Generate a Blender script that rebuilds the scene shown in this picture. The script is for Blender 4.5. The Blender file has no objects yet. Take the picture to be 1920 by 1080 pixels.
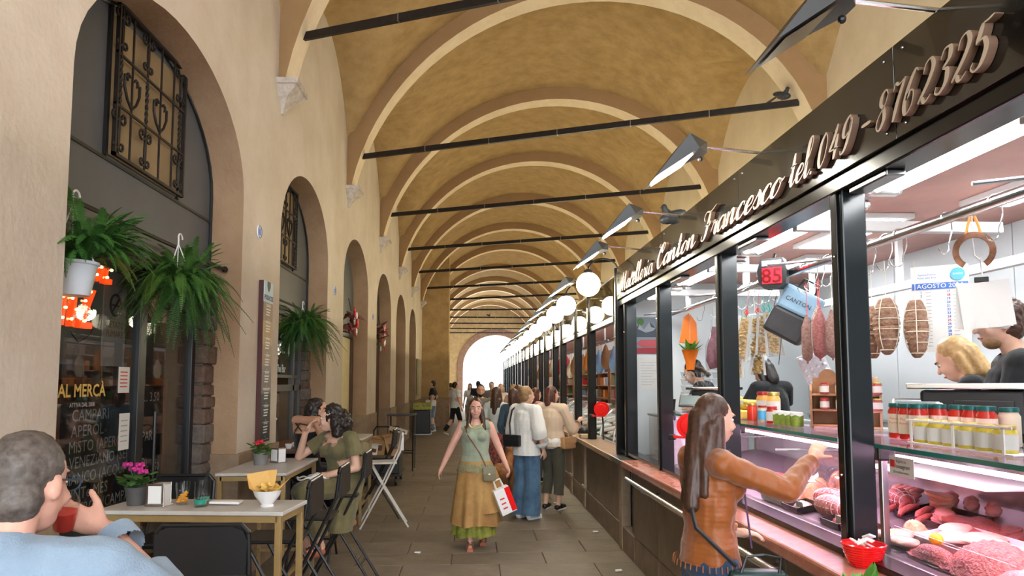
import bpy, bmesh, math, random
from mathutils import Vector, Matrix, Quaternion, Euler

# ------------------------------------------------------------------ camera, sky, exposure
SC = bpy.context.scene
COL = SC.collection
PI = math.pi
camd = bpy.data.cameras.new('camera')
camd.sensor_width = 36.0
camd.lens = 1350.0 / 1920.0 * 36.0
camd.shift_y = 72.0 / 1920.0
camd.clip_start = 0.05
camd.clip_end = 500
cam = bpy.data.objects.new('camera', camd)
COL.objects.link(cam)
cam.location = (0, 0, 1.70)
cam.rotation_euler = (math.radians(90 + 4.4896), 0, math.radians(-3.0857))
SC.camera = cam
vs = SC.view_settings
vs.view_transform = 'Standard'
vs.look = 'None'
vs.gamma = 1.0
vs.use_curve_mapping = False
vs.exposure = 0.75
SC.cycles.use_denoising = True
SC.cycles.use_adaptive_sampling = True
SC.cycles.adaptive_threshold = 0.03
SC.cycles.max_bounces = 6
SC.cycles.diffuse_bounces = 3
SC.cycles.glossy_bounces = 3
SC.cycles.transmission_bounces = 6
SC.cycles.transparent_max_bounces = 12
SC.cycles.sample_clamp_indirect = 6.0
SC.cycles.caustics_reflective = False
SC.cycles.caustics_refractive = False

world = bpy.data.worlds.new('sky')
SC.world = world
world.use_nodes = True
bg = world.node_tree.nodes['Background']
bg.inputs['Color'].default_value = (0.86, 0.93, 1.0, 1)
bg.inputs['Strength'].default_value = 6.0

sund = bpy.data.lights.new('sun', 'SUN'); sund.energy = 5.0; sund.angle = .01; sund.color = (1.0, .95, .86)
sun = bpy.data.objects.new('sun', sund); COL.objects.link(sun)
sun.rotation_euler = (math.radians(50), 0, math.radians(-25))

# ------------------------------------------------------------------ materials
MATS = {}
def mat(name, col, rough=0.6, metal=0.0, var=0.0, scale=6.0, bump=0.0, bscale=40.0, col2=None, spec=0.5, trans=0.0,
        emit=None, estr=0.0, alpha=1.0, coat=0.0, ior=1.45, sheen=0.0, detail=4.0, sss=0.0):
    if name in MATS: return MATS[name]
    m = bpy.data.materials.new(name)
    m.use_nodes = True
    nt = m.node_tree
    b = nt.nodes['Principled BSDF']
    def S(k, v):
        if k in b.inputs: b.inputs[k].default_value = v
    S('Base Color', (*col, 1)); S('Roughness', rough); S('Metallic', metal)
    S('Specular IOR Level', spec); S('Transmission Weight', trans); S('Alpha', alpha)
    S('Coat Weight', coat); S('IOR', ior); S('Sheen Weight', sheen)
    if sss: S('Subsurface Weight', sss); S('Subsurface Radius', (.02, .008, .004)); S('Subsurface Scale', 1.0)
    if emit: S('Emission Color', (*emit, 1)); S('Emission Strength', estr)
    if var or col2:
        tc = nt.nodes.new('ShaderNodeTexCoord')
        nz = nt.nodes.new('ShaderNodeTexNoise')
        nz.inputs['Scale'].default_value = scale
        nz.inputs['Detail'].default_value = detail
        nz.inputs['Roughness'].default_value = 0.65
        nt.links.new(tc.outputs['Object'], nz.inputs['Vector'])
        rp = nt.nodes.new('ShaderNodeValToRGB')
        c2 = col2 if col2 else tuple(max(0, c * (1 - var)) for c in col)
        c1 = col if col2 else tuple(min(1, c * (1 + var * .5)) for c in col)
        rp.color_ramp.elements[0].position = 0.32
        rp.color_ramp.elements[0].color = (*c2, 1)
        rp.color_ramp.elements[1].position = 0.66
        rp.color_ramp.elements[1].color = (*c1, 1)
        nt.links.new(nz.outputs['Fac'], rp.inputs['Fac'])
        nt.links.new(rp.outputs['Color'], b.inputs['Base Color'])
    if bump:
        tc = nt.nodes.new('ShaderNodeTexCoord')
        nz = nt.nodes.new('ShaderNodeTexNoise')
        nz.inputs['Scale'].default_value = bscale
        nz.inputs['Detail'].default_value = 5
        nt.links.new(tc.outputs['Object'], nz.inputs['Vector'])
        bp = nt.nodes.new('ShaderNodeBump')
        bp.inputs['Strength'].default_value = bump
        bp.inputs['Distance'].default_value = 0.02
        nt.links.new(nz.outputs['Fac'], bp.inputs['Height'])
        nt.links.new(bp.outputs['Normal'], b.inputs['Normal'])
    MATS[name] = m
    return m
def M(n): return MATS[n]

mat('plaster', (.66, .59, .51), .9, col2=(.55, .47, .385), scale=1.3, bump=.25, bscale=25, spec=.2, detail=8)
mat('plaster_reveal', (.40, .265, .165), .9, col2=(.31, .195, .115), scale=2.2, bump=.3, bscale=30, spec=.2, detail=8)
mat('vault', (.44, .30, .145), .92, col2=(.315, .205, .09), scale=3.6, bump=.35, bscale=45, spec=.15, detail=9)
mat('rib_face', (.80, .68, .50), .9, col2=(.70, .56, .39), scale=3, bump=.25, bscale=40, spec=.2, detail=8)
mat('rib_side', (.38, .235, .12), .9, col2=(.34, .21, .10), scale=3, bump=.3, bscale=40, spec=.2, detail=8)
mat('lunette', (.76, .66, .50), .9, col2=(.69, .58, .42), scale=2, bump=.15, bscale=40, spec=.2)
mat('corbel_stone', (.60, .55, .50), .85, col2=(.42, .36, .31), scale=14, bump=.4, bscale=60, spec=.2)
mat('dado', (.33, .235, .155), .7, col2=(.22, .15, .095), scale=5, bump=.3, bscale=20, spec=.3, detail=8)
mat('slab', (.19, .155, .115), .5, col2=(.128, .102, .074), scale=3.5, bump=.18, bscale=18, spec=.35, detail=9)
mat('slab_b', (.168, .138, .104), .45, col2=(.114, .091, .067), scale=4.5, bump=.18, bscale=18, spec=.35, detail=9)
mat('slab_c', (.208, .172, .13), .55, col2=(.147, .118, .086), scale=3, bump=.18, bscale=18, spec=.35, detail=9)
mat('joint', (.10, .083, .066), .9, var=.3)
mat('iron', (.018, .013, .011), .5, metal=.3, var=.4, scale=20)
mat('black_metal', (.012, .012, .013), .35, spec=.5)
mat('black_plastic', (.014, .014, .015), .42, spec=.5)
mat('white', (.80, .80, .79), .5)
mat('white_gloss', (.82, .82, .82), .2, coat=.4)
mat('steel', (.72, .72, .72), .22, metal=1.0)
mat('dark_steel', (.30, .30, .30), .3, metal=1.0)
def glass_mat(name, col=(.9, .95, .95), refl=.02, rough=.0, mx=None):
    m = bpy.data.materials.new(name)
    m.use_nodes = True
    nt = m.node_tree
    nt.nodes.remove(nt.nodes['Principled BSDF'])
    out = nt.nodes['Material Output']
    tr = nt.nodes.new('ShaderNodeBsdfTransparent'); tr.inputs['Color'].default_value = (*col, 1)
    gl = nt.nodes.new('ShaderNodeBsdfGlossy'); gl.inputs['Roughness'].default_value = rough
    lw = nt.nodes.new('ShaderNodeLayerWeight'); lw.inputs['Blend'].default_value = .5
    pw = nt.nodes.new('ShaderNodeMath'); pw.operation = 'POWER'; pw.inputs[1].default_value = 4.0
    fr = nt.nodes.new('ShaderNodeMath'); fr.operation = 'MULTIPLY_ADD'; fr.inputs[1].default_value = .6; fr.inputs[2].default_value = .02+refl*.5
    nt.links.new(lw.outputs['Facing'], pw.inputs[0]); nt.links.new(pw.outputs[0], fr.inputs[0])
    mxn = nt.nodes.new('ShaderNodeMixShader')
    nt.links.new(fr.outputs[0], mxn.inputs[0])
    nt.links.new(tr.outputs[0], mxn.inputs[1]); nt.links.new(gl.outputs[0], mxn.inputs[2])
    nt.links.new(mxn.outputs[0], out.inputs['Surface'])
    MATS[name] = m
    return m
glass_mat('pane', (.93, .96, .96))
glass_mat('clear', (.95, .97, .97))
glass_mat('film', (.93, .93, .94), .2, .12)
glass_mat('shop_glass', (.82, .84, .85), .1)

# ------------------------------------------------------------------ mesh helpers
class MB:
    def __init__(s): s.v = []; s.f = []; s.mi = []; s.cur = 0
    def add(s, vs, fs, M_=None):
        o = len(s.v)
        s.v += [tuple((M_ @ Vector(v)) if M_ else v) for v in vs]
        for f in fs: s.f.append([i + o for i in f]); s.mi.append(s.cur)
        return s
    def box(s, x0, x1, y0, y1, z0, z1, M_=None):
        return s.add([(x0,y0,z0),(x1,y0,z0),(x1,y1,z0),(x0,y1,z0),(x0,y0,z1),(x1,y0,z1),(x1,y1,z1),(x0,y1,z1)],
              [(0,3,2,1),(4,5,6,7),(0,1,5,4),(1,2,6,5),(2,3,7,6),(3,0,4,7)], M_)
    def cbox(s, c, d, M_=None):
        return s.box(c[0]-d[0]/2, c[0]+d[0]/2, c[1]-d[1]/2, c[1]+d[1]/2, c[2]-d[2]/2, c[2]+d[2]/2, M_)
    def bbox(s, x0, x1, y0, y1, z0, z1, b=.01, M_=None):   # chamfered box
        bm = bmesh.new()
        bmesh.ops.create_cube(bm, size=1)
        for v in bm.verts:
            v.co = Vector(((x0+x1)/2+v.co.x*(x1-x0), (y0+y1)/2+v.co.y*(y1-y0), (z0+z1)/2+v.co.z*(z1-z0)))
        bmesh.ops.bevel(bm, geom=bm.edges[:], offset=b, segments=2, affect='EDGES', profile=.5)
        bm.verts.index_update()
        s.add([tuple(v.co) for v in bm.verts], [[v.index for v in f.verts] for f in bm.faces], M_)
        bm.free(); return s
    def tube(s, pts, r, n=8, M_=None, caps=True, closed=False):
        pts = [Vector(p) for p in pts]; L = len(pts)
        rs = r if isinstance(r, (list, tuple)) else [r]*L
        vs_ = []; fs = []
        ref = None
        for i, p in enumerate(pts):
            if closed: d = pts[(i+1) % L] - pts[i-1]
            elif i == 0: d = pts[1]-pts[0]
            elif i == L-1: d = pts[-1]-pts[-2]
            else: d = (pts[i+1]-pts[i]).normalized()+(pts[i]-pts[i-1]).normalized()
            if d.length < 1e-9: d = Vector((0,0,1))
            d.normalize()
            if ref is None:
                ref = Vector((0,0,1)) if abs(d.z) < .9 else Vector((1,0,0))
            u = ref - d*ref.dot(d)
            if u.length < 1e-6: u = d.orthogonal()
            u.normalize(); ref = u; w = d.cross(u)
            for k in range(n):
                a = 2*PI*k/n
                vs_.append(tuple(p + (u*math.cos(a)+w*math.sin(a))*rs[i]))
        m = L if closed else L-1
        for i in range(m):
            for k in range(n):
                a, b_ = i*n+k, i*n+(k+1) % n
                c, d_ = ((i+1) % L)*n+(k+1) % n, ((i+1) % L)*n+k
                fs.append((a, b_, c, d_))
        if caps and not closed:
            fs.append(tuple(range(n-1, -1, -1))); fs.append(tuple(range((L-1)*n, L*n)))
        return s.add(vs_, fs, M_)
    def lathe(s, prof, n=20, c=(0,0,0), M_=None, cap=True, sx=1.0, sy=1.0):
        vs_ = []; fs = []
        for r, z in prof:
            for k in range(n):
                a = 2*PI*k/n
                vs_.append((c[0]+r*sx*math.cos(a), c[1]+r*sy*math.sin(a), c[2]+z))
        for i in range(len(prof)-1):
            for k in range(n):
                fs.append((i*n+k, i*n+(k+1) % n, (i+1)*n+(k+1) % n, (i+1)*n+k))
        if cap:
            if prof[0][0] > 1e-4: fs.append(tuple(range(n-1, -1, -1)))
            if prof[-1][0] > 1e-4: fs.append(tuple(range((len(prof)-1)*n, len(prof)*n)))
        return s.add(vs_, fs, M_)
    def ball(s, c, r, n=12, m=8, M_=None):
        r = r if isinstance(r, (list, tuple)) else (r, r, r)
        vs_ = [(c[0], c[1], c[2]-r[2])]; fs = []
        for j in range(1, m):
            t = -PI/2+PI*j/m
            for k in range(n):
                a = 2*PI*k/n
                vs_.append((c[0]+r[0]*math.cos(t)*math.cos(a), c[1]+r[1]*math.cos(t)*math.sin(a), c[2]+r[2]*math.sin(t)))
        vs_.append((c[0], c[1], c[2]+r[2]))
        for k in range(n):
            fs.append((0, 1+(k+1) % n, 1+k))
            fs.append((len(vs_)-1, 1+(m-2)*n+k, 1+(m-2)*n+(k+1) % n))
        for j in range(m-2):
            for k in range(n):
                fs.append((1+j*n+k, 1+j*n+(k+1) % n, 1+(j+1)*n+(k+1) % n, 1+(j+1)*n+k))
        return s.add(vs_, fs, M_)
    def prism(s, poly, h, M_=None, z0=0.0):      # poly in local xy, extruded along z
        n = len(poly)
        vs_ = [(x, y, z0) for x, y in poly]+[(x, y, z0+h) for x, y in poly]
        fs = [tuple(range(n-1, -1, -1)), tuple(range(n, 2*n))]+[(k, (k+1) % n, n+(k+1) % n, n+k) for k in range(n)]
        return s.add(vs_, fs, M_)
    def grid(s, P, nu, nv, closed_u=False, M_=None):
        vs_ = [P(i, j) for j in range(nv+1) for i in range(nu if closed_u else nu+1)]
        w = nu if closed_u else nu+1
        fs = []
        for j in range(nv):
            for i in range(nu):
                i2 = (i+1) % w
                fs.append((j*w+i, j*w+i2, (j+1)*w+i2, (j+1)*w+i))
        return s.add(vs_, fs, M_)
    def mesh(s, name, mats, smooth=None):
        me = bpy.data.meshes.new(name)
        me.from_pydata(s.v, [], s.f)
        if not isinstance(mats, (list, tuple)): mats = [mats]
        for m in mats: me.materials.append(MATS[m] if isinstance(m, str) else m)
        if len(mats) > 1: me.polygons.foreach_set('material_index', s.mi)
        if smooth:
            me.shade_smooth(); me.set_sharp_from_angle(angle=math.radians(smooth))
        me.validate(); me.update()
        return me
    def build(s, name, mats, parent=None, smooth=None, loc=None, rz=0.0):
        return mkobj(name, s.mesh(name, mats, smooth), parent, loc, rz)
def mkobj(name, me, parent=None, loc=None, rz=0.0):
    o = bpy.data.objects.new(name, me); COL.objects.link(o)
    if parent: o.parent = parent
    if loc: o.location = loc
    if rz: o.rotation_euler.z = rz
    return o
def tag(o, label=None, cat=None, group=None, kind=None):
    if label: o['label'] = label
    if cat: o['category'] = cat
    if group: o['group'] = group
    if kind: o['kind'] = kind
    return o
def thing(name, label, cat, loc=(0,0,0), rz=0.0, group=None, rot=None):
    o = bpy.data.objects.new(name, None); COL.objects.link(o)
    o.empty_display_size = .05; o.location = loc; o.rotation_euler = rot if rot else (0, 0, rz)
    return tag(o, label, cat, group)
def struct(o): o['kind'] = 'structure'; return o
def copy_tree(o, parent=None, loc=None, rz=None, label=None):
    c = o.copy(); COL.objects.link(c)
    if parent: c.parent = parent
    if loc is not None: c.location = loc
    if rz is not None: c.rotation_euler.z = rz
    if label: c['label'] = label
    for ch in o.children: copy_tree(ch, c)
    return c
def T(x=0, y=0, z=0, rx=0, ry=0, rz=0, s=1.0):
    S_ = Matrix.Diagonal((s, s, s, 1)) if not isinstance(s, tuple) else Matrix.Diagonal((*s, 1))
    return Matrix.Translation((x, y, z)) @ Euler((rx, ry, rz)).to_matrix().to_4x4() @ S_
def text(name, body, size, mat_, parent, M_, ext=.0, align='CENTER', shear=0.0, xs=1.0, bold=0.0):
    key = (body, size, mat_, ext, align, shear, bold)
    if key not in TXT:
        c = bpy.data.curves.new(name, 'FONT'); c.body = body; c.size = size; c.extrude = ext; c.align_x = align
        c.shear = shear; c.resolution_u = 2; c.offset = bold
        c.materials.append(MATS[mat_])
        o = bpy.data.objects.new(name, c)
        TXT[key] = bpy.data.meshes.new_from_object(o)
        bpy.data.objects.remove(o); bpy.data.curves.remove(c)
    o = mkobj(name, TXT[key], parent)
    o.matrix_local = M_ @ Matrix.Diagonal((xs, 1, 1, 1))
    return o
TXT = {}
# frames for flat things: local x -> reading direction, local z -> out of the surface
def face_px(x, y, z): return Matrix(((0,0,1,x),(1,0,0,y),(0,1,0,z),(0,0,0,1)))      # surface facing +X, reads towards +Y
def face_nx(x, y, z): return Matrix(((0,0,-1,x),(-1,0,0,y),(0,1,0,z),(0,0,0,1)))    # surface facing -X, reads towards -Y
def face_ny(x, y, z): return Matrix(((1,0,0,x),(0,0,-1,y),(0,1,0,z),(0,0,0,1)))     # surface facing -Y, reads towards +X
rnd = random.Random(7)

# ------------------------------------------------------------------ the setting
WL, WR = -2.0, 4.4
XC, ZC, RR = 1.2, 4.1, 3.2        # rib centre line
P_ = 4.0
RIBS = [(7.35 + P_*i, -.43) for i in range(-3, 7)] + [(35.6, -.12), (39.5, 0.), (43.5, 0.), (47.7, 0.), (51.7, 0.)]
def ribY(k, X): y, s = RIBS[k]; return y + s*(X+1.76)

# floor: stone slabs near, textured base beyond
fl = MB(); fl.box(-2.5, 5.0, -6, 60, -.12, -.012)
floor = struct(fl.build('floor', 'joint'))
vars_ = []
def slab_mesh(w, d, m):
    k = (round(w, 3), round(d, 3), m)
    for kk, me in vars_:
        if kk == k: return me
    me = MB().bbox(0, w, 0, d, -.04, 0, .006).mesh('paving_slab', m); vars_.append((k, me)); return me
y = 2.6; row = 0
while y < 21.0:
    d = [.52, .62, .46][row % 3]
    edges = [-2.0] + [-2.0 + .45*(row % 2) + .9*i for i in range(0 if row % 2 else 1, 5)]
    edges = [e for e in edges if e < 1.5] + [1.6]
    for a, b in zip(edges[:-1], edges[1:]):
        if b-a < .1: continue
        mkobj('paving_slab', slab_mesh(b-a-.008, d-.008, rnd.choice(['slab', 'slab_b', 'slab_c', 'slab'])), floor, (a+.004, y, rnd.uniform(-.002, .001)))
    y += d; row += 1
y1 = y
MB().box(-2.4, 5, y1, 60, -.05, -.001).build('paving', 'slab', floor)
MB().box(-2.4, 5, -6, 2.6, -.05, -.001).build('paving', 'slab', floor)

# left wall with arched openings
ARCH = [(4.94, 1.34), (8.72, 1.22), (12.45, 1.30), (16.3, 1.30), (20.1, 1.30), (23.95, 1.28)]
ASPR, ARISE, ATH = 3.30, .84, .28
w = MB()
NA = 24
def arch_pts(c, h, n=NA):
    return [(c-h, 0.0)] + [(c-h*math.cos(PI*i/n), ASPR+ARISE*math.sin(PI*i/n)) for i in range(n+1)] + [(c+h, 0.0)]
edges = [-6.0] + [(ARCH[i][0]+ARCH[i+1][0])/2 for i in range(len(ARCH)-1)]
edges[0] = 2.6
edges.append(27.6)
ZT = 8.0
w.add([(WL, -6, 0), (WL, 2.6, 0), (WL, 2.6, ZT), (WL, -6, ZT)], [(0, 1, 2, 3)])
w.add([(WL, 27.6, 0), (WL, 60, 0), (WL, 60, ZT), (WL, 27.6, ZT)], [(0, 1, 2, 3)])
rev = MB()
for (c, h), e0, e1 in zip(ARCH, edges[:-1], edges[1:]):
    pts = arch_pts(c, h)
    n = len(pts)
    outer = []
    for i, (yy, zz) in enumerate(pts):
        if i == 0: outer.append((e0, 0.0))
        elif i == n-1: outer.append((e1, 0.0))
        else:
            a = PI*(i-1)/NA
            dx, dz = -math.cos(a), math.sin(a)
            # cast to the rectangle
            if a < .6: outer.append((e0, ASPR + (ZT-ASPR)*min(1, a/.6)))
            elif a > PI-.6: outer.append((e1, ASPR + (ZT-ASPR)*min(1, (PI-a)/.6)))
            else: outer.append((e0+(e1-e0)*(a-.6)/(PI-1.2), ZT))
    vs_ = [(WL, a, b) for a, b in pts] + [(WL, a, b) for a, b in outer]
    fs = [(i, i+1, n+i+1, n+i) for i in range(n-1)]
    w.add(vs_, [tuple(reversed(f)) for f in fs])
    # reveal
    vs_ = [(WL, a, b) for a, b in pts] + [(WL-ATH, a, b) for a, b in pts]
    rev.add(vs_, fs)
wall_left = struct(w.build('wall_left', 'plaster'))
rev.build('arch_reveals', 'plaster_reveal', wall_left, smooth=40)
# stone dado along the wall and into the reveals
d = MB()
bounds = [(-6, ARCH[0][0]-ARCH[0][1])] + [(ARCH[i][0]+ARCH[i][1], ARCH[i+1][0]-ARCH[i+1][1]) for i in range(5)] + [(ARCH[5][0]+ARCH[5][1], 28.0)]
for a, b in bounds:
    o = struct(MB().bbox(WL-ATH, WL+.03, a-.025, b+.025, 0, 1.10, .01).build('baseboard_left', 'dado'))
# dark shop depth behind each opening
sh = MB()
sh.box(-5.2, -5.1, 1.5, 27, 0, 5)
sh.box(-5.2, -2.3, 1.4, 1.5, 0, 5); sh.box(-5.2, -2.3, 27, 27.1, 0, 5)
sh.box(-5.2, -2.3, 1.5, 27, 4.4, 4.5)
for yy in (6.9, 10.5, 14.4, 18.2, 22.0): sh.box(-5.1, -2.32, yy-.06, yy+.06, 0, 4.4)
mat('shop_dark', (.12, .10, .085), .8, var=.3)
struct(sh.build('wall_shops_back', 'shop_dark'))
struct(MB().box(-5.2, -2.28, 1.5, 27, -.1, -.005).build('floor_shops', 'slab_b'))

# pier near the far end
pr = MB().bbox(-2.2, -.95, 28.2, 29.3, 0, 8, .02)
pier = struct(pr.build('wall_pier', 'vault'))
MB().bbox(-2.25, -.92, 28.17, 29.35, 0, 1.15, .015).build('pier_base', 'dado', pier)

# right wall behind the stalls, lunettes show above the stall roofs
struct(MB().box(WR, WR+.2, -6, 41, 0, 8).box(WR, WR+.2, 41, 60, 4.6, 8).build('wall_right', 'lunette'))  # unseen opening made low at the far end, lets daylight into the last bays
# roof shell so no sky leaks in above the vault
struct(MB().box(-2.6, 5, -6, 56, 8.0, 8.1).build('ceiling', 'vault'))

# vault bays
NU, NV = 48, 14
def vault_z(u, v):      # u in -1..1 across, v in -1..1 along
    R1, z1 = 3.42, 4.12
    x = u*3.2
    za = z1 + math.sqrt(max(0, R1*R1 - x*x))
    zb = 4.55 + 2.05*math.sqrt(max(0, 1-(v*.985)**2)) + .55*max(0, 1-abs(u))   # wall lunette barrel rising inwards
    # smooth max
    k = .18
    hh = max(0, k-abs(za-zb))/k
    return max(za, zb) + hh*hh*k*.25
for i in range(len(RIBS)-1):
    def PV(a, b):
        u = -1+2*a/NU; v = -1+2*b/NV
        X = XC+u*3.2
        y0, y1_ = ribY(i, X), ribY(i+1, X)
        return (X, y0+(y1_-y0)*b/NV, vault_z(u, v))
    struct(MB().grid(PV, NU, NV).build('ceiling_bay', 'vault', smooth=50))
# transverse ribs
HW = .19
for i in range(len(RIBS)):
    m = MB(); n = 40
    prof = []
    for j in range(n+1):
        t = PI*j/n
        # keep the arc above the corbels
        X = XC-RR*math.cos(t); Z = ZC+RR*math.sin(t)
        X2 = XC-(RR+.42)*math.cos(t); Z2 = ZC+(RR+.42)*math.sin(t)
        prof.append((X, Z, X2, Z2))
    prof = [p for p in prof if p[1] > 4.78]
    t0 = math.asin((4.78-ZC)/RR)
    e = (XC-RR*math.cos(t0), 4.78, XC-(RR+.42)*math.cos(t0), 4.78)
    e2 = (2*XC-e[0], 4.78, 2*XC-e[2], 4.78)
    prof = [e]+prof+[e2]
    vs_ = []
    for X, Z, X2, Z2 in prof:
        X2 = max(X2, WL-.05); 
        ya, yb = ribY(i, X), ribY(i, X2)
        vs_ += [(X, ya-HW, Z), (X, ya+HW, Z), (X2, yb-HW, Z2), (X2, yb+HW, Z2)]
    L = len(prof)
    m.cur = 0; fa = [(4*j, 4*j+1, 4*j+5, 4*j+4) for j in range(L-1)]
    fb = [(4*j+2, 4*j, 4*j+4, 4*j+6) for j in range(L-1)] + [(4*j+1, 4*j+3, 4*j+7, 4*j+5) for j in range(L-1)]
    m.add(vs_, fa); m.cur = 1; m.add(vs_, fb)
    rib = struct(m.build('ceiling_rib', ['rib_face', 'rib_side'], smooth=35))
    if RIBS[i][0] < 34:
        # corbel on the left wall
        yc = ribY(i, -1.95)
        for X0, sg in ((WL, 1), (WR, -1)):
            yy = ribY(i, X0+sg*.1)
            c = MB()
            def ring(z, dx, hw, dy=0): return [(X0-sg*.02, yy-hw, z), (X0+sg*dx, yy-hw, z), (X0+sg*dx, yy+hw, z), (X0-sg*.02, yy+hw, z)]
            levels = [(4.48, .02, .03), (4.56, .05, .07), (4.64, .10, .15), (4.70, .17, .19), (4.73, .19, .205), (4.735, .215, .225), (4.79, .215, .225), (4.795, .20, .21)]
            vs2 = []
            for z, dx, hw in levels: vs2 += ring(z, dx, hw)
            fs2 = [(0, 1, 2, 3)[::-1]]
            for q in range(len(levels)-1):
                for r_ in range(4): fs2.append((4*q+r_, 4*q+(r_+1) % 4, 4*q+4+(r_+1) % 4, 4*q+4+r_))
            fs2.append(tuple(range(4*len(levels)-4, 4*len(levels))))
            c.add(vs2, fs2)
            struct(c.build('trim_corbel', 'corbel_stone'))
# iron tie rods across each rib
names = ['nearest', 'second', 'third', 'fourth', 'fifth', 'sixth', 'seventh', 'eighth', 'ninth', 'tenth', 'eleventh', 'twelfth']
kk = 0
for i in range(3, len(RIBS)):
    a, b = -1.72, 4.12
    ya, yb = ribY(i, a), ribY(i, b)
    dirv = Vector((b-a, yb-ya, 0)); L = dirv.length
    t = thing('tie_bar', f'{names[kk]} black iron tie bar spanning the vault, counted from the camera', 'tie bar', (a, ya, 5.3), math.atan2(yb-ya, b-a), 'iron tie bars across the vault')
    MB().box(-.06, L+.06, -.022, .022, -.04, .04).build('bar', 'iron', t)
    for s_ in range(1, 6): MB().box(L*s_/6-.006, L*s_/6+.006, -.026, .026, -.044, .044).build('strap', 'dark_steel', t)
    kk += 1

# far end wall with its arch
YE = 54.2
ew = MB(); cx, r, zs = 1.7, 2.46, 2.85
pts = [(cx-r, 0)] + [(cx-r*math.cos(PI*i/24), zs+r*math.sin(PI*i/24)) for i in range(25)] + [(cx+r, 0)]
n = len(pts)
outer = [(-2.5, 0)] + [(-2.5+(5-(-2.5))*i/24, 8.0) if 2 < i < 22 else ((-2.5, 2.85+5.15*i/3) if i <= 2 else (5, 2.85+5.15*(24-i)/3)) for i in range(25)] + [(5, 0)]
ew.add([(a, YE, b) for a, b in pts]+[(a, YE, b) for a, b in outer], [(i, i+1, n+i+1, n+i) for i in range(n-1)])
wall_end = struct(ew.build('wall_end', 'vault'))
md = MB()
for j in range(len(pts)-1):
    pass
ip = pts; op = [(cx-(r+.42), 0)] + [(cx-(r+.42)*math.cos(PI*i/24), zs+(r+.42)*math.sin(PI*i/24)) for i in range(25)] + [(cx+r+.42, 0)]
vs_ = []
for (a, b), (a2, b2) in zip(ip, op): vs_ += [(a, YE-.08, b), (a2, YE-.08, b2), (a, YE+.6, b), (a2, YE, b2)]
md.add(vs_, [f for j in range(n-1) for f in ((4*j, 4*j+1, 4*j+5, 4*j+4), (4*j, 4*j+4, 4*j+6, 4*j+2), (4*j+1, 4*j+3, 4*j+7, 4*j+5))])
mat('arch_stone', (.22, .12, .075), .85, var=.3)
md.build('arch_moulding', 'arch_stone', wall_end)

# ------------------------------------------------------------------ the butcher's stall: shell
mat('stall_green', (.012, .016, .018), .2, spec=.4)
mat('stall_black', (.006, .006, .006), .22, spec=.4)
mat('fascia_black', (.012, .012, .010), .16, spec=.6, coat=.5, var=.3, scale=8)
mat('fascia_gold', (.030, .022, .008), .03, spec=.35, var=.3, scale=4)
mat('letter_face', (.68, .58, .46), .5)
mat('letter_side', (.20, .12, .08), .6)
mat('marble_pink', (.52, .22, .145), .25, col2=(.40, .14, .09), scale=14, spec=.5, detail=10, coat=.2)
mat('marble_beige', (.50, .36, .24), .3, col2=(.38, .25, .15), scale=10, spec=.5, coat=.2)
mat('base_brown', (.205, .15, .10), .42, col2=(.13, .092, .058), scale=4, spec=.5, bump=.12, bscale=12, detail=8)
mat('base_metal', (.25, .20, .15), .36, metal=.45, col2=(.17, .125, .085), scale=5, bump=.08, bscale=10)
mat('pilaster', (.36, .28, .20), .6, col2=(.25, .18, .12), scale=10, bump=.2)
mat('plinth', (.24, .18, .13), .6, col2=(.155, .11, .075), scale=6, bump=.25, bscale=15)
mat('wall_white', (.64, .685, .70), .45)
mat('ceiling_pink', (.52, .26, .21), .5, var=.12, scale=3)
mat('tube_light', (1, 1, 1), .5, emit=(.95, .98, 1.0), estr=19)
mat('tube_warm', (1, 1, 1), .5, emit=(1.0, .93, .82), estr=20)
mat('tube_pink', (1, 1, 1), .5, emit=(1.0, .55, .80), estr=24)
mat('globe_glow', (1, 1, 1), .5, emit=(1.0, .90, .62), estr=22)
mat('lens_glow', (1, 1, 1), .5, emit=(1.0, .94, .80), estr=60)
mat('lens_off', (.10, .085, .07), .3, metal=.6)
mat('lamp_dark', (.035, .037, .040), .4, metal=.2)
SX = 1.62
Y0S, Y1S = .5, 7.85

base = fr = rm = thing('market_stall', 'black-posted butcher stall with brown counter front, closest to the camera', 'market stall')
for a, b in ((.5, 2.0), (2.0, 3.52), (3.52, 5.0), (5.0, 6.02), (6.02, 6.90)):
    MB().bbox(1.53, 1.60, a+.006, b-.006, .25, .89, .006).build('panel', 'base_brown', base)
    MB().bbox(1.535, 1.60, a+.004, b-.004, 0, .243, .006).build('plinth', 'plinth', base)
MB().box(1.60, 1.70, .5, 6.92, 0, .89).build('core', 'black_plastic', base)
MB().bbox(1.53, 1.75, 6.90, 7.42, 0, .243, .006).build('plinth', 'plinth', base)
MB().box(1.56, 1.60, 6.92, 7.08, .25, .89).build('side_panel', 'black_metal', base)
led = MB().bbox(1.43, 1.80, .5, 6.98, .89, .955, .012)
led.build('marble_ledge', 'marble_pink', base)
MB().bbox(1.46, 1.95, 6.99, 7.72, .885, .935, .006).build('steel_ledge', 'dark_steel', base)
hr = thing('handrail', 'round steel handrail fixed below the pink marble ledge', 'rail', (1.37, 0, .845))
MB().tube([(0, .5, 0), (0, 6.45, 0)], .021, 12).build('bar', 'steel', hr, 40)
for yy in (1.3, 3.6, 5.9):
    MB().tube([(.16, yy, -.05), (.05, yy, -.055), (.0, yy, -.03), (0, yy, 0)], .009, 8).build('bracket', 'dark_steel', hr, 40)
    MB().lathe([(.028, 0), (.028, .01)], 12, M_=T(.155, yy, -.05, 0, PI/2, 0)).build('bracket_plate', 'dark_steel', hr, 40)

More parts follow.
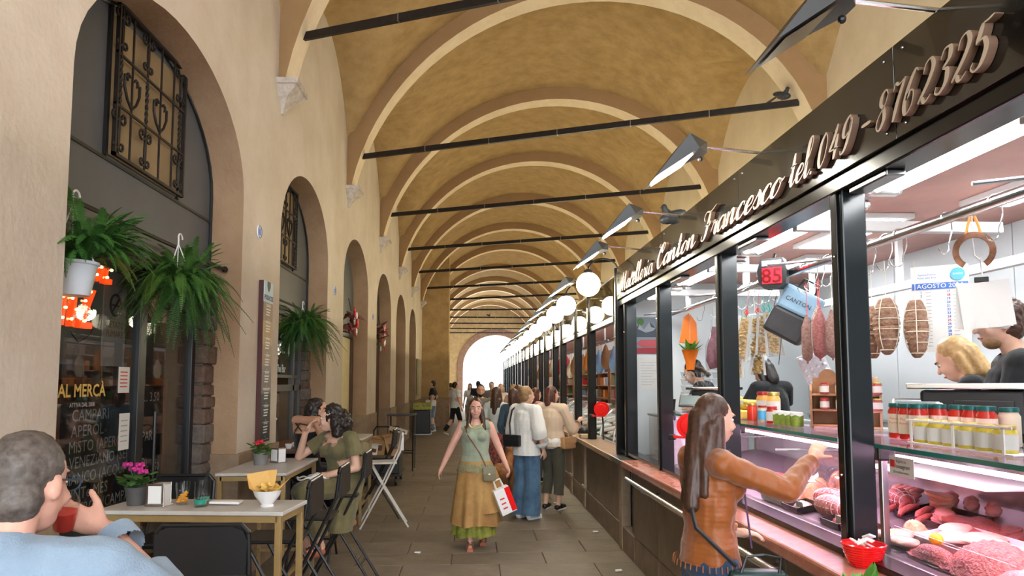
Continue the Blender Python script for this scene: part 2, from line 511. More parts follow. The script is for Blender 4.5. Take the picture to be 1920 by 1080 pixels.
def post(y, x0=1.60, x1=1.71, hw=.055, z0=.955, z1=2.60, m='stall_green', par=fr):
    o = MB().bbox(x0, x1, y-hw, y+hw, z0, z1, .008).build('post', m, par)
    MB().bbox(x0-.012, x0, y-hw*.45, y+hw*.45, z0, z1, .003).build('cover_strip', 'stall_black', o)
    for zz in (z0+.35, z0+1.3): MB().ball((x0-.013, y, zz), .006, 8, 6).build('screw', 'steel', o)
    return o
for yy in (1.5, 3.06, 4.60, 6.15): post(yy)
post(7.50, z0=.935)
post(7.78, 1.56, 1.68, .07, 0.9, 2.96, 'stall_black')
MB().bbox(1.58, 1.72, .5, 7.8, 2.53, 2.60, .008).build('top_beam', 'stall_black', fr)
MB().bbox(1.73, 1.79, .5, 7.8, 2.64, 2.80, .006).build('inner_beam', 'white', fr)
MB().bbox(1.60, 1.72, .5, 7.8, .955, .985, .004).build('bottom_rail', 'stall_black', fr)
for yy in (2.8, 4.1, 5.6):
    MB().bbox(1.60, 1.68, yy-.14, yy+.14, 2.505, 2.53, .006).build('awning_clip', 'dark_steel', fr)

# sign fascia with script lettering
sg = thing('shop_sign', 'long black fascia with beige script lettering above the butcher stall', 'sign', (0, 0, 0))
for a, b in ((.5, 2.52), (2.52, 4.1), (4.1, 5.81), (5.81, 7.71)):
    MB().bbox(1.56, 1.60, a+.0025, b-.0025, 2.60, 2.955, .002).build('fascia_panel', 'fascia_black', sg)
    for zz in (2.64, 2.92):
        for e in (a+.06, b-.06): MB().ball((1.559, e, zz), .006, 8, 6).build('screw', 'dark_steel', sg)
MB().box(1.60, 1.64, .5, 7.71, 2.60, 2.955).build('backing', 'stall_black', sg)

G = {
 'a': (.52, [[(.40,.34),(.28,.45),(.08,.30),(.06,.08),(.18,0),(.34,.16),(.41,.42)], [(.42,.45),(.39,.12),(.46,0),(.58,.15)]]),
 'c': (.42, [[(.36,.34),(.36,.43),(.24,.45),(.07,.26),(.10,.04),(.24,0),(.46,.17)]]),
 'e': (.42, [[(.06,.17),(.30,.24),(.37,.38),(.26,.45),(.09,.28),(.09,.06),(.22,0),(.46,.17)]]),
 'l': (.34, [[(.0,.14),(.26,.62),(.33,.90),(.25,1.0),(.15,.82),(.11,.15),(.19,0),(.36,.16)]]),
 'r': (.38, [[(-.02,.14),(.10,.40),(.13,.50)], [(.13,.50),(.15,.40),(.30,.41)], [(.30,.42),(.25,.12),(.31,0),(.42,.15)]]),
 'i': (.32, [[(-.02,.14),(.12,.45)], [(.12,.45),(.10,.12),(.17,0),(.34,.16)], [(.17,.70),(.19,.63)]]),
 'n': (.56, [[(-.02,.2),(.07,.44)], [(.08,.45),(.07,.2),(.06,0)], [(.07,.12),(.24,.44),(.34,.40),(.33,.12),(.40,0),(.58,.16)]]),
 't': (.36, [[(-.02,.14),(.14,.5)], [(.19,.86),(.15,.4),(.12,.12),(.19,0),(.37,.16)], [(.02,.52),(.32,.55)]]),
 'o': (.44, [[(.26,.45),(.09,.30),(.06,.08),(.18,0),(.33,.14),(.36,.34),(.27,.45)], [(.33,.38),(.40,.32),(.50,.38)]]),
 's': (.36, [[(-.02,.12),(.16,.36),(.21,.50)], [(.20,.48),(.30,.26),(.26,.04),(.12,0),(.04,.10)], [(.2,.02),(.38,.16)]]),
 'M': (1.02, [[(.02,.14),(.06,.02),(.14,.04),(.26,.55),(.34,1.0)], [(.34,1.0),(.36,.5),(.40,0)], [(.40,0),(.55,.5),(.74,1.0)], [(.74,1.0),(.72,.5),(.72,.1),(.80,0),(.98,.16)]]),
 'C': (.66, [[(.56,.70),(.62,.90),(.50,1.0),(.28,.84),(.10,.42),(.18,.06),(.36,0),(.66,.26)], [(.50,1.0),(.38,.78),(.46,.64),(.54,.70)], [(.18,.9),(.10,.98),(.20,1.04)]]),
 'F': (.70, [[(.46,.90),(.40,.5),(.30,.12),(.16,0),(.05,.06),(.08,.18)], [(.16,.66),(.08,.80),(.20,.96),(.50,.90),(.80,1.02)], [(.22,.48),(.50,.50)], [(.50,.58),(.48,.42)]]),
 '.': (.22, [[(.06,.07),(.08,.0)]]),
 '-': (.50, [[(.08,.42),(.26,.42),(.44,.42)]]),
 '0': (.62, [[(.34,1.0),(.14,.72),(.10,.24),(.24,0),(.44,.26),(.48,.74),(.34,1.0)]]),
 '4': (.64, [[(.38,1.0),(.24,.6),(.06,.30)], [(.06,.30),(.30,.30),(.56,.30)], [(.44,.70),(.40,.3),(.37,0)]]),
 '9': (.62, [[(.44,.78),(.36,1.0),(.16,.84),(.12,.56),(.24,.44),(.40,.60),(.46,.84)], [(.47,.9),(.44,.5),(.30,.10),(.12,0),(.06,.12)]]),
 '8': (.62, [[(.46,.86),(.34,1.0),(.18,.90),(.18,.68),(.36,.50),(.42,.22),(.26,0),(.10,.12),(.14,.36),(.38,.62),(.46,.86)]]),
 '7': (.58, [[(.08,.80),(.14,.98),(.32,.90),(.54,1.0)], [(.54,1.0),(.36,.5),(.26,0)]]),
 '6': (.62, [[(.50,.92),(.38,1.0),(.20,.72),(.10,.28),(.22,0),(.42,.16),(.42,.46),(.28,.54),(.14,.36)]]),
 '2': (.62, [[(.12,.72),(.16,.94),(.34,1.0),(.48,.78),(.36,.44),(.08,.06)], [(.08,.06),(.20,.14),(.36,.0),(.54,.12)]]),
 '3': (.60, [[(.12,.78),(.20,.98),(.40,.96),(.44,.72),(.24,.54)], [(.24,.54),(.42,.46),(.44,.18),(.26,0),(.10,.06),(.10,.20)]]),
 '5': (.62, [[(.54,1.0),(.36,.96),(.22,.96)], [(.22,.96),(.18,.74),(.13,.56)], [(.13,.56),(.32,.62),(.46,.40),(.38,.10),(.20,0),(.06,.10),(.10,.22)]]),
}
def crom(pts, k=7):
    P = [Vector(p) for p in pts]
    if len(P) == 2: return [P[0].lerp(P[1], t/k) for t in range(k+1)]
    Q = [2*P[0]-P[1]]+P+[2*P[-1]-P[-2]]
    out = []
    for i in range(1, len(Q)-2):
        for s_ in range(k):
            t = s_/k
            out.append(.5*((2*Q[i])+(Q[i+1]-Q[i-1])*t+(2*Q[i-1]-5*Q[i]+4*Q[i+1]-Q[i+2])*t*t+(3*Q[i]-Q[i-1]-3*Q[i+1]+Q[i+2])*t**3))
    out.append(P[-1])
    return out
GM = {}
def glyph(ch, h, wx):
    key = (ch, round(h, 3), round(wx, 3))
    if key in GM: return GM[key]
    adv, strokes = G[ch]
    m = MB(); ext = .028
    for st in strokes:
        pp = crom([(p[0], p[1]) for p in st])
        n = len(pp); vs_ = []
        for i, p in enumerate(pp):
            dvec = (pp[min(i+1, n-1)]-pp[max(i-1, 0)]); dvec.normalize()
            wd = .042 + .115*max(0, -dvec.y)**1.6
            if ch in '-.': wd = .10
            ends = min(i, n-1-i)/3.0
            wd *= min(1, .55+.45*ends)
            nx, ny = -dvec.y, dvec.x
            for sgn in (1, -1):
                x, y_ = p.x+nx*wd*.5*sgn, p.y+ny*wd*.5*sgn
                x = x + .34*y_
                vs_ += [(x*h*wx, y_*h, ext), (x*h*wx, y_*h, 0)]
        fs0 = []; fs1 = []
        for i in range(n-1):
            a = 4*i; b = a+4      # a: L top, L bot, R top, R bot
            fs0.append((a+2, b+2, b, a))
            fs1 += [(a, b, b+1, a+1), (a+3, b+3, b+2, a+2)]
        fs1 += [(0, 1, 3, 2), (4*n-4, 4*n-2, 4*n-1, 4*n-3)]
        m.cur = 0; m.add(vs_, fs0); m.cur = 1; m.add(vs_, fs1)
    GM[key] = (m.mesh('letter', ['letter_face', 'letter_side']), adv*h*wx)
    return GM[key]
def script(word, ya, yb, z, h):
    tot = sum(G[c][0] for c in word)*h
    wx = (ya-yb)/tot
    y = ya
    for ch in word:
        me, adv = glyph(ch, h, wx)
        o = mkobj('letter', me, sg); o.matrix_local = face_nx(1.558, y, z)
        y -= adv
script('Macelleria', 7.40, 6.05, 2.648, .175)
script('Canton', 5.93, 4.86, 2.648, .175)
script('Francesco', 4.74, 3.46, 2.648, .175)
script('tel.', 3.37, 3.11, 2.648, .165)
script('049', 3.085, 2.79, 2.652, .135)
script('-', 2.74, 2.65, 2.652, .135)
script('8762325', 2.62, 2.00, 2.652, .135)
script('C', 1.86, 1.74, 2.652, .16)

# stall room behind the posts
for a, b in ((.5, 1.9), (1.9, 3.3), (3.3, 4.7), (4.7, 6.1), (6.1, 7.8)):
    MB().bbox(3.70, 3.74, a+.004, b-.004, .3, 2.80, .003).build('wall_panel', 'wall_white', rm)
MB().bbox(1.74, 3.74, 7.80, 7.84, .9, 2.80, .003).build('end_panel', 'wall_white', rm)
MB().bbox(1.74, 3.74, .42, .46, .9, 2.80, .003).build('end_panel', 'wall_white', rm)
MB().box(1.66, 3.74, .42, 7.84, 2.80, 2.83).build('ceiling_panel', 'ceiling_pink', rm)
MB().box(1.70, 3.74, .42, 7.84, .20, .30).build('raised_floor', 'dark_steel', rm)
MB().box(3.68, 3.70, .5, 7.8, 1.35, 1.37).build('wall_trim', 'steel', rm)
MB().box(1.6, 3.8, .3, 7.9, 2.955, 2.975).build('roof_board', 'base_brown', rm)

tubes = [('first', 1.75, 3.20), ('second', 3.40, 4.78), ('third', 5.02, 6.36), ('fourth', 6.62, 7.45)]
for nm, a, b in tubes:
    t = thing('tube_lamp', f'{nm} twin tube fluorescent lamp under the fascia, counted from the camera', 'lamp', (1.88, a, 2.56), 0, 'twin tube lamps of the butcher stall')
    MB().bbox(-.085, .085, 0, b-a, .045, .075, .008).build('reflector', 'white_gloss', t)
    for s_ in (-.042, .042):
        MB().tube([(s_, .03, .022), (s_, b-a-.03, .022)], .015, 10).build('tube', 'tube_light', t, 40)
    for yy in (0, b-a-.07): MB().bbox(-.085, .085, yy, yy+.07, .0, .05, .018).build('end_cap', 'steel', t)
    MB().box(-.02, .02, (b-a)*.3, (b-a)*.3+.1, .075, .24).build('bracket', 'white', t)
# white ceiling light panels
for i, (x, y_) in enumerate(((2.75, 2.2), (3.1, 3.6), (2.7, 5.0), (3.0, 6.5))):
    t = thing('ceiling_light', f'{names[i]} slim flat white light strip in the pink stall ceiling, counted from the camera', 'lamp', (x, y_, 2.80), 0, 'flat ceiling lights of the butcher stall')
    MB().bbox(-.16, .16, -.55, .55, -.035, 0, .006).build('frame', 'white', t)
    MB().box(-.12, .12, -.5, .5, -.040, -.034).build('diffuser', 'tube_light', t)

# chrome hanging rail with carriers
rl = thing('hanging_rail', 'long chrome rail for hooks running the length of the butcher stall', 'rail', (2.10, 0, 2.43))
MB().tube([(0, .7, 0), (0, 7.6, 0)], .026, 12).build('bar', 'steel', rl, 40)
for yy in (2.2, 3.9, 5.4, 6.9):
    MB().box(-.02, .02, yy-.02, yy+.02, 0, .37).build('drop', 'white', rl)
    MB().bbox(-.30, .9, yy-.03, yy+.03, .12, .18, .005).build('cross_beam', 'white', rl)
    MB().tube([(-.42, yy+.1, -.06), (0, yy+.02, -.02)], .008, 8).build('stay', 'dark_steel', rl, 40)
rl2 = thing('square_rail', 'white square rail along the back of the butcher stall', 'rail', (3.2, 0, 2.42))
MB().bbox(-.025, .025, .8, 7.6, -.03, .03, .005).build('bar', 'white', rl2)
for yy in (2.6, 3.8, 5.2, 6.6):
    MB().box(-.02, .02, yy-.02, yy+.02, .03, .38).build('drop', 'white', rl2)

# wedge floodlights on arms
def wedge(y, lit, label):
    t = thing('wedge_floodlight', label, 'lamp', (1.62, y, 2.985), 0, 'wedge floodlights along the stall roofs')
    MB().tube([(0.10, 0, -.02), (-.36, 0, .02)], .009, 8).build('arm', 'steel', t, 40)
    # local profile: neck at x -.36, ridge at -.5, tip at -.66
    W0, W1 = .035, .15
    top = [(-.34, W0, .035), (-.34, -W0, .035), (-.47, -W1, .045), (-.47, W1, .045), (-.66, W1*.92, -.195), (-.66, -W1*.92, -.195)]
    bot = [(-.34, W0, -.02), (-.34, -W0, -.02), (-.42, -W1, -.035), (-.42, W1, -.035)]
    m = MB(); vs_ = top+bot
    m.add(vs_, [(0, 1, 2, 3), (3, 2, 5, 4), (1, 7, 8, 2), (6, 0, 3, 9), (0, 6, 7, 1), (6, 9, 8, 7), (2, 8, 5), (9, 3, 4), (9, 4, 5, 8)])
    m.build('housing', 'lamp_dark', t)
    l = MB()
    def lp(s, q): # on the underside: from -.42,-.035 to -.66,-.195
        x = -.42+(-.66+.42)*s; z = -.035+(-.195+.035)*s
        return (x+.004, W1*q, z-.006)
    l.add([lp(.12, -.8), lp(.12, .8), lp(.85, .75), lp(.85, -.75)], [(0, 1, 2, 3)])
    l.build('lens', 'lens_glow' if lit else 'lens_off', t)
    MB().ball((-.37, 0, -.05), .015, 8, 6).build('knob', 'black_plastic', t)
for i, y_ in enumerate((2.30, 3.84, 5.35, 6.75)):
    wedge(y_, i > 0, ['unlit wedge floodlight on an arm, closest to the camera', 'lit wedge floodlight above the word tel. of the script sign', 'lit wedge floodlight beside the pigeon on the script sign', 'lit wedge floodlight above the start of the script sign'][i])
for i, y_ in enumerate((9.05, 10.9, 12.7, 15.3, 18.0, 21.0, 24.5, 28.0)):
    wedge(y_, i < 4, f'{names[i]} wedge floodlight beyond the script sign, above the globe lamps')

# ------------------------------------------------------------------ the row of stalls beyond
posts = [8.15, 9.95, 11.25, 13.10, 14.35, 16.15, 17.40, 19.25, 20.5, 22.4, 23.7, 25.6, 27.0, 29.0, 30.5, 32.6, 34.2, 36.4, 38.0]
mat('back_warm', (.62, .52, .42), .6, var=.2, scale=2)
mat('back_white', (.74, .72, .68), .6)
STALLS = []
for k in range(9):
    ya, ym, yb = posts[2*k], posts[2*k+1], posts[2*k+2]
    st = thing('market_stall', f'{names[k]} black-posted market stall beyond the butcher, along the same row', 'market stall', (0, 0, 0), 0, 'market stalls beyond the butcher')
    STALLS.append((st, ya, yb))
    for yy in ((ym, yb) if k else (ym, yb)):
        o = MB().bbox(1.60, 1.70, yy-.055, yy+.055, .93, 2.90, .008).build('post', 'stall_black', st)
        MB().bbox(1.585, 1.60, yy-.02, yy+.02, .93, 2.90, .003).build('cover_strip', 'fascia_gold', o)
        p = MB().bbox(1.52, 1.62, yy-.07, yy+.07, 0, .87, .012).build('pilaster', 'pilaster', st)
        if yy < 20: MB().bbox(1.50, 1.60, yy-.085, yy+.085, .26, .31, .012).build('pilaster_band', 'pilaster', p)
    if k == 0: MB().bbox(1.52, 1.62, 7.41, 7.55, 0, .87, .012).build('pilaster', 'pilaster', st)
    for a, b in ((ya, ym), (ym, yb)):
        a2 = 7.5 if a == 8.15 else a
        MB().bbox(1.61, 1.69, a+.055, b-.055, 2.40, 2.47, .006).build('top_beam', 'stall_black', st)
        MB().bbox(1.61, 1.65, a+.056, b-.056, 2.475, 2.90, .004).build('fascia_panel', 'fascia_gold', st)
        MB().bbox(1.55, 1.60, a2+.06, b-.06, .25, .86, .006).build('panel', 'base_metal', st)
        MB().bbox(1.54, 1.62, a2+.06, b-.06, 0, .245, .006).build('plinth', 'plinth', st)
    a2 = 7.73 if k == 0 else ya+.003
    MB().bbox(1.47, 1.80, a2, yb-.003, .87, .93, .008).build('stone_ledge', 'marble_beige', st)
    a2 = 7.86 if k == 0 else ya
    MB().box(1.62, 1.72, a2, yb, 0, .86).build('core', 'black_plastic', st)
    MB().box(3.70, 3.74, a2, yb, 0, 2.8).build('wall_panel', 'back_warm' if k % 2 == 0 else 'back_white', st)
    MB().box(2.75, 3.70, a2, a2+.03, 0, 1.2).build('side_panel', 'back_white', st)
    MB().box(1.66, 3.74, a2, yb, 2.80, 2.84).build('ceiling_panel', 'ceiling_pink', st)
    MB().box(1.70, 3.74, a2, yb, .0, .02).build('floor_panel', 'dark_steel', st)
    MB().box(1.6, 3.8, a2, yb, 2.905, 2.925).build('roof_board', 'base_brown', st)
    MB().tube([(2.35, a2+.2, 2.70), (2.35, yb-.2, 2.70)], .02, 8).build('light_tube', 'tube_light', st, 40)
MB().box(1.70, 3.74, 38.0, 38.1, 0, 2.8).build('end_panel', 'back_warm', st)

# globe lamps on swan-neck brackets
gy = [7.98, 9.92, 11.28, 13.0, 14.75, 16.5, 18.4, 20.3, 22.4, 24.6, 27.0, 29.6, 32.4, 35.4]
g0 = None
for i, yy in enumerate(gy):
    lab = f'{["nearest","second","third","fourth","fifth","sixth","seventh","eighth","ninth","tenth","eleventh","twelfth","thirteenth","fourteenth"][i]} round glowing globe lamp of the row, counted from the camera'
    if g0 is None:
        g0 = thing('globe_lamp', lab, 'lamp', (1.60, yy, 2.96), 0, 'globe lamps along the stalls')
        pts = [(0.03, 0, -.1), (.03, 0, .0)] + [(.03-.17*(1-math.cos(PI*k/10)), 0, .0+.14*math.sin(PI*k/10)) for k in range(1, 10)] + [(-.31, 0, -.0)]
        MB().tube(pts, .010, 8).build('swan_neck', 'black_metal', g0, 40)
        MB().lathe([(.055, -.03), (.05, .0), (.02, .02)], 16, (-.31, 0, .0)).build('collar', 'black_metal', g0, 40)
        MB().ball((-.31, 0, -.155), .135, 24, 16).build('globe', 'globe_glow', g0, 60)
    else: copy_tree(g0, None, (1.60, yy, 2.93), None, lab)

# tube uplighters added out of view on the roofs to brighten vault and lunettes
mat('added_uplight', (1, 1, 1), .5, emit=(1.0, .89, .58), estr=58)
mat('added_uplight_near', (1, 1, 1), .5, emit=(1.0, .93, .78), estr=48)
for i, (a, b) in enumerate(((1.2, 3.6), (4.4, 7.2), (8.6, 11.6), (12.2, 15.4), (16.2, 19.4), (20.2, 23.4), (24.2, 28.2), (29.2, 33.4), (34, 37.6))):
    t = thing('added_uplighter', f'{names[i]} added tube uplighter hidden on the stall roofs, counted from the camera', 'lamp', (2.75, a, 2.976), 0, 'added tube uplighters on the stall roofs')
    MB().bbox(-.07, .07, 0, b-a, 0, .03, .006).build('tray', 'white', t)
    MB().tube([(0, .05, .06), (0, b-a-.05, .06)], .02, 8).build('tube', 'added_uplight_near' if i < 2 else 'added_uplight', t, 40)
    for yy in (.02, b-a-.06): MB().bbox(-.03, .03, yy, yy+.04, .03, .09, .006).build('socket', 'white', t)

# ------------------------------------------------------------------ display cases and what lies on and in them
mat('meat_red', (.55, .07, .06), .35, col2=(.70, .25, .22), scale=30, spec=.5, bump=.3, bscale=60)
mat('meat_pink', (.62, .19, .18), .35, col2=(.72, .34, .31), scale=25, spec=.5, bump=.3, bscale=60)
mat('mince', (.58, .10, .08), .4, col2=(.70, .28, .24), scale=70, spec=.45, bump=.8, bscale=120)
mat('chicken', (.66, .40, .30), .35, col2=(.72, .50, .38), scale=14, spec=.5, bump=.2, bscale=40)
mat('meat_orange', (.85, .32, .12), .4, col2=(.88, .52, .34), scale=35, bump=.4, bscale=80)
mat('meat_dark', (.30, .05, .045), .4, col2=(.45, .11, .09), scale=30, bump=.4, bscale=70)
mat('fat_net', (.86, .76, .72), .6)
mat('salami_skin', (.30, .19, .17), .75, col2=(.17, .07, .055), scale=75, bump=.5, bscale=110, detail=8)
mat('salami_red', (.33, .13, .125), .7, col2=(.20, .05, .05), scale=75, bump=.5, bscale=110)
mat('salami_white', (.46, .38, .34), .8, col2=(.22, .12, .10), scale=60, bump=.5, bscale=110)
mat('coppa_skin', (.36, .21, .135), .75, col2=(.20, .095, .06), scale=45, bump=.5, bscale=90)
mat('string', (.82, .76, .62), .8)
mat('string_red', (.72, .06, .05), .6)
mat('tray_black', (.02, .02, .022), .3)
mat('tray_white', (.85, .85, .84), .35)
mat('red_plastic', (.80, .012, .012), .25, coat=.4)
mat('card_white', (.66, .655, .63), .6)
mat('wood_pale', (.62, .44, .27), .5, col2=(.52, .35, .20), scale=9)
mat('wood_mid', (.40, .20, .10), .5, col2=(.29, .13, .06), scale=10)
mat('wood_dark', (.12, .05, .03), .5, col2=(.07, .03, .018), scale=10)
mat('lid_green', (.015, .10, .10), .3, metal=.4)
mat('lid_red', (.40, .03, .03), .3, metal=.3)
mat('lid_gold', (.60, .42, .14), .3, metal=.8)
mat('passata', (.42, .018, .01), .25, coat=.5)
mat('pickle_yellow', (.74, .52, .05), .3, col2=(.45, .38, .04), scale=60, coat=.5)
mat('pickle_orange', (.85, .33, .03), .3, col2=(.80, .55, .20), scale=40, coat=.5)
mat('pesto', (.24, .34, .05), .4, col2=(.16, .25, .03), scale=50)
mat('sauce_red', (.78, .05, .02), .25, coat=.5)
mat('jar_cream', (.55, .48, .36), .4)
mat('label_cream', (.60, .52, .40), .6)
mat('label_blue', (.10, .45, .75), .5)
mat('ink', (.03, .03, .035), .7)
mat('ink_red', (.62, .04, .03), .6)
mat('ink_blue', (.05, .14, .45), .6)
mat('ink_grey', (.35, .35, .36), .7)
mat('egg_yellow', (.85, .62, .14), .7, var=.15, scale=12)
mat('glass_edge', (.02, .16, .14), .1, spec=.6)

mat('deck_grey', (.22, .17, .20), .35, metal=.3)
def case(ya, yb, label):
    t = thing('display_case', label, 'display case', (0, 0, 0))
    MB().bbox(1.80, 2.62, ya, yb, .30, .90, .01).build('cabinet', 'white_gloss', t)
    MB().bbox(1.77, 1.83, ya, yb, .90, .965, .006).build('front_sill', 'dark_steel', t)
    dk = MB().add([(1.82, ya, .955), (2.60, ya, 1.10), (2.60, yb, 1.10), (1.82, yb, .955)], [(0, 1, 2, 3)])
    dk.build('deck', 'deck_grey', t)
    MB().box(1.792, 1.800, ya+.01, yb-.01, .965, 1.40).build('front_glass', 'pane', t)
    tg = MB().bbox(1.76, 2.40, ya, yb, 1.420, 1.432, .003).build('top_glass', 'pane', t)
    MB().box(1.755, 1.762, ya, yb, 1.417, 1.435).build('glass_edge', 'glass_edge', tg)
    MB().bbox(2.58, 2.64, ya, yb, .90, 1.42, .006).build('rear_wall', 'steel', t)
    MB().bbox(2.28, 2.62, ya, yb, 1.405, 1.418, .003).build('upper_shelf', 'white_gloss', t)
    MB().bbox(1.96, 2.02, ya+.05, yb-.05, 1.365, 1.392, .006).build('lamp_channel', 'steel', t)
    MB().box(1.955, 2.025, ya+.06, yb-.06, 1.352, 1.364).build('meat_light', 'tube_pink', t)
    for yy in (ya+.015, 3.11, 4.85, yb-.015):
        MB().bbox(1.785, 1.815, yy-.014, yy+.014, .965, 1.40, .004).build('upright', 'dark_steel', t)
        MB().bbox(1.765, 1.845, yy-.03, yy+.03, 1.36, 1.425, .01).build('clamp', 'black_plastic', t)
        if yy < 1 or yy > 6: MB().add([(1.80, yy, .96), (2.60, yy, 1.08), (2.60, yy, 1.40), (1.80, yy, 1.40)], [(0, 1, 2, 3)]).build('end_glass', 'clear', t)
    for k in range(5):
        yy = ya+(yb-ya)*(k+.5)/5
        MB().bbox(2.02, 2.58, yy-.012, yy+.012, 1.245, 1.260, .003).build('shelf_arm', 'steel', t)
    return t
case(.62, 6.55, 'long glass display case of meat along the butcher stall')
def dz(x): return .957+(x-1.82)*.186

def noisy(m, amp, sc, seed=0):
    from mathutils import noise
    out = []
    for v in m.v:
        p = Vector(v); q = noise.noise_vector(p*sc+Vector((seed, seed*1.7, -seed)))
        out.append(tuple(p+q*amp))
    m.v = out
    return m
def put(name, mb, m, x, y, dzz, label, cat, grp=None, rz=0, smooth=50, rx=0):
    o = mb.build(name, m, None, smooth)
    o.location = (x, y, dz(x)+dzz); o.rotation_euler = (rx, -.18, rz)
    return tag(o, label, cat, grp)
def roast(L=.22, r=.055):
    m = MB(); n = 40
    prof = []
    for i in range(n+1):
        t = i/n
        b = math.sin(PI*min(1, max(0, t)))**.45
        prof.append((max(.002, r*b*(1+.10*abs(math.sin(t*PI*9)))), L*t-L/2))
    m.lathe(prof, 18, M_=T(0, 0, r*.85, PI/2, 0, 0))
    return m
def roast_thing(x, y, rz, label, m='meat_red', L=.22, r=.055):
    t = thing('tied_roast', label, 'meat', (x, y, dz(x)+.01), rz, 'tied roasts in the display case')
    roast(L, r).build('meat', m, t, 60)
    for k in range(7):
        q = -L/2+L*(k+1)/8
        rr_ = r*math.sin(PI*(k+1)/8)**.45*1.06
        MB().tube([(rr_*math.cos(a*PI/8), q, r*.85+rr_*math.sin(a*PI/8)) for a in range(16)], .0022, 5, closed=True).build('net_ring', 'fat_net', t)
    for a in range(6):
        an = PI*a/5
        MB().tube([(r*1.06*math.sin(PI*s/10)**.45*math.cos(an), -L/2+L*s/10, r*.85+r*1.06*math.sin(PI*s/10)**.45*math.sin(an)) for s in range(1, 10)], .0018, 4).build('net_cord', 'fat_net', t)
def mound(w, d, h, seed):
    m = MB()
    def P(i, j):
        u, v = -1+2*i/16, -1+2*j/12
        rr_ = min(1, math.hypot(u, v))
        return (u*w/2, v*d/2, h*max(0, (1-rr_**2.2))+.004*math.sin(u*19+v*13+seed))
    m.grid(P, 16, 12)
    return noisy(m, .006, 22, seed)
def tray(x, y, w, d, h, m, label, rz=0.0, rim='tray_white'):
    t = thing('meat_tray', label, 'tray', (x, y, dz(x)+.004), 0, 'trays in the display case', rot=(0, -.18, rz))
    MB().bbox(-w/2, w/2, -d/2, d/2, 0, .006, .002).build('bottom', m, t)
    for a in ((-w/2, -w/2+.006, -d/2, d/2), (w/2-.006, w/2, -d/2, d/2), (-w/2, w/2, -d/2, -d/2+.006), (-w/2, w/2, d/2-.006, d/2)):
        MB().box(*a, .005, h).build('side', m, t)
    return t
def steak(r, h, seed):
    m = MB(); n = 18
    rr_ = [r*(1+.18*math.sin(2*PI*k/n*2+seed)+.1*math.sin(2*PI*k/n*3+seed*2)) for k in range(n)]
    poly = [(rr_[k]*math.cos(2*PI*k/n), .72*rr_[k]*math.sin(2*PI*k/n)) for k in range(n)]
    return m.prism(poly, h)
def fillet(L, w, h, seed):
    m = MB()
    m.ball((0, 0, h*.45), (w/2, L/2, h/2), 16, 10)
    return noisy(m, .012, 14, seed)
def link(pts, r):
    return MB().tube(pts, [r*.4]+[r]*(len(pts)-2)+[r*.4], 8)
mg = 'meat in the near part of the display case'
put('minced_meat', mound(.30, .40, .10, 1), 'mince', 1.99, 2.70, .006, 'big heap of pinkish red mince at the near front of the case', 'meat', mg)
put('minced_meat', mound(.20, .26, .075, 5), 'meat_pink', 1.90, 2.44, .006, 'smaller pink heap of minced meat at the very front', 'meat', mg)
tray(1.895, 2.91, .12, .32, .045, 'clear', 'clear oblong tray of red seasoned mince beside the lemon')
put('seasoned_mince', mound(.10, .29, .05, 2), 'mince', 1.895, 2.91, .014, 'flat strip of herbed red mince in the clear oblong tray', 'meat', mg)
put('lemon', MB().lathe([(.002, 0), (.010, .004), (.022, .014), (.027, .032), (.022, .050), (.008, .062), (.002, .066)], 16, M_=T(0, 0, .027, PI/2, 0, 0)),
    mat('lemon_skin', (.90, .58, .02), .45, bump=.2, bscale=90), 1.965, 3.04, .03, 'single yellow lemon among the meat in the case', 'lemon')
tray(1.92, 3.20, .16, .22, .03, 'clear', 'clear tray under the chicken fillets beside the lemon')
for i, (x, y_, rz) in enumerate(((1.90, 3.14, .2), (1.95, 3.22, -.3), (1.90, 3.28, .5))):
    put('chicken_fillet', fillet(.17, .085, .045, i), 'chicken', x, y_, .012, f'{["pale","rounded","small"][i]} pink chicken fillet beside the steel upright of the case', 'meat', mg, rz)
tray(2.05, 3.30, .14, .17, .05, 'clear', 'clear square tray of orange chopped meat in the case')
put('chopped_meat', mound(.11, .14, .055, 4), 'meat_orange', 2.05, 3.30, .012, 'small heap of orange chopped meat in the square tray', 'meat', mg)
tray(2.10, 2.98, .24, .46, .03, 'tray_white', 'white tray of layered chicken breasts in the case')
for i in range(6):
    put('chicken_breast', fillet(.17, .09, .035, 10+i), 'chicken', 2.05+.04*(i % 3), 2.83+.06*i, .022+.008*(i % 2), f'{names[i]} cream chicken breast of the layered row, counted from the camera', 'meat', 'layered chicken breasts', .8+.2*i)
tray(2.26, 3.42, .22, .42, .03, 'tray_black', 'large black tray under the stacked slices in the case')
for i in range(7):
    put('pork_chop', steak(.062, .012, i), 'meat_pink' if i % 2 else 'meat_orange', 2.31+.004*(i % 3), 3.50, .016+.0125*i, f'{names[i]} slice from the bottom of the tall stack of breaded pork chops', 'meat', 'stack of pork chops', i*.3, None)
for i in range(4):
    put('veal_slice', steak(.058, .012, 3+i), 'meat_pink', 2.22, 3.33+.004*i, .014+.0125*i, f'{names[i]} slice from the bottom of the low stack of veal', 'meat', 'low stack of veal slices', .2*i, None)
d_ = thing('serving_dish', 'dark oval dish holding pale sausages at the back', 'dish', (2.30, 3.75, dz(2.30)+.03), 0, None, (0, -.18, 0))
MB().lathe([(.08, 0), (.125, .012), (.13, .014)], 28, sy=1.25).build('dish', 'tray_black', d_, 40)
for i in range(8):
    put('pale_sausage', link([(-.05, 0, .018), (-.02, .006, .022), (.02, .006, .022), (.05, 0, .018)], .019), 'meat_pink', 2.28+.03*(i % 2), 3.66+.026*i, .05+.015*(i % 2), f'{names[i]} pale pink sausage in the dark oval dish, counted from the camera', 'sausage', 'pale sausages in the dish', .3)
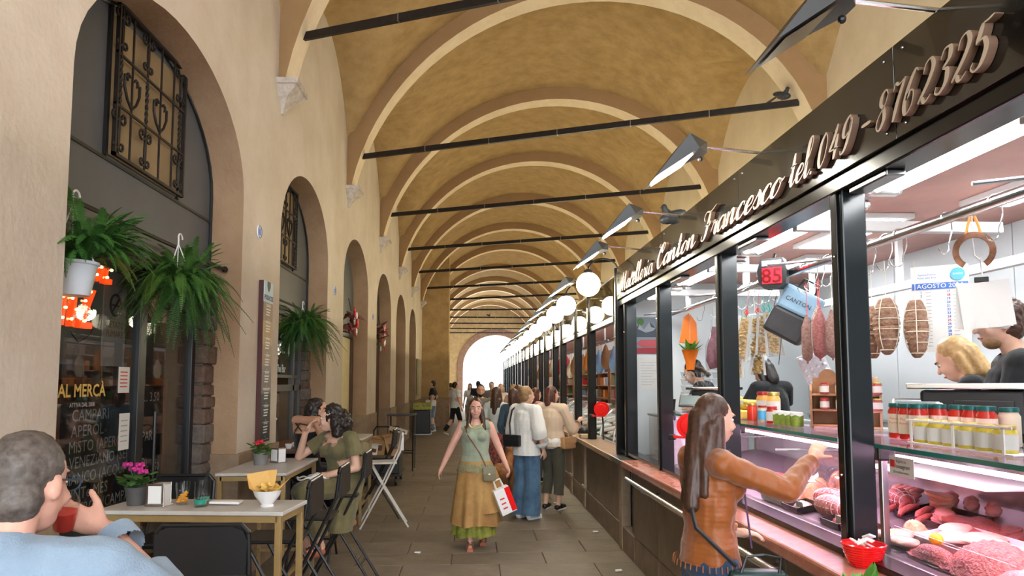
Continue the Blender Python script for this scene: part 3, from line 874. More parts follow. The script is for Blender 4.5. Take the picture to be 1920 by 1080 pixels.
for i in range(5):
    put('dark_steak', steak(.075, .014, 20+i), 'meat_dark', 2.24+.04*(i % 2), 2.96+.075*i, .006+.005*i, f'{names[i]} dark red steak behind the chicken breasts, counted from the camera', 'meat', 'dark steaks', .4*i, None)
for i in range(6):
    put('pink_roll', link([(-.04, 0, .026), (-.015, 0, .03), (.015, 0, .03), (.04, 0, .026)], .028), 'meat_pink', 2.44+.05*(i % 2), 3.30+.075*i, .0, f'{names[i]} rolled pink cutlet at the back of the case', 'meat', 'rolled cutlets', .2)
cb = tag(MB().bbox(-.20, .20, -.45, .45, 0, .014, .004).build('cutting_board', 'white', None), 'white plastic cutting board lying inside the display case', 'board')
cb.location = (2.26, 3.28, 1.262)
dvd = tag(MB().bbox(-.003, .003, -.36, .36, 0, .12, .002).build('case_divider', 'clear', None), 'clear upright divider across the front trays', 'divider'); dvd.location = (1.84, 2.75, dz(1.84))
# far case
gm = 'meat in the long display case'
roast_thing(2.00, 3.98, .25, 'crimson net-tied roast on top in the long case', 'meat_red', .26, .06)
roast_thing(1.93, 3.84, .15, 'pink net-tied roast at the front of the long case', 'meat_pink', .26, .058)
roast_thing(2.16, 4.02, .1, 'dark net-tied roast behind the crimson one', 'meat_red', .24, .06)
roast_thing(2.24, 3.72, -.2, 'dark red net-tied roast near the black post', 'meat_dark', .24, .055)
for i, (x, y_) in enumerate(((2.12, 4.36), (2.24, 4.22), (2.02, 4.26), (2.14, 4.56), (2.28, 4.44))):
    t = thing('wrapped_meat', f'{["front","rear","small","far","dark-cornered"][i]} clear-wrapped parcel of orange meat in the long case', 'packet', (x, y_, dz(x)+.01), .3*i, 'film-wrapped parcels in the long case')
    mound(.15, .13, .10, 30+i).build('meat', 'meat_orange' if i % 2 == 0 else 'meat_pink', t, 50)
    noisy(MB().ball((0, 0, .055), (.095, .085, .075), 12, 8), .03, 12, i).build('film', 'film', t)
tray(1.93, 4.42, .18, .30, .05, 'tray_white', 'white tray of pale fillets at the end of the long case')
for i in range(4):
    put('pale_fillet', fillet(.22, .075, .04, 50+i), 'chicken', 1.89+.03*i, 4.42+.012*i, .012+.006*(i % 2), f'{names[i]} pale fillet in the white tray of the long case, from the glass', 'meat', gm, .1*i)
for i, (y_, c) in enumerate(((3.45, 'meat_dark'), (3.66, 'mince'), (4.12, 'chicken'))):
    tray(1.90, y_, .15, .19, .035, 'tray_black', f'small black tray with price card, {["closest","next","third"][i]} from the black post in the long case')
    put('tray_meat', mound(.12, .15, .04, 60+i), c, 1.90, y_, .01, f'low heap of {["dark chopped meat","red mince","cream poultry"][i]} in a small black tray', 'meat', gm)
    put('price_card', MB().box(-.001, .001, -.045, .045, 0, .035), 'card_white', 1.86, y_-.05, .03, f'white price card by the {["dark chopped meat","red mince","cream poultry"][i]}', 'card', 'price cards', 0, None)
for i in range(7):
    put('dark_sausage', link([(-.09, 0, .02), (-.04, .015, .022), (.04, .015, .022), (.09, 0, .02)], .016), 'meat_dark', 2.16+.03*(i % 3), 3.38+.045*i, .012+.02*(i % 2), f'{names[i]} thin dark sausage behind the black post in the long case', 'sausage', 'thin dark sausages', .5)
put('carrot_mix', mound(.14, .16, .045, 77), 'meat_orange', 1.94, 3.26, .01, 'bright orange chopped mix close to the black post', 'meat', gm)
for i in range(6):
    put('meat_cut', fillet(.2, .12, .06, 90+i), ['meat_pink', 'meat_red', 'chicken', 'meat_pink', 'meat_dark', 'meat_pink'][i], 2.02+.1*(i % 2), 4.75+.28*i, .004, f'{names[i]} large cut of meat at the far end of the long case', 'meat', 'large cuts at the far end', .5*i)
# card on the near glass
ic = thing('notice_card', 'small white card with a pink square emblem on the case glass', 'card', (1.79, 2.95, 1.345))
MB().box(-.004, -.001, -.085, .085, -.035, .045).build('card', 'card_white', ic)
MB().box(-.006, -.004, .045, .075, .0, .03).build('emblem', 'ink_red', ic)
text('writing', 'Seguici su', .018, 'ink', ic, face_nx(-.0055, .0, .022)); text('writing', 'Instagram', .026, 'ink', ic, face_nx(-.0055, -.012, -.002)); text('writing', '@macelleria.canton', .014, 'ink', ic, face_nx(-.0055, 0, -.022))

# jars
JM = {}
def jar(x, y, r, h, cont, lid, label, lab=None, rz=0.0, z=1.434, cat='jar', grp='jars on the display case', words=None, cloth=False):
    key = (r, h, cont, lid, lab, cloth)
    t = thing('jar', label, cat, (x, y, z), rz, grp)
    if key not in JM:
        parts = []
        parts.append(('glass', MB().lathe([(r*.9, 0), (r, .006), (r, h*.78), (r*.82, h*.88), (r*.82, h)], 16).mesh('glass', cont, 40)))
        parts.append(('lid', MB().lathe([(r*.88, h*.90), (r*.9, h*.905), (r*.9, h), (r*.86, h*1.02), (.001, h*1.02)], 16).mesh('lid', lid, 40)))
        if lab:
            m = MB()
            def P(i, j):
                a = -PI*.62+PI*1.24*i/14 + PI*1.15
                return (r*1.015*math.cos(a), r*1.015*math.sin(a), h*(.16+.55*j))
            m.grid(P, 14, 1); parts.append(('label', m.mesh('label', lab, 60)))
        if cloth:
            m = MB()
            def P(i, j):
                a = 2*PI*i/20; rr_ = [0.001, r*.95, r*1.12][j]
                return (rr_*math.cos(a), rr_*math.sin(a), h*[1.05, 1.03, .80+.06*math.sin(a*5)][j])
            m.grid(P, 20, 2, True); parts.append(('cloth', m.mesh('cloth', 'card_white', 50)))
        JM[key] = parts
    for n_, me in JM[key]: mkobj(n_, me, t)
    if words:
        for k, wd in enumerate(words):
            text('writing', wd, .016, 'ink_red' if k < 2 else 'ink', t, T(0, 0, 0, 0, 0, -rz) @ T(0, 0, 0, 0, 0, -.55) @ face_ny(0, -r*1.03, h*(.55-.12*k)))
    return t
for i in range(6):
    col, row = i % 3, i // 3
    jar(2.06+.085*row, 3.42-.085*col-.02*row, .040, .165, 'passata', 'lid_green', f'{names[col]} tomato passata jar {"in the front row" if row == 0 else "in the row behind"}, counted from the wood stand', 'label_cream', 0, grp='passata jars', words=['Passata di', 'Pomodoro'] if row == 0 else None)
for i in range(3):
    jar(2.16, 3.12-.09*i, .040, .165, 'passata', 'lid_green', f'{names[i]} tomato passata jar behind the yellow jars, counted from the wood stand', 'label_cream', 0, grp='passata jars')
jar(2.25, 2.93, .042, .16, 'jar_cream', 'lid_green', 'cream sauce jar with green lid beside the passata row', grp=None)
for i in range(6):
    jar(2.00, 3.12-.098*i, .042, .105, 'pickle_yellow', 'lid_gold', f'{names[i]} small jar of yellow pickles in the front row, counted from the passata jars', 'card_white', 0, grp='yellow pickle jars', words=None)
bx_ = thing('jar_rack', 'white wire-edged tray holding the row of yellow jars', 'rack', (2.0, 2.87, 1.434))
MB().bbox(-.05, .05, -.34, .30, -.001, .004, .001).build('base', 'card_white', bx_)
MB().bbox(-.052, -.046, -.34, .30, .095, .105, .001).build('rail', 'white', bx_)
for q in (-.3, -.02, .26): MB().box(-.052, -.046, q, q+.012, 0, .1).build('post', 'white', bx_)
jar(2.05, 5.02, .045, .20, 'pickle_orange', 'lid_red', 'tall jar of orange pickles on the long case', 'card_white', 0, grp=None)
jar(2.05, 4.84, .045, .20, 'pickle_orange', 'lid_gold', 'tall jar of mixed yellow and orange pickles on the long case', 'card_white', 0, grp=None)
jar(1.97, 5.02, .034, .12, 'sauce_red', 'lid_gold', 'jar of bright red sauce on the long case', None, 0, grp=None)
jar(1.97, 4.84, .032, .11, 'jar_cream', 'lid_red', 'narrow jar with light blue label on the long case', 'label_blue', 0, grp=None)
jar(1.97, 4.68, .036, .11, 'passata', 'lid_red', 'brown-lidded jar with white label on the long case', 'card_white', 0, grp=None)
for i in range(4):
    jar(1.97, 4.57-.085*i, .038, .085, 'pesto', 'pesto', f'{names[i]} green pesto jar with white cloth cap, counted from the brown-lidded jar', None, 0, grp='pesto jars with cloth caps', cloth=True)
jar(2.06, 5.22, .03, .10, 'pesto', 'lid_gold', 'slim jar of olives beside the egg boxes', 'card_white', 0, grp=None)
jar(2.30, 4.72, .04, .10, 'jar_cream', 'lid_gold', 'low jar of beige paste behind the tall jars', 'card_white', 0, grp=None)
jar(2.2, 5.3, .038, .13, 'jar_cream', 'lid_gold', 'jar of pale beans behind the olives', 'card_white', 0, grp=None)
# egg boxes
for i, (x, y_, z) in enumerate(((1.98, 5.95, 1.434), (2.05, 5.62, 1.434), (2.08, 5.72, 1.520), (2.05, 5.34, 1.50))):
    t = thing('egg_box', f'{["yellow egg box nearest the stack of clear tubs","yellow egg box behind the red ticket dispenser","yellow egg box lying on top of the others","yellow egg box beside the black post"][i]}', 'egg box', (x, y_, z), 0, 'yellow egg boxes')
    m = MB()
    for k in range(5): m.ball((0, -.10+.05*k, .03), (.05, .03, .03), 10, 6)
    m.box(-.05, .05, -.13, .13, .03, .04)
    m.build('base', 'egg_yellow', t, 50)
    MB().bbox(-.05, .05, -.13, .13, .04, .075, .018).build('lid', 'egg_yellow', t)
    MB().box(-.052, -.05, -.08, .08, .042, .07).build('label', 'card_white', t)
tag(MB().bbox(1.95, 2.15, 5.2, 5.46, 1.434, 1.498, .01).build('egg_tray', 'egg_yellow'), 'open pale yellow carton under the egg box by the post', 'carton')
# stack of clear tubs
n_ = 0
for c in range(3):
    for k in range(6):
        t = thing('plastic_tub', f'clear plastic tub in the {["first","second","third"][c]} stack from the glass, {names[k]} from the bottom', 'tub', (2.02+.15*c, 6.70, 1.434+.062*k), .05*k, 'stacked clear tubs')
        if n_ == 0:
            tb = MB().lathe([(.055, 0), (.066, .05), (.07, .052)], 16).mesh('tub', 'film', 40); tl = MB().lathe([(.001, .0525), (.072, .0525), (.072, .058), (.001, .058)], 16).mesh('lid', 'clear', 40)
        mkobj('tub', tb, t); mkobj('lid', tl, t); n_ += 1
tag(MB().bbox(1.9, 2.5, 6.57, 7.0, 1.39, 1.434, .006).build('steel_shelf', 'steel'), 'steel shelf carrying the stacks of clear tubs', 'shelf')
ss = thing('shelf_support', 'steel cabinet under the shelf of clear tubs', 'cabinet', (0, 0, 0))
MB().bbox(1.82, 2.55, 6.60, 7.0, .30, 1.39, .01).build('body', 'white_gloss', ss); MB().bbox(1.815, 1.822, 6.64, 6.96, .5, 1.3, .003).build('door', 'steel', ss)
# scales / registers
def register(x, y, rz, label, s=1.0):
    t = thing('shop_scale', label, 'scale', (x, y, 1.434), rz, 'weighing scales', None); t.scale = (s, s, s)
    MB().bbox(-.17, .20, -.12, .12, .03, .20, .012).build('body', 'black_plastic', t)
    MB().bbox(-.05, .16, -.123, -.12, .07, .16, .003).build('drawer', 'black_metal', t)
    MB().bbox(-.22, .22, -.14, .14, .205, .23, .006).build('weighing_plate', 'steel', t)
    sc_ = MB().bbox(-.10, .10, -.012, .012, 0, .13, .012, T(-.18, -.16, .05, -.5, 0, 0)).build('screen_housing', 'dark_steel', t)
    mat('screen_glass', (.22, .27, .27), .15, coat=.5)
    MB().box(-.08, .08, -.0145, -.012, .02, .11, T(-.18, -.16, .05, -.5, 0, 0)).build('screen', 'screen_glass', sc_)
    for q in (-.14, .16): MB().lathe([(.02, 0), (.02, .03)], 10, (q, 0, 0)).build('foot', 'black_plastic', t)
    return t
register(2.42, 3.42, -.62, 'black shop scale with tilted screen behind the passata jars', 1.15)
register(2.16, 6.38, -.6, 'black shop scale in front of the woman with a scarf in her hair', 1.0)
# wooden display stands with small jars
def stand(x, y, rz, label, pale):
    t = thing('wooden_stand', label, 'stand', (x, y, 1.434), rz)
    w1 = 'wood_pale' if pale else 'wood_mid'
    for s_ in (-.09, .09):
        poly = [(-.07, 0), (.07, 0), (.07, .22), (.03, .26), (-.03, .26), (-.07, .22)]
        MB().prism(poly, .012, Matrix(((0, 0, 1, s_-.006), (1, 0, 0, 0), (0, 1, 0, 0), (0, 0, 0, 1)))).build('side', w1, t)
    for k, z in enumerate((.01, .10, .19)): MB().bbox(-.084, .084, -.065, .065, z, z+.012, .002).build('shelf', w1, t)
    MB().bbox(-.085, .085, .055, .067, 0, .30, .003).build('back', w1, t)
    MB().lathe([(.05, 0), (.05, .012)], 24, M_=T(0, .05, .30, PI/2, 0, 0)).build('crest', 'wood_mid', t, 40)
    return t
stand(2.20, 3.98, -.5, 'pale wooden stand with rounded crest beside the passata jars', True)
for k in range(2):
    for q in range(2):
        jar(2.16+.07*q, 3.93-.05*q, .026, .065, ['sauce_red', 'meat_dark'][q], 'lid_gold', f'{["left","right"][q]} little jar on the {["middle","top"][k]} shelf of the pale wooden stand', 'card_white', 0, 1.434+.112+.09*k, grp='little jars on the pale wooden stand')
stand(2.12, 4.22, -.5, 'dark wooden stand of little jars at the edge of the black post', False)
for k in range(2):
    for q in range(2):
        jar(2.08+.07*q, 4.18-.05*q, .026, .065, ['meat_dark', 'jar_cream'][q], 'lid_red', f'{["left","right"][q]} little jar on the {["middle","top"][k]} shelf of the dark wooden stand', 'card_white', 0, 1.434+.112+.09*k, grp='little jars on the dark wooden stand')

# ------------------------------------------------------------------ hanging goods
hk0 = None
def hook(x, y, z, label, rz=0.0):
    global hk0
    t = thing('meat_hook', label, 'hook', (x, y, z), rz, 'steel S-hooks on the chrome rail')
    if hk0 is None:
        pts = [(.03*math.cos(a), 0, .0+.03*math.sin(a)) for a in [PI*1.05-k*PI*1.1/8 for k in range(9)]]
        pts += [(.03, 0, -.06), (.01, 0, -.11)] + [(-.02+.03*math.cos(a), 0, -.13+.03*math.sin(a)) for a in [0-k*PI/8 for k in range(9)]]
        hk0 = MB().tube(pts, .0032, 6).mesh('wire', 'steel', 50)
    mkobj('wire', hk0, t)
    return t
HKY = [2.45, 2.75, 3.05, 3.40, 3.52, 3.66, 3.85, 4.12, 4.22, 4.32, 4.42, 4.85, 5.0, 5.12, 5.3, 5.45, 6.1, 6.5]
for i, yy in enumerate(HKY):
    hook(2.10, yy, 2.43, f'{["nearest","second","third","fourth","fifth","sixth","seventh","eighth","ninth","tenth","eleventh","twelfth","thirteenth","fourteenth","fifteenth","sixteenth","seventeenth","eighteenth"][i]} steel S-hook on the chrome rail, counted from the camera', .25*((i % 3)-1))
def coppa(y, x, L, r, z, label, rz):
    t = thing('cured_coppa', label, 'cured meat', (x, y, z), rz, 'string-tied cured meats')
    n = 36; prof = []
    for i in range(n+1):
        s = i/n
        prof.append((max(.003, r*math.sin(PI*min(.98, .06+s*.92))**.5*(1-.09*(math.cos(s*PI*10)**8))), -L*s))
    noisy(MB().lathe(prof, 18), .006, 16, y).build('meat', 'coppa_skin', t, 60)
    for k in range(1, 6):
        q = k/5.0*.92
        rr_ = r*math.sin(PI*min(.98, .06+q*.92))**.5*.97
        if rr_ < .01: continue
        MB().tube([(rr_*math.cos(a*PI/9), rr_*math.sin(a*PI/9), -L*q) for a in range(18)], .0025, 5, closed=True).build('tie', 'string', t)
    for a in (0, PI/2, PI, 3*PI/2):
        MB().tube([(r*1.02*math.sin(PI*min(.98, .06+s*.092))**.5*math.cos(a), r*1.02*math.sin(PI*min(.98, .06+s*.092))**.5*math.sin(a), -L*s/10) for s in range(0, 10)], .0022, 5).build('cord', 'string', t)
    MB().tube([(0, 0, 0), (.004, 0, .10), (0, 0, .19)], .0018, 5).build('hanging_string', 'string', t)
    MB().box(-.02, .02, -.001, .001, -.05, 0, T(.02, -r*.6, .01, .3, 0, .4)).build('tag', 'card_white', t)
coppa(3.64, 2.08, .27, .055, 2.10, 'string-tied cured meat closest to the black post', 0)
coppa(3.46, 2.05, .28, .062, 2.12, 'plump string-tied cured meat in the middle of three', .5)
coppa(3.36, 2.14, .28, .055, 2.10, 'string-tied cured meat on the calendar side of three', 1)
def salame(y, x, L, r, z, m, label, cord):
    t = thing('salami', label, 'salami', (x, y, z), 0, 'hanging salami')
    prof = [(.006, .02), (.010, .01), (r*.55, -.02), (r*.92, -.06), (r, -.10), (r, -L+.05), (r*.85, -L+.015), (r*.4, -L), (.006, -L-.008), (.006, -L-.02)]
    noisy(MB().lathe(prof, 16), .004, 14, y).build('sausage', m, t, 50)
    MB().tube([(0, 0, .015), (.003, 0, .12), (0, 0, 2.33-z)], .0022, 5).build('hanging_string', cord, t)
    MB().tube([(0, 0, .06), (.012, .004, .03), (.008, .006, 0)], .0016, 5).build('string_end', cord, t)
salame(4.42, 2.10, .27, .034, 2.11, 'salami_skin', 'slim dark salami hanging lowest from a red string', 'string_red')
salame(4.31, 2.12, .27, .040, 2.16, 'salami_white', 'whitish floury salami between two others', 'string_red')
salame(4.21, 2.08, .28, .040, 2.13, 'salami_red', 'reddish salami hanging third in the bunch', 'string_red')
salame(4.10, 2.10, .26, .038, 2.11, 'salami_skin', 'brown salami with white tag touching the black post', 'string')
# pasta packets
mat('pasta', (.80, .58, .25), .6, col2=(.60, .36, .10), scale=45, bump=1.0, bscale=55)
mat('ribbon_teal', (.10, .55, .50), .4)
def packet(x, y, z, L, tilt, label, rib, low=False):
    t = thing('pasta_packet', label, 'pasta packet', (x, y, z), 0, 'hanging pasta packets', rot=(0, tilt, -.5))
    w1, w2, d1 = .035, .055, .045
    def pb(s): return [(-w1*s, -d1*s, 0), (w1*s, -d1*s, 0), (w1*s, d1*s, 0), (-w1*s, d1*s, 0), (-w2*s, -d1*s, -L), (w2*s, -d1*s, -L), (w2*s, d1*s, -L), (-w2*s, d1*s, -L)]
    F6 = [(0, 1, 2, 3), (7, 6, 5, 4), (0, 4, 5, 1), (1, 5, 6, 2), (2, 6, 7, 3), (3, 7, 4, 0)]
    m = MB()
    for k in range(40):
        s = k/40; m.ball((rnd.uniform(-.6, .6)*(w1+(w2-w1)*s), rnd.uniform(-.75, .75)*d1, -.02-s*(L-.035)), (.016, .014, .012), 6, 4)
    m.build('pasta', 'pasta', t, 60)
    MB().add(pb(1.0), F6).build('film', 'film', t)
    for sx in (-1, 1):
        MB().add([(sx*w1-.008, -d1-.002, 0), (sx*w1+.008, -d1-.002, 0), (sx*w2+.008, -d1-.002, -L), (sx*w2-.008, -d1-.002, -L),
                  (sx*w1-.008, -d1+.012, 0), (sx*w1+.008, -d1+.012, 0), (sx*w2+.008, -d1+.012, -L), (sx*w2-.008, -d1+.012, -L)],
                 [(0, 3, 2, 1), (4, 5, 6, 7), (0, 4, 7, 3), (1, 2, 6, 5), (0, 1, 5, 4), (3, 7, 6, 2)]).build('white_edge', 'card_white', t)
    for k in range(5):
        a = 2*PI*k/5
        MB().tube([(0, 0, 0), (.018*math.cos(a), .018*math.sin(a), .03), (.006*math.cos(a), .006*math.sin(a), .055), (0, 0, .02)], .003, 5).build('ribbon', rib, t)
    MB().tube([(0, 0, 0), (.0, .0, .20)], .002, 5).build('hanging_string', rib, t)
    return t
packet(2.10, 5.44, 2.19, .30, .22, 'pasta packet with teal ribbon at the far end of the bunch', 'ribbon_teal')
packet(2.06, 5.32, 2.20, .33, .16, 'pasta packet with a red ribbon down its side', 'string_red')
packet(2.10, 5.20, 2.20, .31, .08, 'pasta packet with big red bow in the middle of the bunch', 'string_red')
packet(2.10, 5.08, 2.21, .31, .0, 'pasta packet with broad white edge hanging straight', 'ribbon_teal')
packet(2.10, 4.98, 2.20, .31, -.12, 'pasta packet at the ticket display end of the bunch', 'ribbon_teal')
packet(2.06, 5.52, 1.90, .16, .05, 'short square pasta packet hanging lowest by the black post', 'string_red')
packet(2.14, 5.30, 1.92, .16, .05, 'short square pasta packet hanging low beside the other', 'string_red')
packet(2.3, 6.05, 2.22, .34, .05, 'pasta packet hanging alone behind the black post', 'ribbon_teal')
# turn number display
t = thing('turn_display', 'black turn number display with red lit digits on the rail', 'display', (1.99, 4.64, 2.42), -.62)
MB().prism([(-.085, -.07), (-.05, -.10), (.05, -.10), (.085, -.07), (.095, .02), (.07, .10), (-.07, .10), (-.095, .02)], .10, Matrix(((1, 0, 0, 0), (0, 0, -1, .05), (0, 1, 0, 0), (0, 0, 0, 1)))).build('housing', 'black_plastic', t)
mat('led_field', (.55, .01, .02), .3, emit=(.95, .02, .04), estr=1.3)
mat('led_digit', (.15, .0, .0), .4)
MB().box(-.062, .062, -.056, -.049, -.068, .038).build('screen', 'led_field', t)
MB().box(-.062, .062, -.055, -.049, .05, .085).build('name_strip', 'card_white', t)
text('writing', 'Numero di turno', .019, 'ink', t, face_ny(0, -.0565, .06)); text('digits', '85', .135, 'led_digit', t, face_ny(0, -.058, -.063), bold=.002)
MB().tube([(0, 0, .1), (0, .05, .14)], .01, 6).build('clamp', 'black_metal', t)
MB().tube([(.02, .02, -.1), (-.02, .03, -.25), (.03, .05, -.4), (.01, .03, -.6)], .0022, 5).build('cable', 'black_plastic', t)
# cooler bag
t = thing('cooler_bag', 'tilted light blue and black insulated bag hanging from the rail', 'bag', (2.2, 4.62, 2.30), 0, None, (.0, .52, -.55))
mat('bag_blue', (.26, .42, .56), .45, var=.2); mat('bag_black', (.03, .03, .035), .45, var=.3)
noisy(MB().bbox(-.13, .13, -.07, .07, -.16, .0, .02), .008, 9, 3).build('upper_side', 'bag_blue', t); noisy(MB().bbox(-.13, .13, -.07, .07, -.34, -.16, .02), .008, 9, 4).build('lower_side', 'bag_black', t)
MB().tube([(-.06, 0, 0), (-.05, 0, .07), (.05, 0, .07), (.06, 0, 0)], .008, 6).build('handle', 'bag_black', t); text('writing', 'CANTON', .04, 'ink', t, face_ny(0, -.076, -.10))
# grey egg tray
t = thing('pulp_tray', 'grey dimpled egg tray leaning behind the pesto jars', 'tray', (2.52, 5.0, 1.60), 0, None, (.15, -.38, -.5))
MB().bbox(-.09, .09, -.008, .008, -.05, .34, .006).build('sheet', mat('pulp', (.60, .60, .63), .8, var=.15, scale=20), t)
dm = MB().lathe([(.017, 0), (.008, .022), (.001, .023)], 10, M_=T(rx=PI/2)).mesh('dimple', 'pulp', 40)
for a in range(4):
    for b in range(9): mkobj('dimple', dm, t, (-.066+.044*a, -.007, -.03+.043*b))
# calendar, paper and horseshoe
t = thing('wall_calendar', 'white month calendar with red holidays hanging at the back', 'calendar', (2.98, 4.42, 2.17), -.62)
MB().box(-.16, .16, -.004, .0, -.27, .28).build('sheet', 'card_white', t)
MB().box(-.155, .155, -.008, -.005, .13, .17).build('header_band', 'ink_blue', t)
text('writing', 'AGOSTO 2024', .04, 'white', t, face_ny(.0, -.0095, .137))
for k in range(31):
    c, r_ = k//16, k % 16
    text('writing', str(k+1), .021, 'ink_red' if k+1 in (4, 11, 15, 18, 25) else 'ink_blue', t, face_ny(-.105+.15*c, -.006, .105-.023*r_), bold=.0006)
    MB().box(-.08+.15*c, -.05+.15*c, -.0065, -.005, .108-.023*r_, .112-.023*r_).build('rule', 'ink_grey', t)
mat('logo_blue', (.08, .35, .68), .5)
MB().lathe([(.04, 0), (.04, .004)], 24, M_=T(.10, -.006, .22, PI/2, 0, 0)).build('emblem', 'logo_blue', t); text('writing', 'ZURICH', .015, 'white', t, face_ny(.10, -.011, .215))
text('writing', 'Agenzia Padova', .016, 'ink_blue', t, face_ny(-.07, -.006, .22)); text('writing', 'Piazza delle Erbe', .016, 'ink_blue', t, face_ny(-.07, -.006, .20))
t = thing('horseshoe', 'rusty horseshoe hung by orange ribbon from the rail', 'horseshoe', (2.28, 3.13, 2.30), -.6)
mat('rust', (.24, .11, .06), .7, metal=.4, var=.4, scale=30)
pts = [(.072*math.sin(a), 0, .072*math.cos(a)*1.05) for a in [-2.55+5.1*k/24 for k in range(25)]]
hs = MB(); 
for k in range(24):
    a, b = Vector(pts[k]), Vector(pts[k+1])
    ra, rb = a.normalized()*.013, b.normalized()*.013
    hs.add([tuple(a-ra+Vector((0, -.006, 0))), tuple(a+ra+Vector((0, -.006, 0))), tuple(b+rb+Vector((0, -.006, 0))), tuple(b-rb+Vector((0, -.006, 0))),
            tuple(a-ra+Vector((0, .006, 0))), tuple(a+ra+Vector((0, .006, 0))), tuple(b+rb+Vector((0, .006, 0))), tuple(b-rb+Vector((0, .006, 0)))],
           [(0, 1, 2, 3), (7, 6, 5, 4), (0, 3, 7, 4), (1, 5, 6, 2), (0, 4, 5, 1), (3, 2, 6, 7)])
hs.build('shoe', 'rust', t)
mat('ribbon_orange', (.90, .22, .02), .5)
for s_ in (-1, 1): MB().tube([(.03*s_, 0, .07), (.02*s_, 0, .12), (.008*s_, 0, .16)], .006, 6).build('ribbon', 'ribbon_orange', t)
MB().tube([(0, .02, .20), (-.005, .01, .08), (.0, 0, -.02), (.02, 0, -.04)], .003, 6).build('hook_wire', 'white', t)
t = thing('order_papers', 'sheaf of white paper sheets on a black binder clip', 'paper', (2.33, 3.16, 2.18), -.6)
MB().tube([(0, 0, .10), (.0, 0, .04), (.006, 0, .015)], .003, 6).build('wire', 'white', t)
MB().bbox(-.028, .028, -.012, .012, -.02, .005, .003).build('clip', 'black_metal', t)
for k in range(4):
    m = MB(); m.grid(lambda i, j: (-.10+.20*i/6, -.010+.006*k+.012*math.sin(i*.8+k)*(j/6), -.02-.21*j/6), 6, 6); m.v = [tuple(Matrix.Rotation(.05*k-.1, 3, 'Y') @ Vector(v)) for v in m.v]
    m.build('sheet', 'card_white', t, 60)
# end wall: poster and notice
t = thing('wall_poster', 'poster of grey mountains above cured ham on the end wall', 'poster', (1.95, 7.797, 2.22))
MB().box(-.19, .19, -.006, 0, -.20, .20).build('sheet', mat('poster_grey', (.20, .24, .29), .4), t)
mat('poster_rock', (.05, .065, .085), .5); mat('poster_snow', (.32, .36, .40), .5); mat('poster_green', (.05, .16, .02), .5); mat('poster_ham', (.42, .07, .08), .5); mat('poster_slices', (.28, .02, .03), .5)
MB().prism([(-.19, -.02), (-.19, .07), (-.13, .12), (-.08, .06), (-.02, .15), (.05, .08), (.12, .14), (.19, .05), (.19, -.02)], .002, face_ny(0, -.006, 0)).build('mountains', 'poster_rock', t)
MB().prism([(-.15, .07), (-.13, .12), (-.08, .06), (-.02, .15), (.0, .09), (.05, .08), (.02, .05), (-.06, .03)], .002, face_ny(0, -.0085, 0)).build('snow', 'poster_snow', t)
MB().prism([(-.17, -.09), (-.12, -.05), (.05, -.045), (.19, -.05), (.19, -.12), (-.1, -.13)], .002, face_ny(0, -.0085, 0)).build('ham', 'poster_ham', t)
MB().prism([(-.19, -.20), (-.19, -.14), (.19, -.13), (.19, -.20)], .002, face_ny(0, -.0085, 0)).build('slices', 'poster_slices', t)
MB().lathe([(.04, 0), (.04, .003)], 20, M_=T(-.12, -.007, .15, PI/2, 0, 0)).build('emblem', 'poster_green', t)
t = thing('notice_sheet', 'white printed notice sheet below the mountain poster', 'notice', (1.92, 7.797, 1.80))
MB().box(-.12, .12, -.003, 0, -.18, .18).build('sheet', 'card_white', t)
for k in range(9): MB().box(-.09, .09-.03*(k % 3), -.0045, -.003, .12-.03*k, .124-.03*k).build('line', 'ink_grey', t)
# bouquet, bags
t = thing('wrapped_plant', 'green plant in bright orange paper hanging near the end wall', 'plant', (2.20, 7.20, 1.83))
mat('paper_orange', (.75, .17, .01), .5, var=.1); mat('leaf_green', (.10, .32, .05), .5, var=.3, scale=20)
MB().lathe([(.04, 0), (.055, .1), (.085, .20), (.09, .205), (.0801, .20)], 12).build('wrap', 'paper_orange', t, 30)
for k in range(26):
    a, e = rnd.uniform(0, 2*PI), rnd.uniform(.3, 1.2); L = rnd.uniform(.10, .19)
    d_ = Vector((math.cos(a)*math.cos(e), math.sin(a)*math.cos(e), math.sin(e)))
    s_ = Vector((-math.sin(a), math.cos(a), 0))*.03
    p0 = Vector((0, 0, .17))
    MB().add([tuple(p0), tuple(p0+d_*L*.5+s_), tuple(p0+d_*L), tuple(p0+d_*L*.5-s_)], [(0, 1, 2, 3)]).build('leaf', 'leaf_green', t)
MB().prism([(-.10, 0), (.08, -.02), (.07, .20), (.0, .30), (-.05, .26)], .04, face_ny(.0, .04, .28)).build('paper_flag', 'paper_orange', t)
MB().tube([(0, 0, .3), (0, 0, .58)], .002, 5).build('hanging_string', 'string', t)
for i, (x, y_, z, c) in enumerate(((2.30, 6.75, 2.18, 'meat_dark'), (2.42, 6.60, 2.14, 'meat_dark'), (2.36, 6.55, 1.86, 'meat_dark'))):
    t = thing('dried_meat_bag', ['large clear bag of purplish dried meat hanging by the bouquet', 'slim clear bag of purplish dried meat behind the large one', 'small clear bag of dark dried meat above the scarfed woman'][i], 'bag', (x, y_, z), .2, 'clear bags of dried meat')
    h_ = .34 if i < 2 else .18
    noisy(MB().lathe([(.02, .06), (.03, 0), (.07, -h_*.4), (.085, -h_*.8), (.06, -h_)], 12, sy=.6), .02, 11, i).build('meat', mat('dried_meat', (.16, .05, .075), .5, col2=(.26, .10, .13), scale=30), t, 50)
    noisy(MB().lathe([(.025, .12), (.035, 0), (.085, -h_*.4), (.10, -h_*.85), (.08, -h_-.02)], 12, sy=.65), .03, 12, i+5).build('film', 'film', t)
    MB().tube([(0, 0, .1), (0, 0, 2.43-z)], .002, 5).build('hanging_string', 'string', t)
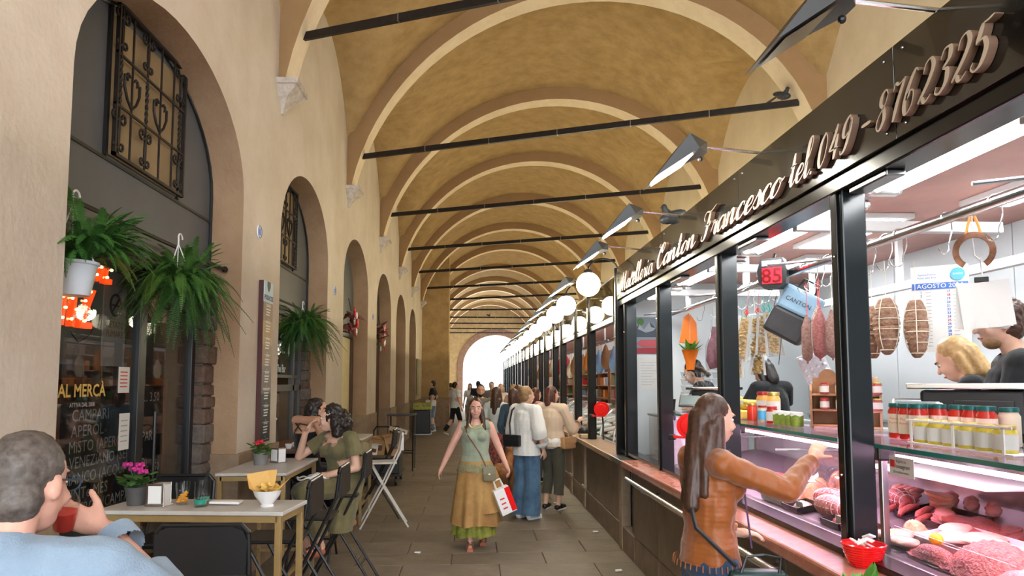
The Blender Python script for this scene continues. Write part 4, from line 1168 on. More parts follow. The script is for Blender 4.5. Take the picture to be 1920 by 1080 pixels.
t = thing('paper_bag', 'tall pale blue paper bag hanging by the pasta packets', 'bag', (2.5, 6.25, 2.05), -.5)
noisy(MB().bbox(-.09, .09, -.05, .05, -.16, .26, .01), .008, 8, 2).build('body', mat('bag_pale', (.66, .78, .80), .6), t); MB().tube([(0, 0, .26), (0, 0, .38)], .003, 5).build('hanging_string', 'string', t)
# red ticket dispensers
def dispenser(x, y, z, label):
    t = thing('ticket_dispenser', label, 'ticket dispenser', (x, y, z), 0, 'red ticket dispensers', rot=(0, 0, -.5))
    poly = [(.10*math.cos(a), .10*math.sin(a)) for a in [-.9+k*(2*PI-1.1)/22 for k in range(23)]] + [(-.13, -.075), (-.12, -.10), (.04, -.10)]
    MB().prism(poly, .05, face_ny(0, .025, 0)).build('drum', 'red_plastic', t)
    MB().bbox(-.17, -.11, -.02, .02, -.115, -.07, .008).build('outlet', 'black_plastic', t)
    MB().lathe([(.07, 0), (.065, .006), (.03, .008)], 20, M_=T(0, -.026, 0, PI/2, 0, 0)).build('cap', 'red_plastic', t, 40)
    MB().tube([(0, .03, -.08), (0, .06, -.2), (.0, .06, -.41)], .012, 8).build('stem', 'black_metal', t)
dispenser(1.72, 5.68, 1.36, 'red drum ticket dispenser behind the hair of the woman in orange')
dispenser(1.72, 9.62, 1.35, 'red drum ticket dispenser in the first stall beyond the butcher')
tag(MB().lathe([(.055, 0), (.07, .15), (.072, .155), (.062, .15), (.05, .01)], 14, (2.0, 7.3, 1.38)).build('black_pot', 'black_plastic', None, 40), 'black plastic pot by the end wall notice', 'pot')
t = thing('side_cabinet', 'small clear-sided cabinet below the notice sheet', 'cabinet', (0, 0, 0))
MB().bbox(1.85, 2.25, 7.12, 7.55, .3, 1.36, .01).build('body', 'film', t); MB().bbox(1.84, 2.26, 7.1, 7.57, 1.36, 1.38, .004).build('top', 'dark_steel', t)
# on the ledge
t = thing('woven_basket', 'round red woven basket of white packets on the marble ledge', 'basket', (1.60, 2.93, .956))
for k in range(9):
    r_ = .052+.030*(k/8)**.8; z = .006+.010*k
    MB().tube([(r_*math.cos(a*PI/14)*(1+.025*(-1)**(a+k)), r_*math.sin(a*PI/14)*(1+.025*(-1)**(a+k)), z) for a in range(28)], .0055, 5, closed=True).build('strand', 'red_plastic', t, 60)
MB().lathe([(.001, .0), (.05, .0), (.078, .085), (.074, .085), (.046, .006), (.001, .006)], 20).build('lining', 'red_plastic', t, 40)
for k in range(12):
    a = 2*PI*k/12; MB().tube([(.052*math.cos(a), .052*math.sin(a), 0), (.083*math.cos(a), .083*math.sin(a), .09)], .004, 5).build('stake', 'red_plastic', t)
for i in range(6):
    o = MB().bbox(-.022, .022, -.016, .016, -.004, .004, .002).build('paper_packet', 'white'); o.location = (1.60+.028*math.cos(i*1.3), 2.93+.026*math.sin(i*1.3), 1.035+.007*i); o.rotation_euler = (.4*math.sin(i), .5*math.cos(i*2), i)
    tag(o, f'{names[i]} white paper packet from the bottom of the red basket', 'packet', 'white packets in the red basket')
t = thing('lettuce', 'head of green lettuce at the near end of the ledge', 'lettuce', (1.42, 2.60, .935))
for k in range(34):
    a = rnd.uniform(0, 2*PI); e = rnd.uniform(.15, 1.3); L = rnd.uniform(.06, .12)
    d_ = Vector((math.cos(a)*math.cos(e), math.sin(a)*math.cos(e), math.sin(e))); s_ = Vector((-math.sin(a), math.cos(a), .2))
    m = MB(); m.grid(lambda i, j: tuple(d_*L*(j/4)+s_*(i/4-.5)*.07*math.sin(PI*(j+.6)/5)+Vector((0, 0, .008*math.sin(i*2.2+j)))), 4, 4); m.build('leaf', 'leaf_green', t, 80)
MB().lathe([(.05, -.02), (.11, .01), (.12, .012)], 18).build('tray', 'tray_white', t)
tag(MB().bbox(1.50, 1.68, 10.02, 10.20, .935, .985, .004).build('wooden_box', 'wood_pale'), 'small yellow wooden box on the beige ledge', 'box')
noisy(MB().ball((0, 0, .07), (.10, .16, .08), 14, 10), .03, 9, 3)
o = noisy(MB().ball((0, 0, .07), (.09, .16, .08), 14, 10), .03, 9, 3).build('black_bag', 'bag_black', None, 50); o.location = (1.62, 10.55, .94); tag(o, 'crumpled black bag lying on the beige ledge', 'bag')

# ------------------------------------------------------------------ goods in the far stalls
mat('goods_red', (.55, .03, .05), .5); mat('goods_orange', (.85, .30, .05), .5); mat('goods_cream', (.78, .68, .50), .6); mat('goods_blue', (.20, .35, .60), .5)
mat('goods_green', (.12, .28, .10), .5); mat('goods_brown', (.30, .15, .07), .6); mat('goods_teal', (.25, .45, .42), .4); mat('ice', (.72, .80, .80), .35, var=.2, scale=20)
GC = ['goods_red', 'goods_orange', 'goods_cream', 'goods_blue', 'goods_brown', 'goods_green', 'white', 'goods_teal']
box_me = {c: MB().bbox(-.07, .07, -.09, .09, 0, .2, .01).mesh('package', c) for c in GC}
bag_me = {c: noisy(MB().lathe([(.01, .02), (.03, -.02), (.07, -.15), (.075, -.30), (.04, -.38)], 10), .012, 9).mesh('hanging_bag', c, 50) for c in GC}
for k, (st, ya, yb) in enumerate(STALLS[:7]):
    ya = max(ya, 8.0)
    o = names[k]
    t = thing('display_case', f'curved glass display case in the {o} stall beyond the butcher', 'display case', (0, 0, 0), 0, 'display cases of the far stalls')
    MB().bbox(1.82, 2.7, ya+.15, yb-.12, .02, .93, .01).build('cabinet', 'white_gloss', t)
    m = MB(); m.grid(lambda i, j: (1.80+.35*(1-math.cos(PI/2*j/6)), ya+.15+(yb-ya-.27)*i, .95+.42*math.sin(PI/2*j/6)), 1, 6); m.build('curved_glass', 'pane', t, 60)
    MB().bbox(2.12, 2.6, ya+.15, yb-.12, 1.37, 1.39, .004).build('top_glass', 'pane', t)
    for q in range(4):
        yy = ya+.15+(yb-ya-.27)*q/3
        m = MB(); m.tube([(1.80+.35*(1-math.cos(PI/2*j/6)), yy, .95+.42*math.sin(PI/2*j/6)) for j in range(7)], .012, 6); m.build('glass_frame', 'steel', t)
    MB().add([(1.84, ya+.16, .96), (2.65, ya+.16, 1.12), (2.65, yb-.13, 1.12), (1.84, yb-.13, .96)], [(0, 1, 2, 3)]).build('deck', 'ice', t)
    nt_ = 5 if k < 3 else 3
    for q in range(nt_):
        yy = ya+.35+(yb-ya-.6)*q/(nt_-1)
        for r_ in range(2):
            x = 1.98+.32*r_
            o2 = thing('food_tray', f'{names[q]} {["front","rear"][r_]} tray of food in the {o} far stall case', 'tray', (x, yy, .97+(x-1.84)*.2), 0, 'food trays of the far stalls', (0, -.19, 0))
            MB().bbox(-.13, .13, -.12, .12, 0, .03, .006).build('tray', 'tray_white', o2)
            mound(.22, .2, .06, q+r_*7+k).build('food', ['meat_pink', 'goods_cream', 'goods_orange', 'meat_red', 'goods_teal', 'ice'][(q+2*r_+k) % 6], o2, 60)
            o2.children[1].location.z = .03
    sh_ = thing('shelf_unit', f'wooden goods shelf at the back of the {o} far stall', 'shelf', (3.45, (ya+yb)/2, 0), 0, 'back shelves of the far stalls')
    w_ = (yb-ya)/2-.15
    for z in (1.30, 1.62, 1.94, 2.26): MB().bbox(-.15, .22, -w_, w_, z, z+.025, .004).build('board', 'wood_mid' if k % 2 else 'wood_pale', sh_)
    for s_ in (-w_, 0, w_): MB().bbox(-.15, .22, s_-.012, s_+.012, .02, 2.5, .004).build('upright', 'wood_mid' if k % 2 else 'wood_pale', sh_)
    for zi, z in enumerate((1.325, 1.645, 1.965)):
        for q in range(5 if k < 4 else 3):
            c = GC[(q*3+zi*5+k*2) % 8]
            p = mkobj('package', box_me[c], None, (3.43, (ya+yb)/2-w_+.25+q*(2*w_-.5)/(4 if k < 4 else 2)+.07*((q+zi) % 2), z))
            tag(p, f'{c.split("_")[-1]} package, {["first","second","third","fourth","fifth"][q]} on the {["lower","middle","upper"][zi]} shelf of the {o} far stall', 'package', 'packages on the far stall shelves')
    hr_ = thing('hanging_bar', f'dark bar for hanging goods across the front of the {o} far stall', 'rail', (2.15, 0, 2.38), 0, 'hanging bars of the far stalls')
    MB().tube([(0, ya+.1, 0), (0, yb-.1, 0)], .015, 8).build('bar', 'dark_steel', hr_)
    for yy in (ya+.4, yb-.4): MB().box(-.012, .012, yy-.012, yy+.012, 0, .42).build('drop', 'dark_steel', hr_)
    for q in range(5 if k < 4 else 3):
        c = ['goods_brown', 'goods_cream', 'goods_red', 'goods_brown', 'goods_blue', 'goods_cream', 'goods_orange'][(q+k*3) % 7]
        p = thing('hanging_pack', f'{names[q]} {c.split("_")[-1]} pack hanging from the bar of the {o} far stall', 'package', (2.15, ya+.35+(yb-ya-.7)*q/(4 if k < 4 else 2), 2.30-.06*(q % 3)), 0, 'packs hanging in the far stalls')
        mkobj('pack', bag_me[c], p); MB().tube([(0, 0, 0), (0, 0, .08+.06*(q % 3))], .004, 5).build('cord', 'string', p)
# white aprons / staff board in the first far stall
t = thing('wall_cabinet', 'orange-fronted wooden wall cabinet in the first far stall', 'cabinet', (3.1, 11.3, 1.55))
MB().bbox(-.2, .25, -.4, .4, 0, .7, .01).build('body', 'wood_pale', t); MB().box(-.21, -.2, -.34, .34, .05, .32).build('lower_shelf', 'goods_orange', t); MB().box(-.21, -.2, -.34, .34, .37, .65).build('upper_shelf', 'goods_orange', t)  # plain orange panels stand for the orange goods on the shelves
# pigeons
def pigeon(x, y, z, rz, label):
    t = thing('pigeon', label, 'pigeon', (x, y, z), rz, 'pigeons'); t.scale = (.72, .72, .72)
    m = MB().ball((0, 0, .10), (.075, .155, .07), 14, 10, T(0, 0, 0, .35, 0, 0)); m.ball((0, -.12, .20), (.03, .035, .035), 10, 8); m.tube([(0, -.07, .12), (0, -.11, .17), (0, -.12, .20)], [.055, .036, .03], 10); m.tube([(0, -.145, .195), (0, -.175, .185)], [.009, .003], 6)
    m.v = [tuple(v) for v in m.v]
    m.build('body', mat('feather_dark', (.035, .038, .045), .5, var=.4, scale=30), t, 60)
    MB().add([(-.03, .12, .11), (.03, .12, .11), (.045, .28, .06), (-.045, .28, .06), (0, .12, .13), (0, .28, .07)], [(0, 3, 5, 4), (4, 5, 2, 1), (0, 1, 2, 3)]).build('tail', 'feather_dark', t)
    for s_ in (-1, 1): MB().ball((.06*s_, .04, .115), (.022, .14, .05), 10, 6, T(0, 0, 0, .3, 0, 0)).build('wing', 'feather_dark', t, 60)
    for s_ in (-1, 1): MB().tube([(.025*s_, 0, .06), (.025*s_, -.01, 0), (.025*s_, -.035, .003)], .005, 5).build('leg', 'ink_red', t)
pigeon(1.60, 5.62, 2.956, -1.2, 'dark pigeon standing on the script sign')
pigeon(3.98, ribY(4, 3.98), 5.34, .6, 'dark pigeon perched on the second tie bar')
pigeon(.82, ribY(11, .82), 5.34, 1.4, 'dark pigeon perched on a far tie bar')

# ------------------------------------------------------------------ shop fronts in the left arches
mat('front_grey', (.085, .092, .105), .42, var=.12, scale=2, spec=.4)
mat('front_black', (.012, .012, .013), .4)
mat('window_tan', (.25, .175, .095), .6, var=.2, scale=3)
mat('chalk_black', (.014, .014, .015), .75, var=.4, scale=4)
mat('chalk', (.55, .54, .52), .9)
mat('frame_brown', (.17, .055, .025), .5, var=.3, scale=14)
mat('gold_paint', (.62, .40, .08), .4, metal=.3)
mat('brick_dark', (.155, .10, .075), .9, col2=(.09, .055, .04), scale=14, bump=.6, bscale=30)
mat('brick_grey', (.18, .145, .125), .9, col2=(.10, .08, .07), scale=14, bump=.6, bscale=30)
mat('neon_red', (.70, .05, .01), .3, emit=(1.0, .07, .008), estr=.9)
mat('bulb_glow', (1, .8, .5), .4, emit=(1.0, .62, .22), estr=14)
mat('interior_grey', (.36, .35, .33), .7)
mat('wainscot', (.10, .105, .115), .6)
mat('sticker_orange', (.75, .25, .06), .6)
XF = -2.28
def arch_plate(c, h, z0, z1, x, th, holes=None):
    """flat plate filling the arch between z0 and z1"""
    pts = []
    n = 24
    def half(z):
        return h if z <= ASPR else h*math.sqrt(max(0, 1-((z-ASPR)/ARISE)**2))
    zs_ = [z0+(min(z1, ASPR+ARISE-.002)-z0)*k/n for k in range(n+1)]
    m = MB(); vs_ = []
    for z in zs_:
        hh = half(z)-.004
        vs_ += [(x, c-hh, z), (x, c+hh, z), (x-th, c-hh, z), (x-th, c+hh, z)]
    fs = []
    for k in range(n):
        a = 4*k
        fs += [(a, a+1, a+5, a+4), (a+3, a+2, a+6, a+7), (a+2, a, a+4, a+6), (a+1, a+3, a+7, a+5)]
    fs += [(2, 3, 1, 0), (4*n, 4*n+1, 4*n+3, 4*n+2)]
    return m.add(vs_, fs)
def spiral(cx, cz, r, turns, a0, sgn=1):
    return [(0, cx+sgn*r*(1-.75*k/14)*math.cos(a0+turns*2*PI*k/14), cz+r*(1-.75*k/14)*math.sin(a0+turns*2*PI*k/14)) for k in range(15)]
def scroll_pair(m, y, z, s=1.0):
    """back to back S-scrolls around a bar"""
    for sg_ in (-1, 1):
        top = spiral(y+sg_*.045*s, z+.085*s, .04*s, 1.1, PI, sg_)[::-1]
        bot = spiral(y+sg_*.035*s, z-.075*s, .03*s, 1.0, PI, sg_)
        m.tube(top+[(0, y+sg_*.008*s, z)]+bot, .007*s, 6)
def heart(m, y, z, s=1.0):
    for sg_ in (-1, 1):
        m.tube(spiral(y+sg_*.040*s, z+.055*s, .035*s, 1.0, PI, sg_)[::-1][0:10]+[(0, y+sg_*.085*s, z+.05*s), (0, y+sg_*.085*s, z-.01*s), (0, y+sg_*.05*s, z-.07*s), (0, y, z-.11*s)], .008*s, 6)
def twist(y, z0, z1):
    m = MB(); n = 24; vs_ = []; fs = []
    for k in range(n+1):
        a = 3*PI*k/n; z = z0+(z1-z0)*k/n
        for q in range(4): vs_.append((.012*math.cos(a+q*PI/2), y+.012*math.sin(a+q*PI/2), z))
    for k in range(n):
        for q in range(4): fs.append((4*k+q, 4*k+(q+1) % 4, 4*k+4+(q+1) % 4, 4*k+4+q))
    return m.add(vs_, fs)
def window_grille(y0, y1, z0, z1, label):
    t = thing('window_grille', label, 'window grille', (XF+.05, 0, 0))
    W_, H_ = y1-y0, z1-z0
    for a in ((y0, y0+.02, z0, z1), (y1-.02, y1, z0, z1), (y0, y1, z0, z0+.02), (y0, y1, z1-.02, z1)):
        MB().box(-.012, .012, *a).build('frame', 'iron', t)
    cols = [y0+W_*k/5 for k in (1, 2, 3, 4)]
    for i, y in enumerate([y0+.06]+cols[0:]):
        MB().tube([(0, y, z0), (0, y, z1)], .008, 6).build('bar', 'iron', t)
    for k in (1, 2): MB().box(-.006, .006, y0, y1, z0+H_*k/3-.008, z0+H_*k/3+.008).build('crossbar', 'iron', t)
    zc = [z0+H_*q for q in (1/6, .5, 5/6)]
    s = min(1.0, W_/5/.17)
    for y in (y0+.06, cols[1], cols[3]+.12*W_/1.05):
        for z in (zc[0], zc[2]):
            m = MB(); scroll_pair(m, y, z, s*1.15); m.build('scroll', 'iron', t, 60)
        twist(y, zc[1]-H_*.14, zc[1]+H_*.14).build('twisted_bar', 'iron', t)
    for y in (cols[0], cols[2]):
        m = MB(); heart(m, y, zc[1], s*1.2); m.build('heart_scroll', 'iron', t, 60)
    return t

def front(c, h, gy0, gy1, zb, idx):
    w_ = thing(f'window_{idx}', None, None); w_['kind'] = 'structure'
    arch_plate(c, h, 3.09, ASPR+ARISE, XF, .03).build('upper_panel', 'front_grey', w_)
    arch_plate(c, h, zb, 3.085, XF, .03).build('lower_panel', 'front_grey', w_)
    MB().box(XF-.001, XF+.012, c-h+.005, c+h-.005, 3.075, 3.095).build('seam_bar', 'front_black', w_)
    z1 = 4.10
    MB().box(XF-.001, XF+.006, gy0, gy1, 3.12, z1-.06).build('pane', 'window_tan', w_)
    MB().box(XF-.001, XF+.02, gy0-.03, gy0, 3.1, z1).build('jamb', 'front_black', w_); MB().box(XF-.001, XF+.02, gy1, gy1+.03, 3.1, z1-.2).build('jamb', 'front_black', w_)
    # dark edge strip along the arch
    pts = [(XF+.012, c-(h-.015)*math.cos(PI*k/20), ASPR+(ARISE-.015)*math.sin(PI*k/20)) for k in range(21)]
    MB().tube([(XF+.012, c-h+.015, zb)]+pts+[(XF+.012, c+h-.015, zb)], .012, 6).build('edge_strip', 'front_black', w_)
    return w_
front(4.94, 1.34, 4.48, 5.54, 2.62, 1)
front(8.72, 1.22, 8.20, 9.10, 2.60, 2)
window_grille(4.48, 5.54, 3.11, 4.10, 'wrought iron scroll grille in the arch closest to the camera')
window_grille(8.20, 9.10, 3.11, 4.08, 'wrought iron scroll grille in the second arch from the camera')

# rough stone jambs
def jamb(y0, y1, z0, z1, label):
    t = thing('wall_jamb', None, None, (0, 0, 0)); t['kind'] = 'structure'
    z = z0; k = 0
    while z < z1-.03:
        h = rnd.choice((.10, .13, .16)); d = rnd.uniform(-.012, .015)
        h = min(h, z1-z)
        noisy(MB().bbox(-2.42, -2.20+d, y0, y1+.02, z+.006, z+h-.006, .012), .006, 9, k).build('brick', rnd.choice(['brick_dark', 'brick_grey']), t)
        z += h; k += 1
    MB().box(-2.42, -2.225, y0+.015, y1+.02, z0, z1).build('mortar', 'joint', t)
jamb(6.06, 6.27, .0, 2.60, 'a'); jamb(9.70, 9.93, .0, 2.58, 'b')

# glazed shop front of the first arch
sf = thing('door_1', None, None); sf['kind'] = 'structure'
for y0, y1 in ((3.60, 3.66), (5.06, 5.16), (5.98, 6.05)):
    MB().bbox(XF-.06, XF, y0, y1, 0, 2.62, .005).build('mullion', 'front_black', sf)
MB().bbox(XF-.06, XF, 3.6, 6.05, 2.42, 2.50, .005).build('transom', 'front_black', sf)
MB().bbox(XF-.06, XF, 3.6, 5.1, 0, .42, .005).build('kick_panel', 'front_black', sf); MB().bbox(XF-.06, XF, 5.1, 6.0, 0, .16, .005).build('door_bottom', 'front_black', sf)
for y0, y1 in ((3.66, 5.06), (5.16, 5.98)):
    MB().box(XF-.036, XF-.028, y0, y1, .16, 2.42).build('pane', 'shop_glass', sf)
    MB().box(XF-.036, XF-.028, y0, y1, 2.50, 2.62).build('pane', 'shop_glass', sf)
MB().tube([(XF+.05, 5.22, .95), (XF+.05, 5.22, 1.5)], .012, 8).build('door_handle', 'front_black', sf)
text('lettering', 'AL MERCÀ', .105, 'gold_paint', sf, face_px(XF-.020, 4.40, 1.62), xs=1.05, bold=.002); text('lettering', 'ATTIVA DAL 2008', .035, 'chalk', sf, face_px(XF-.020, 4.40, 1.56))
# room behind: pale upper wall, wainscot
ib = thing('wall_bar_inside', None, None); ib['kind'] = 'structure'
MB().box(-3.3, -3.26, 2.0, 6.85, 1.85, 4.3).build('upper_wall', 'interior_grey', ib)
for k in range(16): MB().bbox(-3.3, -3.25, 2.0+.3*k, 2.29+.3*k, 0, 1.85, .006).build('wainscot_board', 'wainscot', ib)
# chalkboard inside
cbd = thing('chalkboard', 'framed black chalkboard drinks menu behind the bar window', 'chalkboard', (-2.48, 0, 0))
MB().box(-.012, 0, 4.46, 5.96, .85, 1.70).build('board', 'chalk_black', cbd)
for a in ((4.43, 4.48, .82, 1.73), (5.94, 5.99, .82, 1.73), (4.43, 5.99, 1.68, 1.73), (4.43, 5.99, .82, .87)): MB().bbox(-.015, .015, *a, .006).build('frame', 'frame_brown', cbd)
for k, (s_, y_) in enumerate((('CAMPARI', 4.62), ('APEROL', 4.62), ('MiSTO (APEROL CAMPARi)', 4.60), ('-VENEZiANO (SELECT)', 4.58), ('BiANCO (ACQUA ViNO)', 4.56), ('PUNTe MES', 4.54), ('AL MERCÀ (CAMPARi GiN)', 4.52))):
    text('chalk_writing', s_, .105, 'chalk', cbd, face_px(.004, y_, 1.46-.098*k), align='LEFT', xs=.98 if k in (2, 3, 4, 6) else 1.05)
text('chalk_writing', '... 3,50', .10, 'chalk', cbd, face_px(.004, 5.86, 1.56), align='RIGHT')
text('chalk_writing', '= 3,50', .09, 'chalk', cbd, face_px(.004, 5.9, 1.02), align='RIGHT')
# papers on the glass
for i, (y_, z, w_, h_, lb) in enumerate(((4.93, 1.38, .14, .24, 'white printed sheet taped to the bar window'), (4.90, 1.72, .15, .17, 'white card with a red drawing taped to the bar window'), (4.02, 1.75, .12, .2, 'small orange flyer taped low on the bar window'))):
    t = thing('window_notice', lb, 'notice', (XF-.024, y_, z), 0, 'notices on the bar window')
    MB().box(0, .002, -w_/2, w_/2, -h_/2, h_/2).build('sheet', 'sticker_orange' if i == 2 else 'card_white', t)
    for k in range(5): MB().box(.002, .003, -w_*.35, w_*.3, h_*(.3-.14*k)-.004, h_*(.3-.14*k)+.004).build('line', ['ink_grey', 'ink_red', 'ink'][i], t)
t = thing('smoking_sign', 'no smoking sign sheet hanging inside the bar window', 'sign', (-2.36, 4.86, 2.06))
MB().box(-.004, 0, -.15, .15, -.25, .28).build('sheet', 'interior_grey', t)
MB().tube([(.004, .07*math.cos(a*PI/12), .15+.07*math.sin(a*PI/12)) for a in range(24)], .008, 5, closed=True).build('ring', 'ink', t)
MB().tube([(.004, -.045, .105), (.004, .045, .195)], .006, 5).build('slash', 'ink', t); MB().box(.001, .004, -.05, .05, .143, .155).build('cigarette', 'ink', t)
text('writing', 'VIETATO', .06, 'frame_brown', t, face_px(.004, 0, .0)); text('writing', 'FUMARE', .06, 'frame_brown', t, face_px(.004, 0, -.06))
# red marquee letters
t = thing('marquee_sign', 'glowing red marquee letters hanging behind the bar window', 'sign', (-2.33, 4.28, 2.0))
def marquee(word, y0, z, h):
    y = y0
    for ch in word:
        w_ = h*.56 if ch != 'I' else h*.28
        lt = text('letter', ch, h*1.35, 'neon_red', t, face_px(0, y+w_/2, z), ext=.02, bold=.004, shear=.2, xs=.62)
        for k in range(4): MB().ball((.026, y+w_*(.3+.4*(k % 2)), z+h*(.15+.24*k)), .008, 6, 4).build('bulb', 'bulb_glow', t)
        y += w_
marquee('SPRITZ', -.56, .03, .25); marquee('APEROL', -.30, .33, .22)
MB().tube([(0, .0, .0), (0, .1, -.06), (0, .2, -.02), (.0, .25, .03)], .004, 5).build('cable', 'black_plastic', t)
# shelf with warm lamps, bottles far inside
mat('warm_glow', (1, .8, .5), .5, emit=(1.0, .62, .25), estr=5)
bs = thing('bar_shelf', 'lit bar shelf deep inside the window at the edge of the wall', 'shelf', (-3.2, 4.6, 0))
for z in (1.2, 1.5, 1.8, 2.1): MB().bbox(-.05, .2, -.9, -.0, z, z+.02, .003).build('board', 'wood_dark', bs)
for z in (1.48, 1.78): MB().box(-.04, -.03, -.85, -.05, z-.03, z).build('light_strip', 'warm_glow', bs)
for k in range(7):
    t = thing('bottle', f'{names[k]} liquor bottle on the lit bar shelf, counted from the camera', 'bottle', (-3.1, 3.8+.11*k, 1.52), 0, 'bottles on the lit bar shelf')
    MB().lathe([(.03, 0), (.03, .14), (.012, .19), (.012, .24)], 12).build('glass', ['pesto', 'meat_dark', 'goods_brown', 'jar_cream'][k % 4], t, 40); MB().lathe([(.014, .24), (.014, .26)], 10).build('cap', 'lid_gold', t)
for i, (x, y_) in enumerate(((-2.85, 3.6), (-2.95, 4.9), (-2.9, 8.3))):  # pendants added to brighten the dark interiors behind the glass
    t = thing('added_pendant', ['added pendant lamp inside the bar nearest the wall edge', 'added pendant lamp inside the bar behind the chalkboard', 'added pendant lamp inside the second arch'][i], 'lamp', (x, y_, 2.45), 0, 'added pendant lamps inside the bars')
    MB().tube([(0, 0, .16), (0, 0, 1.95)], .004, 5).build('cord', 'black_plastic', t); MB().lathe([(.14, 0), (.10, .10), (.03, .16)], 20, cap=False).build('shade', 'black_metal', t, 40); MB().ball((0, 0, .03), .05, 12, 8).build('bulb', mat('added_pendant_glow', (1, .9, .7), .5, emit=(1.0, .78, .5), estr=38), t)
# wooden chair inside the bar
t = thing('wooden_chair', 'reddish wooden chair with curved top rail behind the bar glass', 'chair', (-2.62, 4.66, 0), -.3)
mat('wood_red', (.42, .13, .06), .45, var=.2, scale=10)
MB().bbox(-.2, .2, -.2, .2, .43, .46, .01).build('seat', 'wood_red', t)
for x in (-.18, .18):
    MB().tube([(x, .18, 0), (x, .18, .43)], .018, 8).build('leg', 'wood_red', t); MB().tube([(x, -.18, 0), (x, -.2, .5), (x, -.24, 1.05)], .018, 8).build('leg', 'wood_red', t)
for z in (.75, .9, 1.02): MB().tube([(-.19, -.23, z), (-.08, -.28, z+.02), (.08, -.28, z+.02), (.19, -.23, z)], .022, 8).build('back_rail', 'wood_red', t, 50)

# window of the second arch
sf = thing('door_2', None, None); sf['kind'] = 'structure'
for y0, y1 in ((7.5, 7.56), (8.15, 8.22), (9.28, 9.36), (9.64, 9.70)): MB().bbox(XF-.06, XF, y0, y1, 0, 2.6, .005).build('mullion', 'front_grey', sf)
for z0, z1 in ((0, .95), (1.60, 1.68), (1.76, 1.80), (2.52, 2.60)): MB().bbox(XF-.06, XF, 7.5, 9.7, z0, z1, .005).build('rail', 'front_grey', sf)
for y0, y1 in ((7.56, 8.15), (8.22, 9.28), (9.36, 9.64)):
    MB().box(XF-.036, XF-.028, y0, y1, 1.80, 2.52).build('pane', 'shop_glass', sf)
    MB().box(XF-.036, XF-.028, y0, y1, .95, 1.60).build('pane', 'shop_glass', sf)
t = thing('chalkboard', 'hanging black chalkboard with white handwriting in the second arch', 'chalkboard', (XF-.05, 0, 0))
MB().box(-.012, 0, 8.40, 9.26, 1.80, 2.48).build('board', 'chalk_black', t)
MB().box(-.012, .006, 8.34, 8.40, 1.80, 2.48).build('frame', 'frame_brown', t)
mat('chalk_bright', (.62, .78, .85), .8)
for s_, y_, z, h in (('SNACK', 8.83, 2.24, .22), ('HERE', 8.72, 2.06, .2), ('for', 8.58, 1.94, .14), ('The Bar', 8.78, 1.83, .13)):
    text('chalk_writing', s_, h, 'chalk_bright', t, face_px(.03, y_, z), bold=.004)
MB().prism([(-.02, .2), (.02, .2), (.02, .06), (.055, .06), (0, 0), (-.055, .06), (-.02, .06)], .004, face_px(.03, 9.12, 2.02)).build('arrow', 'chalk_bright', t)
MB().box(-3.0, -2.96, 7.2, 10.4, .9, 1.72).build('x', 'warm_glow') if False else None
t = thing('table_lamp', 'cream shaded table lamp glowing behind the second arch window', 'lamp', (-2.62, 8.85, 1.0))
mat('lamp_shade', (.85, .66, .38), .7, emit=(1.0, .62, .22), estr=1.6)
MB().lathe([(.07, 0), (.06, .02), (.015, .03), (.012, .30)], 14).build('base', 'wood_dark', t, 40); MB().lathe([(.17, .30), (.11, .52)], 20, cap=False).build('shade', 'lamp_shade', t, 40); MB().ball((0, 0, .40), .035, 10, 8).build('bulb', 'bulb_glow', t)
ib2 = thing('wall_second_shop', None, None); ib2['kind'] = 'structure'
MB().box(-3.1, -3.05, 7.0, 10.4, 0, 2.7).build('back_wall', mat('warm_wall', (.68, .50, .26), .7), ib2)
t = thing('window_counter', 'narrow dark wood shelf below the second arch window', 'shelf', (0, 0, 0))
MB().bbox(-2.30, -1.78, 7.52, 9.0, .98, 1.01, .006).build('board', 'wood_dark', t)
for yy in (7.7, 8.8): MB().bbox(-2.28, -1.95, yy-.015, yy+.015, .78, .98, .004).build('bracket', 'black_metal', t)
t = thing('bottle', 'slim clear glass bottle on the shelf of the second arch', 'bottle', (-2.05, 7.66, 1.012)); MB().lathe([(.035, 0), (.037, .16), (.014, .24), (.013, .30), (.016, .305)], 14).build('glass', 'film', t, 40); MB().lathe([(.016, .305), (.016, .325)], 10).build('cap', 'white', t)
for i, (x, y_) in enumerate(((-1.93, 7.75), (-1.9, 7.9), (-1.86, 7.82))):
    t = thing('coffee_cup', f'{["left","middle","right"][i]} white cup of the three on the second arch shelf', 'cup', (x, y_, 1.012), 0, 'white cups on the shelf'); MB().lathe([(.025, 0), (.04, .05), (.038, .05), (.022, .005)], 14).build('cup', 'white_gloss', t, 40); MB().tube([(.035, 0, .04), (.06, 0, .03), (.034, 0, .015)], .005, 6).build('handle', 'white_gloss', t)
t = thing('napkin_holder', 'white-fronted napkin holder on the second arch shelf', 'napkin holder', (-1.92, 8.3, 1.012)); MB().bbox(-.03, .03, -.05, .05, 0, .14, .005).build('case', 'steel', t); MB().box(.03, .032, -.04, .04, .015, .125).build('napkins', 'white', t)

